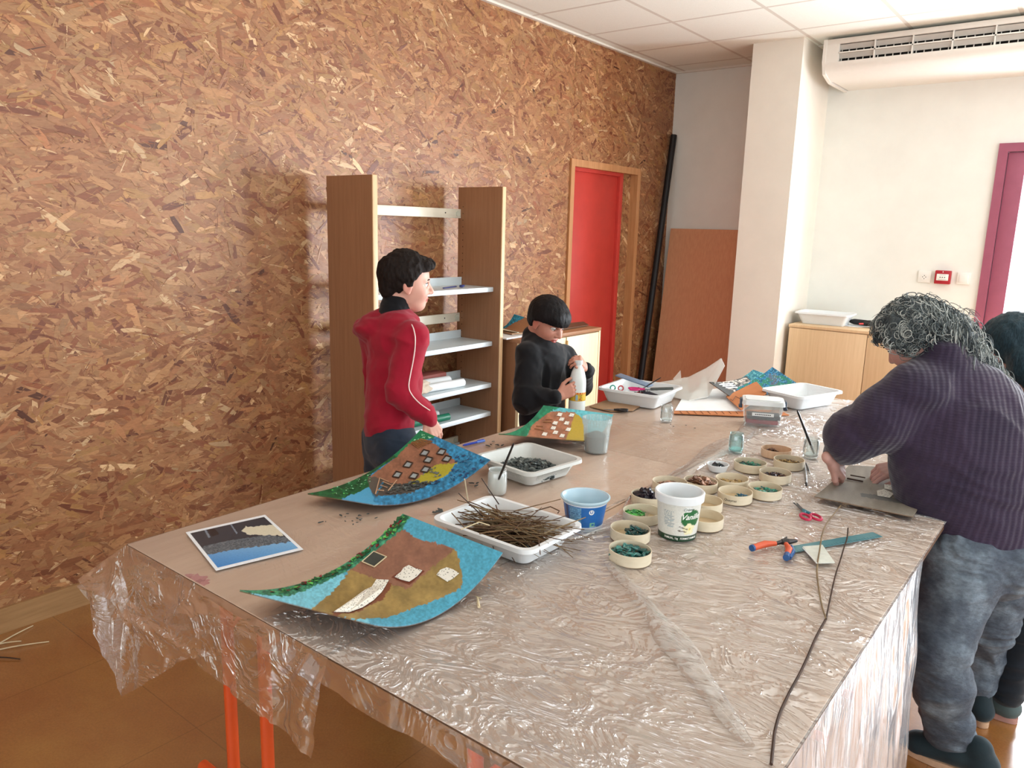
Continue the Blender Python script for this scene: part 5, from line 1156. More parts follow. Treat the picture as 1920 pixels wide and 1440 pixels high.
# scattered slate bits and paint chips on the left table
k = 0
for (px_, py_, n, sp_, sz, lab) in ((668, 970, 14, 26, .006, 'loose dark crumbs scattered between the two near paintings'), (605, 980, 4, 8, .005, 'small pair of dark crumbs near the photo print'), (820, 957, 6, 16, .010, 'flat dark slate pieces left of the twig tray'),
                                   (890, 905, 3, 14, .008, 'dark slate bits beside the middle painting'), (930, 835, 8, 18, .010, 'dark slate pieces by the blue pen'), (930, 1095, 4, 30, .004, 'pale and blue paper crumbs right of the near painting'), (1285, 800, 4, 30, .006, 'dark crumbs in front of the orange-brown strip')):
    rnd = random.Random(k+60); k += 1; b = MB()
    for i in range(n):
        p = on(px_+rnd.gauss(0, sp_*.6), py_+rnd.gauss(0, sp_*.22), 2, TZ+.002); M = Euler((rnd.uniform(-.15, .15), rnd.uniform(-.15, .15), rnd.uniform(0, 6))).to_matrix(); s_ = sz*rnd.uniform(.5, 1.5); b.blob(p+Vector((0, 0, .001)), (s_, s_*.5, .0012), M, 1, .6)
    tag(b.build('crumbs', M_SLATE if k != 6 else mat('pale_crumb', (160, 170, 176), .7, .3), smooth=False), lab, 'crumbs', kind='stuff')
b = MB(); b.tube([on(895, 1120, 2, TZ+.004), on(898, 1138, 2, TZ+.004)], [.002, .0035], 5); b.tube([on(892, 1118, 2, TZ+.004), on(902, 1122, 2, TZ+.005)], .0015, 5)
tag(b.build('wood_splinter', M_TWIGL), 'small pale wood splinter lying right of the near painting', 'splinter')
# pink paint stain on the near left tabletop edge
b = MB(); rnd = random.Random(3)
for (px_, py_, r_) in ((366, 1086, .030), (378, 1092, .020), (352, 1080, .014)):
    p = on(px_, py_, 2, T_+.0006); ring = []
    for i in range(18):
        a_ = 2*PI*i/18; q = p+Vector((math.cos(a_), math.sin(a_), 0))*r_*rnd.uniform(.6, 1.15); q.y = max(q.y, Y0+.002); ring.append(b.bm.verts.new(q))
    b._f(ring)
tag(b.build('paint_stain', mat_clear('pink_stain', (.93, .62, .68), .25, (.75, .25, .38), .0, .5, 0), smooth=False), 'pink paint stain at the front edge under the clear sheet', 'stain')

# ================================================================== ON THE CABINETS
zc = CH+.001
def oc(px, py, z=zc): return on(px, py, 2, z)
def card2(name, label, pts, zs, m, cat, th=.003):
    b = MB(); q = [oc(px, py, z) for (px, py), z in zip(pts, zs)]; lo = [b.bm.verts.new(p) for p in q]; hi = [b.bm.verts.new(p+Vector((0, 0, th))) for p in q]; n = len(q); b._f(lo[::-1]); b._f(hi)
    for i in range(n): b._f([lo[i], lo[(i+1) % n], hi[(i+1) % n], hi[i]])
    return tag(b.build(name, m, smooth=False), label, cat)
card2('paper_sheet', 'white paper sheets at the bottom of the pile on the maple cabinet', [(934, 634), (950, 637), (992, 630), (990, 622), (936, 624)], [zc]*5, M_PAP, 'paper', .008)
card2('cardboard', 'dark edged brown cardboard in the pile on the maple cabinet', [(930, 621), (960, 628), (1000, 624), (1010, 608), (960, 610)], [zc+.011, zc+.011, zc+.012, zc+.012, zc+.011], M_KC, 'card', .008)
card2('cardboard', 'pale torn card on top of the pile on the maple cabinet', [(940, 619), (970, 624), (1000, 618), (985, 607), (955, 613)], [zc+.024]*5, mat('pale_cream_paper', (220, 208, 180), .7, .06, 50), 'card', .003)
p7, s7 = curled('painting', 'curled cardboard with a bright blue painted corner on the maple cabinet', (938, 614), (964, 589), (1000, 600), (975, 622), (zc+.04, zc+.13, zc+.11, zc+.035), .02, lambda X, Y, s, t: np.where(in_poly(*jit(X, Y, 1, .4), [(930, 618), (964, 585), (986, 594), (960, 608), (945, 617)])[..., None], np.array((60, 164, 200.))*(.7+.5*vnoise(X*.6, Y*.6, 2))[..., None], np.array((176, 128, 92.))), 60, 50)
card2('cardboard', 'thin dark brown board lying at the right end of the maple cabinet top', [(1050, 619), (1104, 610), (1094, 604), (1060, 607)], [zc+.004]*4, mat('umber_board', (110, 78, 58), .6), 'board', .004)
# paper + glue gun on the honey cabinet
ze = EH+.001
card2('paper_sheet', 'white paper sheet under the glue gun on the honey wood cabinet', [(1556, 608), (1608, 614), (1650, 611), (1600, 601)], [ze]*4, M_PAP, 'paper', .002)
t = thing('glue_gun', 'black glue gun with a red mark on the honey wood cabinet', 'glue gun', on(1612, 606, 2, ze)); zg = ze+.028; M_BK = mat('black_plastic', (24, 22, 24))
gq = lambda px, py: on(px, py, 2, zg)
b = MB(); b.tube([gq(1594, 602), gq(1602, 603), gq(1625, 606), gq(1634, 607)], [.012, .021, .022, .016], 12); b.tube([gq(1620, 606), gq(1636, 609)], [.014, .012], 10); b.tube([gq(1620, 602), gq(1632, 602), gq(1634, 607)], .006, 8); b.build('body', M_BK, t)
b = MB(); b.tube([gq(1587, 602), gq(1595, 602)], [.003, .008], 10); b.build('nozzle', M_DK, t)
b = MB(); q = gq(1615, 607); q = q+(Vector(CAM)-q).normalized()*.024; e = Vector(CR)*.016; u_ = Vector(CU)*.005; b.quad(q-e-u_, q+e-u_, q+e+u_, q-e+u_); b.build('red_mark', mat('bright_red', (226, 50, 40), .4), t, smooth=False)
b = MB(); b.tube([gq(1636, 609), on(1650, 609, 2, ze+.005), on(1668, 606, 2, ze+.004), (1.95, 6.1, ze+.004)], .003, 8); b.build('cable', M_BK, t)
# stems on the floor at the left
k = 0
for a_, c_, lab in (((-20, 1218), (62, 1173), 'pale straw stem on the floor pointing up toward the wall, at the left'), ((-20, 1222), (92, 1203), 'long pale straw stem lowest on the floor at the left'), ((-20, 1212), (40, 1202), 'short straw stem between the other two on the floor'), ((-20, 1233), (38, 1236), 'dark thin stem on the floor below the straws')):
    a_, c_ = on(*a_, 2, .004), on(*c_, 2, .004); rod('stem', lab, a_, c_, .0028, M_TWIGL if k < 3 else M_TWIGD, 'stem', .004); k += 1
# ================================================================== PEOPLE
RH = Vector((CR[0], CR[1], 0)).normalized(); FH = Vector((CF[0], CF[1], 0)).normalized(); ZU = Vector((0, 0, 1))
def vn3(P, seed=0):
    Pi = np.floor(P).astype(np.int64); F = P-Pi; F = F*F*(3-2*F)
    def h(dx, dy, dz):
        n = ((Pi[..., 0]+dx)*374761393+(Pi[..., 1]+dy)*668265263+(Pi[..., 2]+dz)*2147483647+seed*1274126177) & 0xffffffff
        n = ((n ^ (n >> 13))*1274126177) & 0xffffffff; return ((n ^ (n >> 16)) & 0xffff)/65535.
    r = 0
    for dx in (0, 1):
        for dy in (0, 1):
            for dz in (0, 1):
                r = r+h(dx, dy, dz)*(F[..., 0] if dx else 1-F[..., 0])*(F[..., 1] if dy else 1-F[..., 1])*(F[..., 2] if dz else 1-F[..., 2])
    return r
class SDF:
    def __init__(s): s.p = []
    def cap(s, a, b, r1, r2=None, k=.02, sq=None, sub=False):
        a, b = np.array(a, float), np.array(b, float); r2 = r1 if r2 is None else r2; R = max(r1, r2)*1.0*(max(1, sq[1]) if sq else 1)
        s.p.append(('c', a, b, r1, r2, k, sq, sub, np.minimum(a, b)-R, np.maximum(a, b)+R)); return s
    def chain(s, pts, rs, k=.02, sq=None):
        for i in range(len(pts)-1): s.cap(pts[i], pts[i+1], rs[i], rs[i+1], k, sq)
        return s
    def ell(s, c, r, M=None, k=.02, sub=False):
        c = np.array(c, float); R = max(r); M = np.eye(3) if M is None else np.array(M)
        s.p.append(('e', c, np.array(r, float), M, None, k, None, sub, c-R, c+R)); return s
    def fn(s, f, lo, hi, sub=True, k=.004):
        s.p.append(('f', f, None, None, None, k, None, sub, np.array(lo, float), np.array(hi, float))); return s
    def _d(s, q, P):
        if q[0] == 'c':
            a, b, r1, r2, sq = q[1], q[2], q[3], q[4], q[6]; ab = b-a; L = ab@ab+1e-12; D = P-a; t = np.clip((D@ab)/L, 0, 1); D = D-t[..., None]*ab
            if sq is not None:
                n_ = np.array(sq[0]); n_ = n_/np.linalg.norm(n_); c = D@n_; D = D+(c/sq[1]-c)[..., None]*n_
            return np.sqrt((D*D).sum(-1))-(r1+(r2-r1)*t)
        if q[0] == 'e':
            D = (P-q[1])@q[3]; k0 = np.sqrt(((D/q[2])**2).sum(-1)); k1 = np.sqrt(((D/q[2]**2)**2).sum(-1))+1e-9; return k0*(k0-1)/k1
        return q[1](P)
    def val(s, P):
        V = np.full(P.shape[:-1], 1.)
        for q in s.p: V = s._mix(V, s._d(q, P), q[5], q[7])
        return V
    @staticmethod
    def _mix(V, d, k, sub):
        if sub:
            d = -d; h = np.clip(.5-.5*(V-d)/k, 0, 1); return V*(1-h)+d*h+k*h*(1-h)
        h = np.clip(.5+.5*(V-d)/k, 0, 1); return V*(1-h)+d*h-k*h*(1-h)
    def hit(s, px, py, d0, d1, n=160):
        t = np.linspace(d0, d1, n); o, r_ = ray(px, py); P = o+t[:, None]*r_; V = s.val(P); i = np.argmax(V < 0)
        if not V[i] < 0: i = int(np.argmin(V))
        return Vector(P[i])
    def nets(s, h, disp=None):
        add = [q for q in s.p if not q[7]]
        lo = np.min([q[8] for q in add], 0)-3*h-.01; hi = np.max([q[9] for q in add], 0)+3*h+.01
        N = np.ceil((hi-lo)/h).astype(int)+1; V = np.full(N, 1., np.float32)
        ax = [lo[i]+h*np.arange(N[i]) for i in range(3)]
        for q in s.p:
            pad = max(2.5*h, q[5]*1.3)+.004
            i0 = np.clip(np.floor((q[8]-pad-lo)/h).astype(int), 0, N-1); i1 = np.clip(np.ceil((q[9]+pad-lo)/h).astype(int)+1, 1, N)
            sl = tuple(slice(a, b) for a, b in zip(i0, i1)); P = np.stack(np.meshgrid(*[ax[i][sl[i]] for i in range(3)], indexing='ij'), -1)
            if P.size == 0: continue
            V[sl] = s._mix(V[sl], s._d(q, P), q[5], q[7])
        if disp is not None:
            m = np.abs(V) < .03; ii = np.argwhere(m); P = lo+ii*h; V[m] += disp(P).astype(np.float32)
        ins = V < 0
        c = np.zeros(np.array(N)-1, np.int8)
        for dx in (0, 1):
            for dy in (0, 1):
                for dz in (0, 1): c += ins[dx:N[0]-1+dx, dy:N[1]-1+dy, dz:N[2]-1+dz]
        act = (c > 0) & (c < 8); cells = np.argwhere(act); idx = np.full(c.shape, -1, np.int64); idx[act] = np.arange(len(cells))
        acc = np.zeros((len(cells), 3)); cnt = np.zeros(len(cells)); cn = [(a, b, d) for a in (0, 1) for b in (0, 1) for d in (0, 1)]
        for A in cn:
            for ax_ in range(3):
                if A[ax_]: continue
                B = list(A); B[ax_] = 1
                va = V[cells[:, 0]+A[0], cells[:, 1]+A[1], cells[:, 2]+A[2]]; vb = V[cells[:, 0]+B[0], cells[:, 1]+B[1], cells[:, 2]+B[2]]
                x = (va < 0) != (vb < 0); t = np.where(x, va/(va-vb+1e-12), 0); p = np.tile(np.array(A, float), (len(cells), 1)); p[:, ax_] += t
                acc[x] += p[x]; cnt[x] += 1
        vert = lo+(cells+acc/np.maximum(cnt, 1)[:, None])*h
        F = []
        for a in range(3):
            b, c_ = (a+1) % 3, (a+2) % 3; sA = [slice(None)]*3; sB = [slice(None)]*3; sA[a] = slice(0, -1); sB[a] = slice(1, None)
            x = ins[tuple(sA)] != ins[tuple(sB)]; e = np.argwhere(x); e = e[(e[:, b] > 0) & (e[:, c_] > 0) & (e[:, b] < N[b]-1) & (e[:, c_] < N[c_]-1)]
            fl = ins[tuple(sA)][tuple(e.T)]
            def g(db, dc):
                q = e.copy(); q[:, b] += db; q[:, c_] += dc; return idx[tuple(q.T)]
            Q = np.stack([g(-1, -1), g(0, -1), g(0, 0), g(-1, 0)], -1); Q[~fl] = Q[~fl][:, ::-1]; F.append(Q)
        F = np.concatenate(F); F = F[(F >= 0).all(1)]; return vert, F
    def mesh(s, name, m, parent, h=.005, disp=None, colf=None, extra=None, label=None):
        V, F = s.nets(h, disp)
        if extra:
            for (v2, f2) in extra: F = np.concatenate([F, f2+len(V)]); V = np.concatenate([V, v2])
        me = bpy.data.meshes.new(name); me.vertices.add(len(V)); me.vertices.foreach_set('co', V.astype(np.float32).ravel())
        me.loops.add(F.size); me.loops.foreach_set('vertex_index', F.astype(np.int32).ravel()); me.polygons.add(len(F)); me.polygons.foreach_set('loop_start', np.arange(0, F.size, 4, dtype=np.int32))
        me.polygons.foreach_set('loop_total', np.full(len(F), 4, np.int32)) if bpy.app.version < (4, 0, 0) else None
        me.update(calc_edges=True); me.validate()
        if colf is not None:
            C = colf(V); a = me.color_attributes.new('Col', 'FLOAT_COLOR', 'POINT'); L = np.concatenate([lin_np(C), np.ones((len(C), 1))], 1); a.data.foreach_set('color', L.astype(np.float32).ravel())
        o = finish(name, me, m, parent, True, True); return tag(o, label=label)
def basis(f, u):
    f = Vector(f).normalized(); u = Vector(u); u = (u-f*u.dot(f)).normalized(); l = u.cross(f); return np.array([f, l, u]).T   # columns f,l,u
def fold(amp, fs=(9, 9, 14), seed=1, amp2=0, f2=40):
    fs = np.array(fs)
    def d(P):
        a = vn3(P*fs+3*vn3(P*fs*.6, seed+9)[..., None], seed); r = amp*(np.abs(a-.5)*3-.7)
        if amp2: r = r+amp2*(vn3(P*f2, seed+3)-.5)
        return r
    return d
def head(S_, C, f, u, H):
    """adds skull, face and ears; returns map from head units to world"""
    B = basis(f, u); C = np.array(C)
    W = lambda a, b, c: C+B@(np.array([a, b, c])*H)
    E = lambda c, r, k, sub=False: S_.ell(W(*c), [x*H for x in r], B, k*H, sub)
    E((-.06, 0, .13), (.43, .345, .36), .05); E((.10, 0, -.14), (.27, .27, .33), .12); E((.20, 0, -.36), (.14, .15, .11), .10)
    E((.22, .15, -.13), (.12, .10, .12), .08); E((.22, -.15, -.13), (.12, .10, .12), .08)
    E((.31, .13, .03), (.085, .085, .055), .05, True); E((.31, -.13, .03), (.085, .085, .055), .05, True)
    S_.cap(W(.33, .07, .085), W(.27, .2, .08), .035*H, .03*H, .05*H); S_.cap(W(.33, -.07, .085), W(.27, -.2, .08), .035*H, .03*H, .05*H)
    S_.cap(W(.345, 0, .05), W(.43, 0, -.10), .032*H, .052*H, .03*H); E((.39, .05, -.125), (.04, .035, .03), .02); E((.39, -.05, -.125), (.04, .035, .03), .02)
    E((.345, 0, -.225), (.05, .10, .026), .02); E((.335, 0, -.275), (.05, .085, .028), .02); E((.41, 0, -.249), (.05, .085, .006), .012, True)
    for s_ in (1, -1):
        E((-.03, s_*.335, -.03), (.085, .03, .135), .02); E((-.02, s_*.372, -.01), (.045, .02, .08), .02, True); E((-.01, s_*.325, -.14), (.04, .03, .04), .02)
    S_.cap(W(-.12, 0, -.15), W(-.18, 0, -.62), .225*H, .24*H, .06*H)
    return W, B
M_SKIN = NT('skin'); _a = M_SKIN.node('ShaderNodeAttribute', attribute_name='Col'); M_SKIN.link(_a.outputs['Color'], M_SKIN.b.inputs['Base Color']); M_SKIN.b.inputs['Roughness'].default_value = .5
M_SKIN.b.inputs['Subsurface Weight'].default_value = .06; M_SKIN.b.inputs['Subsurface Radius'].default_value = (.01, .004, .002); M_SKIN.b.inputs['Specular IOR Level'].default_value = .3; M_SKIN = M_SKIN.m
M_EYEW = mat('eye_white', (226, 222, 216), .2, .0); M_EYED = mat('eye_dark', (40, 26, 20), .15, .0); M_BROW = mat('brow_hair', (38, 26, 22), .8)
def skincol(W, H, B, base_, hands=()):
    base_ = np.array(base_, float)
    def f(V):
        C = np.tile(base_, (len(V), 1)); C *= (1+.05*(vn3(V*60, 2)-.5))[:, None]
        L = (V-W(0, 0, 0))@B/H
        lips = (((L[:, 0]-.36)/.12)**2+(L[:, 1]/.115)**2+((L[:, 2]+.25)/.048)**2) < 1; C[lips] = C[lips]*[.86, .60, .62]
        for s_ in (1, -1):
            ch = np.exp(-(((L[:, 0]-.25)/.12)**2+((L[:, 1]-s_*.18)/.09)**2+((L[:, 2]+.14)/.09)**2)); C *= 1-ch[:, None]*np.array([0, .08, .08])
            er = np.exp(-(((L[:, 0]+.02)/.1)**2+((L[:, 1]-s_*.36)/.06)**2+((L[:, 2]+.03)/.14)**2)); C *= 1-er[:, None]*np.array([0, .14, .14])
        return np.clip(C, 0, 255)
    return f
def eyes(W, B, H, parent, down=0):
    for s_ in (1, -1):
        c = Vector(W(.275, s_*.13, .02)); M = Matrix(B.tolist())
        b = MB(); b.blob(c, (.062*H,)*3, M, 3); e = b.build('eye', M_EYEW, parent)
        b = MB(); b.blob(c+M@Vector((.040*H, 0, -.012*H)), (.026*H, .027*H, .027*H), M, 2); b.build('iris', M_EYED, e)
        # upper lid
        b = MB(); pts = [Vector(W(.275+.062*math.cos(t)*.98, s_*.13+.064*math.sin(t), .03-down*.02+.018*math.cos(t))) for t in np.linspace(-1.2, 1.2, 9)]; b.tube(pts, .006*H, 6); b.build('lash', M_BROW, e)
        b = MB(); pts = [Vector(W(.355-.9*(abs(t)**2)*.06, s_*(.13+.075*t), .115-.02*abs(t))) for t in np.linspace(-1, 1, 8)]; b.tube(pts, [.006*H, .010*H, .012*H, .012*H, .011*H, .010*H, .008*H, .004*H], 6); b.build('eyebrow', M_BROW, parent)
def hair_cap(W, B, H, parent, m, outer, keep, name='hair', disp=None, extra=(), h=.0035, label=None):
    S_ = SDF(); S_.ell(W(*outer[0]), [x*H for x in outer[1]], B, .01)
    for c, r in extra: S_.ell(W(*c), [x*H for x in r], B, .05*H)
    c0 = np.array(W(0, 0, 0)); R = .75*H
    S_.fn(lambda P: keep((P-c0)@B/H)*H, c0-R, c0+R, sub=True, k=.012*H*2)
    return S_.mesh(name, m, parent, h, disp, label=label)
def hair_mat(name, c1, c2, rough=.45):
    t = NT(name); v = t.mapping(t.coord(), (1, 1, .25)); n = t.noise(260, 3, v); r = t.ramp(n.outputs[0], [(.3, lin(c1)), (.75, lin(c2))]); t.link(r.outputs[0], t.b.inputs['Base Color']); t.b.inputs['Roughness'].default_value = rough; t.b.inputs['Specular IOR Level'].default_value = .18
    t.bump(n.outputs[0], .6, .004); return t.m
def hand(wrist, fdir, pdir, thumb, L, curl=(25, 30, 25), spread=.06, tcurl=.5, h=.0019, fcurl=None, splay=1):
    """wrist->knuckle direction, palm facing direction, thumb side (+1/-1 along f x p)"""
    f = Vector(fdir).normalized(); p = Vector(pdir); p = (p-f*p.dot(f)).normalized(); t = f.cross(p)*thumb; w_ = Vector(wrist); S_ = SDF()
    P = lambda a, b, c: w_+f*a*L+t*b*L+p*c*L
    lat = [.155, .052, -.052, -.15]; kn = [.50, .52, .50, .46]
    for i in range(4): S_.cap(P(.02, lat[i]*.55, 0), P(kn[i]-.03, lat[i]*.97, 0), .078*L, .066*L, .05*L)
    S_.cap(P(-.25, 0, 0), P(.06, 0, 0), .115*L, .125*L, .06*L, sq=(p, .8))
    S_.cap(P(.08, .10, .03), P(.30, .15, .045), .08*L, .06*L, .05*L)
    ln = [.42, .46, .43, .34]
    for i in range(4):
        cu = fcurl[i] if fcurl else curl; o = P(kn[i]-.03, lat[i], 0); ang = 0; side = lat[i]*spread*6; d0 = (f+t*side).normalized(); r = .052*L*(1 if i < 3 else .88)
        for sgm, fr in zip(range(3), (.45, .31, .26)):
            ang += math.radians(cu[sgm]); d = d0*math.cos(ang)+p*math.sin(ang); e = o+d*ln[i]*L*fr; S_.cap(o, e, r, r*.9, .010*L); o = e; r *= .9
    o = P(.14, .13, .03)
    a = (f*.75+t*.65+p*.25*tcurl).normalized(); e = o+a*.22*L; S_.cap(o, e, .072*L, .060*L, .03*L); o = e
    a = (f*.92+t*(.30-.35*tcurl)+p*.35*tcurl).normalized(); e = o+a*.16*L; S_.cap(o, e, .058*L, .052*L, .012*L); o = e
    a = (f*.9+t*(.12-.55*tcurl)+p*.45*tcurl).normalized(); e = o+a*.13*L; S_.cap(o, e, .052*L, .042*L, .012*L)
    return S_.nets(h)
def cloth_mat(name, c, rough=.85, var=.12, bump=.25, bscale=500, kind=None):
    t = NT(name); L = lin(c); n = t.noise(14, 5, t.coord()); r = t.ramp(n.outputs[0], [(.3, tuple(x*(1-var) for x in L)), (.7, tuple(min(1, x*(1+var)) for x in L))]); t.link(r.outputs[0], t.b.inputs['Base Color'])
    t.b.inputs['Roughness'].default_value = rough; t.b.inputs['Specular IOR Level'].default_value = .2; t.b.inputs['Sheen Weight'].default_value = .15
    nb = t.noise(bscale, 3, t.coord()); t.bump(nb.outputs[0], bump, .002); return t.m
def shoe(parent, heel, toe, m, msole, h=.004, w_=.042, ht=.075, name='shoe', laces=None):
    heel, toe = Vector(heel), Vector(toe); heel.z = toe.z = 0; d = (toe-heel).normalized(); L = (toe-heel).length; S_ = SDF()
    S_.chain([heel+d*.03+ZU*.045, heel+d*L*.45+ZU*.05, heel+d*L*.82+ZU*.035], [w_*.85, w_*.82, w_*.86], .02, sq=(ZU, .85)); S_.cap(heel+d*.035+ZU*.05, heel+d*.05+ZU*(ht+.012), w_*.82, w_*.85, .02); S_.cap(heel+d*L*.4+ZU*.06, heel+d*L*.8+ZU*.035, w_*.7, w_*.72, .02)
    S_.fn(lambda P: P[..., 2]-.016, heel-Vector((.4, .4, 0)), heel+Vector((.4, .4, .05)), sub=True, k=.002)
    o = S_.mesh(name, m, parent, h); b = MB(); pts = []
    for k in range(28):
        a = 2*PI*k/28; u_ = math.cos(a); v_ = math.sin(a); ww = w_*(.93 if u_ > 0 else .82); pts.append(heel+d*(L*.5+L*.52*u_)+d.cross(ZU)*ww*math.copysign(abs(v_)**.7, v_))
    lo = [b.bm.verts.new((p.x, p.y, .0012)) for p in pts]; hi = [b.bm.verts.new((p.x, p.y, .021)) for p in pts]; b._f(lo[::-1]); b._f(hi)
    for i in range(28): b._f([lo[i], lo[(i+1) % 28], hi[(i+1) % 28], hi[i]])
    b.build('sole', msole, o)
    b = MB()
    for k in range(5):
        c = heel+d*L*(.48+.075*k)+ZU*(.092-.009*k); s_ = d.cross(ZU)*w_*.45; b.tube([c-s_-ZU*.006, c+ZU*.002, c+s_-ZU*.006], .0028, 6)
    b.build('laces', laces or mat('lace_white', (226, 226, 222), .7), o); return o

# ------------------------------------------------------------------ boy in red hoodie
def V3(*a): return Vector(a)
C = dp(764, 531, 2.97); t1_ = math.radians(14); fd = RH*math.cos(t1_)+FH*math.sin(t1_)-ZU*.10; H = .222
hip = dp(730, 812, 2.98); root = thing('person', 'boy in a red hooded jacket and dark jeans standing in profile beside the bookshelf', 'person', (hip.x, hip.y, 0))
S_ = SDF(); W, B = head(S_, C, fd, ZU+fd*.08, H)
tb = math.radians(30); ft = RH*math.cos(tb)+FH*math.sin(tb); rt = ft.cross(ZU)
chest = dp(738, 668, 2.98); nk = dp(748, 592, 2.98)
RS = dp(772, 634, 2.87); LS = dp(702, 628, 3.07); RE = dp(750, 734, 2.84); RW = dp(803, 783, 2.86); LE = LS-ZU*.24+ft*.02; LW = LE+ft*.16-ZU*.06-rt*(-.06)
S_.chain([chest+ZU*.04, hip+ZU*.04], [.08, .06], .03, sq=(ft, .7)); S_.cap(RS, LS, .045, .045, .04); S_.cap(chest, W(-.2, 0, -.6), .07, .045, .04)
S_.chain([RS, RE, RW], [.038, .032, .024], .03); S_.chain([LS, LE, LW], [.038, .032, .024], .03)
fr_, fl_ = hip+rt*.075, hip-rt*.075; ar, al = V3(fr_.x, fr_.y, .08)+ft*.02, V3(fl_.x, fl_.y, .08)-ft*.04
S_.chain([fr_, V3(fr_.x, fr_.y, .40)+ft*.02, ar], [.06, .045, .032], .03); S_.chain([fl_, V3(fl_.x, fl_.y, .40), al], [.06, .045, .032], .03)
hR = hand(RW, (RH*.45-ZU*.95+FH*.05), (FH*.6-RH*.6), -1, .150, (22, 26, 18), .03, .3)
body = S_.mesh('body', M_SKIN, root, .0045, None, skincol(W, H, B, (214, 164, 146)), extra=[hR])
eyes(W, B, H, root)
M_HB = hair_mat('dark_brown_hair', (20, 14, 12), (38, 27, 22), .75)
def keep1(L):
    g = np.interp(L[..., 2], [-.45, -.22, -.12, -.02, .12, .22, .32, .5], [-.22, -.17, -.12, .06, .10, .22, .60, .9]); side = np.abs(L[..., 1]) > .22
    g = np.where(L[..., 2] > .2, np.where(side, np.minimum(g, .34), g), g)
    return np.minimum(g-L[..., 0], L[..., 2]+.44)
hair_cap(W, B, H, root, M_HB, ((-.075, 0, .155), (.475, .39, .405)), keep1, disp=lambda P: .008*(vn3(P*np.array([110, 110, 50]), 4)-.5)+.008*(vn3(P*40, 5)-.5), extra=[((.27, 0, .36), (.19, .25, .12)), ((.33, -.02, .375), (.07, .14, .045)), ((-.30, 0, -.05), (.20, .25, .28)), ((-.05, .08, .50), (.22, .2, .08))])
M_REDC = cloth_mat('red_fleece', (152, 18, 42), .85, .10); M_JEAN = cloth_mat('dark_jeans', (38, 48, 62), .8, .25, .3, 700); M_BLKC = cloth_mat('black_knit', (15, 15, 19), .8, .2)
J_ = SDF(); J_.chain([chest+ZU*.045, chest-ZU*.10, hip+ZU*.03], [.112, .122, .118], .05, sq=(ft, .78)); J_.cap(RS, LS, .058, .058, .05); J_.chain([RS+rt*.004, RE, RW-(RW-RE).normalized()*.012], [.060, .052, .037], .022); J_.chain([LS, LE, LW], [.060, .052, .037], .022)
J_.cap(RW-(RW-RE).normalized()*.03, RW, .039, .037, .004)
J_.cap(chest+ZU*.05, nk-ZU*.02, .075, .062, .04)
J_.chain([hip+ZU*.035+rt*.0, hip-ZU*.002], [.116, .112], .006, sq=(ft, .80))
# hood lying on the back
bk = -ft; hc = dp(716, 606, 3.0)
J_.ell(hc+V3(0, 0, .005), (.110, .092, .044), basis(bk-ZU*.28, ZU), .025); J_.ell(dp(689, 618, 3.02), (.050, .080, .036), basis(bk-ZU*.2, ZU), .02); J_.ell(dp(756, 603, 2.93), (.065, .045, .030), basis(ft, ZU), .03); J_.ell(dp(745, 598, 3.05), (.07, .05, .03), basis(ft, ZU), .03)
J_.cap(dp(690, 606, 2.98), dp(735, 588, 2.98), .028, .034, .02)
J_.ell(dp(714, 592, 2.97), (.050, .045, .010), basis(bk-ZU*.28, ZU), .012, True)
hood = J_.mesh('hooded_jacket', M_REDC, root, .0048, fold(.0085, (9, 9, 14), 3, .003, 55))
b = MB(); pp = [(768, 602), (775, 614), (779, 632), (778, 655), (774, 680), (769, 704), (766, 722), (768, 733), (776, 745), (788, 757), (806, 769)]
pts = [J_.hit(x, y, 2.6, 3.1)+(Vector(CAM)-C).normalized()*.0095 for x, y in pp]; Q = []
for i in range(len(pts)-1):
    for k in range(3): Q.append(pts[i].lerp(pts[i+1], k/3))
Q.append(pts[-1]); Q = [Q[0]]+[(Q[i-1]+Q[i]*2+Q[i+1])/4 for i in range(1, len(Q)-1)]+[Q[-1]]; b.tube(Q, .0022, 6); b.build('piping', mat('pale_piping', (226, 196, 190), .6), hood, label='thin white piping line down the sleeve')
K_ = SDF(); K_.cap(W(-.14, 0, -.36), W(-.2, 0, -.66), .26*H, .30*H, .01); K_.mesh('collar', M_BLKC, root, .004, fold(.003, (25, 25, 40), 8), label='black roll collar')
T_J = SDF(); T_J.cap(hip+ZU*.03, hip-ZU*.05, .108, .108, .03, sq=(ft, .82)); kr, kl = V3(fr_.x, fr_.y, .40)+ft*.02, V3(fl_.x, fl_.y, .40)
T_J.chain([fr_-ZU*.03, kr, ar+ZU*.01], [.080, .062, .052], .03); T_J.chain([fl_-ZU*.03, kl, al+ZU*.01], [.080, .062, .052], .03); T_J.mesh('jeans', M_JEAN, root, .006, fold(.006, (12, 12, 18), 5))
M_SOLE = mat('shoe_sole', (206, 200, 190), .7); M_SH1 = cloth_mat('dark_canvas', (36, 42, 50))
shoe(root, ar-ft*.07, ar+ft*.14, M_SH1, M_SOLE); shoe(root, al-ft*.07, al+ft*.14, M_SH1, M_SOLE)

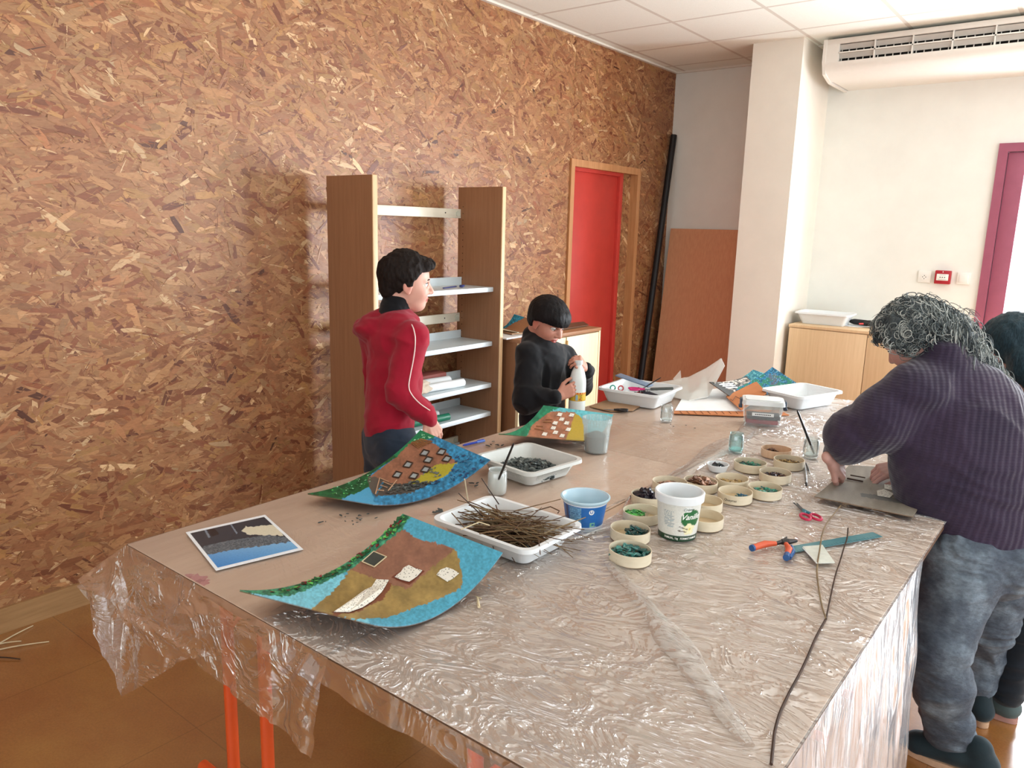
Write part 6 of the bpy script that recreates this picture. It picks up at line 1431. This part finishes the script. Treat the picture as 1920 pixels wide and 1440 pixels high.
# ------------------------------------------------------------------ boy in the black sweater and his bottle
bp_ = on(1081, 771, 2, TZ); BD = float((np.array(bp_)-CAM)@CF)
bot = thing('milk_bottle', 'white plastic milk bottle with a yellow printed band in the hands of the boy', 'bottle', (bp_.x, bp_.y, TZ+.001))
HB = .238; RBt2 = .0385; prof = [(RBt2-.004, 0), (RBt2, .006), (RBt2, .02), (RBt2, .135), (RBt2-.002, .155), (RBt2-.009, .185), (RBt2-.019, .207), (.0165, .214), (.0165, .222)]
b = MB(); b.lathe([(0, 0)]+prof+[(0, .222)], seg=44); b.build('body', mat('milky_bottle', (226, 234, 232), .3, .01, spec=.5), bot, world=False)
b = MB(); b.lathe([(0, .220), (.019, .220), (.0195, .236), (.018, .238), (0, .238)], seg=30); b.build('cap', mat('bottle_cap', (210, 216, 216), .4), bot, world=False)
tocb = math.atan2(CAM[1]-bp_.y, CAM[0]-bp_.x)
def colm(a, z_):
    A = (a+PI) % (2*PI)-PI; x = A*.0385; c = base(A, (222, 186, 60)); c[z_ > .086] = (206, 52, 40); k = (z_ > .088) & (((x*90) % 1) > .5); c[k] = (232, 200, 80)
    c[(x > -.014) & (x < -.006) & (z_ < .088)] = (190, 150, 50); c[((x+.002)/.006)**2+((z_-.068)/.017)**2 < 1] = (150, 190, 206); c[(z_ < .058)] = (214, 170, 50)
    for k_ in range(5):
        c[(np.abs(z_-(.082-.006*k_)) < .0014) & (x > .008) & (x < .024) & (vnoise(x*500, z_*0+k_, 4) > .35)] = (90, 60, 30)
    c[((x-.014)/.004)**2+((z_-.064)/.004)**2 < 1] = (196, 40, 36); return c
wall_mesh('label', [(RBt2+.0004, .054), (RBt2+.0004, .094)], tocb, 120, colm, M_TUB, bot, None)
C = dp(1027, 604, 3.62); fd = RH*.66-FH*.62-ZU*.42; H = .222; up = ZU+RH*.30-FH*.2
hip = dp(1015, 800, 3.72); hip.z = .70; root = thing('person', 'smaller boy in a black sweater holding a white milk bottle', 'person', (hip.x, hip.y, 0))
S_ = SDF(); W, B = head(S_, C, fd, up, H)
ft = (RH*.85-FH*.5).normalized(); rt = ft.cross(ZU)
chest = dp(1020, 690, 3.66); nk = dp(1015, 648, 3.65)
RS = dp(990, 668, 3.58); LS = dp(1055, 668, 3.76); RE = dp(989, 750, 3.50); RW = dp(1043, 745, 3.46); LE = dp(1092, 722, 3.74); LW = dp(1100, 692, 3.57)
S_.chain([chest, hip], [.08, .085], .04, sq=(ft, .8)); S_.cap(RS, LS, .04, .04, .04); S_.cap(chest, nk, .05, .04, .03)
S_.chain([RS, RE, RW], [.034, .03, .022], .03); S_.chain([LS, LE, LW], [.034, .03, .022], .03)
fr_, fl_ = hip+rt*.07, hip-rt*.07; ar, al = V3(fr_.x, fr_.y, .08), V3(fl_.x, fl_.y, .08)+ft*.03
S_.chain([fr_, V3(fr_.x, fr_.y, .36)+ft*.01, ar], [.055, .042, .03], .03); S_.chain([fl_, V3(fl_.x, fl_.y, .36), al], [.055, .042, .03], .03)
hR = hand(RW+(dp(1066, 733, 3.475)-RW)*.15, dp(1078, 728, 3.475)-RW, FH*.95+ZU*.05, 1, .150, (16, 26, 20), .02, .15)
hL = hand(LW+(dp(1090, 680, 3.52)-LW)*.3, (dp(1082, 668, 3.47)-LW), (-ZU*.75-RH*.25+FH*.75), 1, .145, (50, 55, 35), .0, .6)
S_.mesh('body', M_SKIN, root, .0045, None, skincol(W, H, B, (196, 140, 120)), extra=[hR, hL])
eyes(W, B, H, root, 1)
M_HK = hair_mat('black_hair', (11, 9, 11), (26, 21, 22), .55)
def keep2(L):
    g = np.interp(L[..., 2], [-.45, -.14, -.02, .06, .09, .11, .5], [-.20, -.16, -.12, .06, .24, .75, .9]); side = np.abs(L[..., 1]) > .30
    return np.minimum(g-L[..., 0], L[..., 2]+.36)
hair_cap(W, B, H, root, M_HK, ((-.05, 0, .155), (.485, .415, .415)), keep2, disp=lambda P: .004*(vn3(P*np.array([110, 110, 35]), 6)-.5), extra=[((.25, 0, .22), (.20, .31, .22)), ((-.25, 0, 0), (.24, .30, .30))])
J_ = SDF(); J_.chain([chest+ZU*.02, chest-ZU*.12, hip+ZU*.03], [.118, .122, .118], .05, sq=(ft, .8)); J_.cap(RS, LS, .055, .055, .05); J_.chain([RS, RE, RW-(RW-RE).normalized()*.012], [.062, .060, .036], .025); J_.chain([LS, LE, LW-(LW-LE).normalized()*.005], [.056, .05, .034], .025)
J_.cap(chest+ZU*.03, nk-ZU*.005, .078, .062, .04); J_.cap(dp(1000, 648, 3.66), dp(999, 630, 3.68), .052, .047, .03); J_.ell(dp(1010, 645, 3.65), (.072, .07, .035), basis(ft, ZU+ft*.2), .03)
J_.mesh('sweater', M_BLKC, root, .0048, fold(.009, (9, 9, 12), 13, .003, 55))
T_J = SDF(); T_J.cap(hip+ZU*.02, hip-ZU*.05, .105, .10, .03, sq=(ft, .82)); T_J.chain([fr_, V3(fr_.x, fr_.y, .36)+ft*.01, ar+ZU*.01], [.075, .058, .05], .03); T_J.chain([fl_, V3(fl_.x, fl_.y, .36), al+ZU*.01], [.075, .058, .05], .03)
T_J.mesh('trousers', cloth_mat('black_trousers', (28, 30, 38)), root, .006, fold(.005, (12, 12, 18), 6))
shoe(root, ar-ft*.07, ar+ft*.13, M_SH1, M_SOLE); shoe(root, al-ft*.07, al+ft*.13, M_SH1, M_SOLE)

# ------------------------------------------------------------------ woman bending over the table
rootw = thing('person', 'woman with grey curly hair, dark purple ribbed sweater and faded jeans, bending over the tables', 'person', (2.97, 2.5, 0))
C = dp(1712, 636, 2.46); H = .225; fd = (FH*.78-RH*.55-ZU*.80); up = ZU*.6+RH*.05-RH*.5+FH*.45
S_ = SDF(); W, B = head(S_, C, fd, up, H)
pel = dp(1842, 1000, 2.36); mid = dp(1808, 860, 2.40); che = dp(1785, 760, 2.46); nk = dp(1752, 700, 2.50)
LS = dp(1712, 742, 2.38); RS = dp(1850, 752, 2.62); LE = dp(1592, 822, 2.46); LW = dp(1570, 852, 2.60); RE = dp(1800, 862, 2.62); RW = on(1700, 874, 2, .808)
S_.chain([pel, mid, che], [.11, .12, .10], .04); S_.cap(LS, RS, .05, .05, .05); S_.cap(che, W(-.18, 0, -.6), .05, .045, .03); S_.chain([LS, LE, LW], [.045, .038, .027], .03); S_.chain([RS, RE, RW], [.045, .038, .026], .03)
LH = dp(1798, 1060, 2.32); LK = dp(1758, 1216, 2.26); LA = dp(1778, 1385, 2.33); RHp = dp(1884, 1050, 2.46); RK = dp(1850, 1170, 2.50); RA = V3(2.985, 2.78, .10)
LA.z = .10
S_.chain([LH, LK, dp(1768, 1290, 2.27), LA], [.07, .045, .04, .034], .03); S_.chain([RHp, RK, dp(1840, 1230, 2.56), RA], [.07, .045, .036, .032], .03)
w1, w2 = on(1560, 866, 2, .845), on(1690, 874, 2, .805)
hL = hand(w1, on(1592, 893, 2, .775)-w1, (FH*.6+RH*.2-ZU*.5), -1, .165, (24, 30, 20), .0, .8)
hR = hand(w2, (on(1620, 893, 2, .778)-w2), (FH*.3-ZU*.8), 1, .165, (20, 25, 20), .0, .7, fcurl=[(16, 18, 14), (30, 40, 30), (38, 46, 34), (44, 50, 36)])
S_.mesh('body', M_SKIN, rootw, .005, None, skincol(W, H, B, (196, 150, 138)), extra=[hL, hR])
eyes(W, B, H, rootw, 1)
def knit():
    t = NT('purple_ribbed_knit'); co = t.coord(); n = t.noise(5, 4, co); r = t.ramp(n.outputs[0], [(.3, lin((44, 36, 54))), (.7, lin((60, 48, 68)))])
    wv = t.node('ShaderNodeTexWave', wave_type='BANDS', bands_direction='X'); m_ = t.mapping(co, (1, 1, 1), (0, 0, -.663)); m_ = t.mapping(m_, (1, 1, 1), (0, -.22, 0)); t.link(m_, wv.inputs[0]); wv.inputs['Scale'].default_value = 17; wv.inputs['Distortion'].default_value = .8
    w2 = t.node('ShaderNodeTexWave', wave_type='BANDS', bands_direction='Z'); t.link(co, w2.inputs[0]); w2.inputs['Scale'].default_value = 40; w2.inputs['Distortion'].default_value = 2.5; w2.inputs['Detail Scale'].default_value = 3
    h_ = t.math('ADD', t.math('MULTIPLY', wv.outputs['Fac'], 1.0), t.math('MULTIPLY', w2.outputs['Fac'], .3))
    mx = t.node('ShaderNodeMix', data_type='RGBA', blend_type='MULTIPLY'); mx.inputs[0].default_value = .5; t.link(r.outputs[0], mx.inputs[6]); rr = t.ramp(wv.outputs['Fac'], [(.1, (.88,)*3), (.6, (1.05,)*3)]); t.link(rr.outputs[0], mx.inputs[7])
    t.link(mx.outputs[2], t.b.inputs['Base Color']); t.b.inputs['Roughness'].default_value = .9; t.b.inputs['Sheen Weight'].default_value = .3; t.b.inputs['Specular IOR Level'].default_value = .15; t.bump(h_, .42, .004); return t.m
J_ = SDF(); hem = pel+(pel-mid).normalized()*.02
J_.chain([hem, dp(1822, 930, 2.38), mid, dp(1800, 790, 2.44)], [.180, .196, .208, .185], .06, sq=(FH, .72)); J_.cap(dp(1742, 745, 2.42), RS, .105, .10, .08); J_.cap(dp(1800, 790, 2.44), nk, .15, .085, .08); J_.cap(W(-.17, 0, -.44), che, .070, .13, .04)
J_.chain([LS, dp(1650, 785, 2.40), LE, LW-(LW-LE).normalized()*.03], [.098, .086, .074, .046], .04); J_.chain([RS, RE, RW-(RW-RE).normalized()*.02], [.09, .075, .045], .03)
hd = (pel-mid).normalized(); hc_ = np.array(hem+hd*.07)
J_.fn(lambda P: -((P-hc_)@np.array(hd)), hc_-.35, hc_+.35, sub=True, k=.006)
J_.mesh('sweater', knit(), rootw, .0055, fold(.010, (6, 6, 9), 23, .003, 50))
def denim():
    t = NT('faded_grey_jeans'); co = t.coord(); n = t.noise(9, 5, co); n2 = t.noise(60, 5, t.mapping(co, (1, 1, 2.2))); r = t.ramp(n.outputs[0], [(.32, lin((56, 64, 78))), (.5, lin((78, 88, 100))), (.72, lin((128, 142, 154)))])
    r2 = t.ramp(n2.outputs[0], [(.35, (.68,)*3), (.65, (1.2,)*3)]); mx = t.node('ShaderNodeMix', data_type='RGBA', blend_type='MULTIPLY'); mx.inputs[0].default_value = .7; t.link(r.outputs[0], mx.inputs[6]); t.link(r2.outputs[0], mx.inputs[7])
    t.link(mx.outputs[2], t.b.inputs['Base Color']); t.b.inputs['Roughness'].default_value = .8; t.bump(n2.outputs[0], .5, .006); return t.m
T_J = SDF(); T_J.ell(dp(1846, 1035, 2.38), (.168, .150, .135), basis(FH, ZU), .04); T_J.chain([LH, LK, dp(1768, 1290, 2.27), LA+V3(0, 0, .0)], [.122, .080, .074, .068], .03); T_J.chain([RHp, RK, dp(1840, 1230, 2.56), RA+V3(0, 0, .03)], [.112, .078, .066, .054], .03)
T_J.mesh('jeans', denim(), rootw, .0055, fold(.009, (9, 9, 22), 33, .003, 45))
M_SH2 = cloth_mat('dark_teal_canvas', (32, 46, 52), .8); M_SOLT = mat('tan_sole', (196, 160, 130), .7)
toe = on(1690, 1400, 2, 0); hl = on(1808, 1446, 2, 0); hl = toe+(hl-toe).normalized()*.25; shoe(rootw, hl, toe, M_SH2, M_SOLT, w_=.046)
shoe(rootw, RA+V3(.04, -.05, 0), RA+V3(-.10, .15, 0), M_SH2, M_SOLT, w_=.044)
# curly grey hair
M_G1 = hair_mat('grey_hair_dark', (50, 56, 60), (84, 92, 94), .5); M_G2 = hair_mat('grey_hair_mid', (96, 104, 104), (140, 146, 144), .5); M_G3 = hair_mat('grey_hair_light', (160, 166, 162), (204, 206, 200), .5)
rnd = random.Random(12); hb = MB()
flow = (RH*.80-FH*.30-ZU*.42).normalized(); roots = []
while len(roots) < 1600:
    v = Vector((rnd.gauss(0, 1), rnd.gauss(0, 1), rnd.gauss(0, 1))).normalized(); l = v
    if l.x > .55 and l.z < .35: continue         # face
    if l.z < -.62: continue
    roots.append(v)
core = SDF(); core.ell(W(-.08, 0, .16), [.46*H, .40*H, .41*H], B, .02); core.ell(dp(1676, 628, 2.44), (.040, .05, .065), basis(RH, ZU), .03); core.ell(dp(1770, 632, 2.46), (.085, .10, .085), basis(RH, ZU), .03); core.ell(dp(1805, 665, 2.50), (.075, .085, .055), basis(RH-ZU*.6, ZU), .03); core.ell(dp(1845, 700, 2.50), (.06, .065, .038), basis(RH-ZU*.8, ZU), .03); core.ell(dp(1765, 668, 2.47), (.085, .08, .05), basis(RH-ZU*.3, ZU), .03); core.ell(dp(1768, 690, 2.44), (.07, .05, .03), basis(RH-ZU*.2, ZU), .02); core.ell(dp(1796, 690, 2.42), (.055, .05, .035), basis(RH-ZU*.3, ZU), .02); core.ell(dp(1870, 722, 2.48), (.035, .045, .022), basis(RH-ZU*1.0, ZU), .03)
c0 = np.array(W(0, 0, 0)); core.fn(lambda P: (np.interp(((P-c0)@B/H)[..., 2], [-.5, 0, .2, .3], [-.12, 0, .15, .9])-((P-c0)@B/H)[..., 0])*H, c0-.16, c0+.16, sub=True, k=.01)
for v in roots:
    p0 = Vector(W(-.07+v.x*.42, v.y*.36, .15+v.z*.38)); n_ = Vector(B@np.array(v)); L = rnd.uniform(.07, .17)
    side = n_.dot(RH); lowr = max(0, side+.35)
    d0 = (n_*.9+flow*(.35+lowr)+Vector((rnd.gauss(0, .25), rnd.gauss(0, .25), rnd.gauss(0, .25)))).normalized()
    if side < -.2: L *= .55
    if n_.z > .3: L *= .5
    L *= .55+.75*lowr
    npt = 24; rad = rnd.uniform(.008, .016); turns = rnd.uniform(2.0, 3.6); ph = rnd.uniform(0, 6.28); e1 = d0.orthogonal().normalized(); e2 = d0.cross(e1); pts = []; q = p0.copy(); d = d0.copy()
    for i in range(npt):
        s_ = i/(npt-1); d = (d+flow*.10*(1 if side > -.3 else .3)-ZU*.045).normalized(); q = q+d*L/npt; a = ph+turns*2*PI*s_; rr_ = rad*min(1, s_*4+.2)*(1+.3*math.sin(7*s_+ph)); pts.append(q+e1*math.cos(a)*rr_+e2*math.sin(a)*rr_)
    if core.val(np.array([pts[-1], pts[12]])).max() > .030: continue
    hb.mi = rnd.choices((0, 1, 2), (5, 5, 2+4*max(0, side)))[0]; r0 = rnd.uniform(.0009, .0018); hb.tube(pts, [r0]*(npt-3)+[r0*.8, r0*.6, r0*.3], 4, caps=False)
hw = core.mesh('hair', M_G1, rootw, .005, lambda P: .012*(vn3(P*70, 5)-.5)+.010*(vn3(P*30, 7)-.5))
# curls rooted on the falling mass too
V_, F_ = core.nets(.02)
for k in range(1500):
    p0 = Vector(V_[rnd.randrange(len(V_))])
    if (p0-Vector(W(0, 0, 0))).dot(Vector(B[:, 0])) > .10*H+.03 : continue
    n_ = (p0-(Vector(W(-.1, 0, .1))+RH*.05-ZU*.02)).normalized(); d0 = (n_*.6+flow*.7+Vector((rnd.gauss(0, .35), rnd.gauss(0, .35), rnd.gauss(0, .3)))).normalized(); L = rnd.uniform(.04, .11)
    npt = 18; rad = rnd.uniform(.006, .013); turns = rnd.uniform(1.3, 2.6); ph = rnd.uniform(0, 6.28); e1 = d0.orthogonal().normalized(); e2 = d0.cross(e1); pts = []; q = p0-n_*.006; d = d0.copy()
    for i in range(npt):
        s_ = i/(npt-1); d = (d-ZU*.06).normalized(); q = q+d*L/npt; a = ph+turns*2*PI*s_; pts.append(q+(e1*math.cos(a)+e2*math.sin(a))*rad*min(1, s_*4+.2))
    if core.val(np.array([pts[-1], pts[9]])).max() > .030: continue
    hb.mi = rnd.choices((0, 1, 2), (4, 5, 4))[0]; r0 = rnd.uniform(.0008, .0015); hb.tube(pts, [r0]*(npt-2)+[r0*.7, r0*.3], 4, caps=False)
hb.build('curls', [M_G1, M_G2, M_G3], hw, kind='stuff')

# ------------------------------------------------------------------ person behind the woman
rootp = thing('person', 'person in a dark teal top and black trousers, mostly hidden behind the woman', 'person', (3.07, 3.0, 0))
C = dp(1895, 655, 2.86); H = .225; fd = (FH*.9-RH*.25-ZU*.4); S_ = SDF(); W, B = head(S_, C, fd, ZU-RH*.1, H)
pel = V3(3.14, 2.98, .86); che = C-ZU*.30+RH*.06; LS = che+ZU*.06-FH*.15; RS = che+ZU*.06+FH*.15
S_.chain([pel, che], [.11, .11], .05); S_.cap(LS, RS, .05, .05, .05); S_.cap(che, W(-.18, 0, -.6), .08, .05, .05)
LE = LS+V3(.02, .05, -.24); LW = LE+FH*.2-ZU*.05; S_.chain([LS, LE, LW], [.045, .036, .026], .03); RE = RS+V3(.05, .08, -.22); RW = RE+FH*.2-ZU*.05; S_.chain([RS, RE, RW], [.045, .036, .026], .03)
AL = V3(3.065, 2.83, .10); AR = V3(3.20, 3.15, .10); HL_ = pel+V3(-.02, -.08, -.04); HR_ = pel+V3(.02, .08, -.04); KL = (HL_+AL)/2+V3(0, 0, .02); KR = (HR_+AR)/2
S_.chain([HL_, KL, AL], [.08, .05, .036], .04); S_.chain([HR_, KR, AR], [.08, .05, .036], .04)
h1 = hand(LW, FH-ZU*.2, -ZU, -1, .165, (20, 25, 20), .0, .4); h2 = hand(RW, FH-ZU*.2, -ZU, 1, .165, (20, 25, 20), .0, .4)
S_.mesh('body', M_SKIN, rootp, .006, None, skincol(W, H, B, (196, 150, 138)), extra=[h1, h2]); eyes(W, B, H, rootp, 1)
M_DT = cloth_mat('dark_teal_knit', (26, 48, 58), .9, .2, .5, 200); M_HD = hair_mat('blue_black_hair', (22, 38, 46), (48, 70, 80), .5)
hair_cap(W, B, H, rootp, M_HD, ((-.08, 0, .14), (.52, .46, .46)), lambda L: np.minimum(np.interp(L[..., 2], [-.6, 0, .2, .3], [-.1, .0, .2, .9])-L[..., 0], L[..., 2]+.9), disp=lambda P: .008*(vn3(P*np.array([90, 90, 30]), 6)-.5)+.008*(vn3(P*30, 2)-.5), extra=[((-.35, .1, -.3), (.30, .36, .40)), ((-.45, .1, -.55), (.24, .30, .30))], h=.005)
J_ = SDF(); J_.chain([pel, che+ZU*.02], [.15, .15], .05, sq=(FH, .8)); J_.cap(LS, RS, .07, .07, .05); J_.cap(che, C-ZU*.15, .10, .07, .05); J_.chain([LS, LE, LW-FH*.02], [.07, .06, .042], .03); J_.chain([RS, RE, RW-FH*.02], [.07, .06, .042], .03); J_.mesh('top', M_DT, rootp, .006, fold(.006, (8, 8, 12), 43))
T_J = SDF(); T_J.ell(pel-ZU*.04, (.15, .15, .12), None, .04); T_J.chain([HL_, KL, AL], [.105, .066, .048], .03); T_J.chain([HR_, KR, AR], [.105, .066, .048], .03); T_J.mesh('trousers', cloth_mat('black_denim', (26, 32, 40), .8, .25), rootp, .006, fold(.008, (9, 9, 24), 53))
M_SH3 = cloth_mat('grey_green_suede', (78, 92, 92), .8); M_SOLP = mat('pinkish_sole', (176, 132, 122), .7)
tq = on(1835, 1338, 2, 0); hq = on(1893, 1346, 2, 0)
shoe(rootp, hq+V3(.02, -.02, 0), hq+(tq-hq).normalized()*.16+V3(-.06, .09, 0), M_SH3, M_SOLP, w_=.045); shoe(rootp, AR+V3(.05, -.05, 0), AR+V3(-.08, .13, 0), M_SH3, M_SOLP)
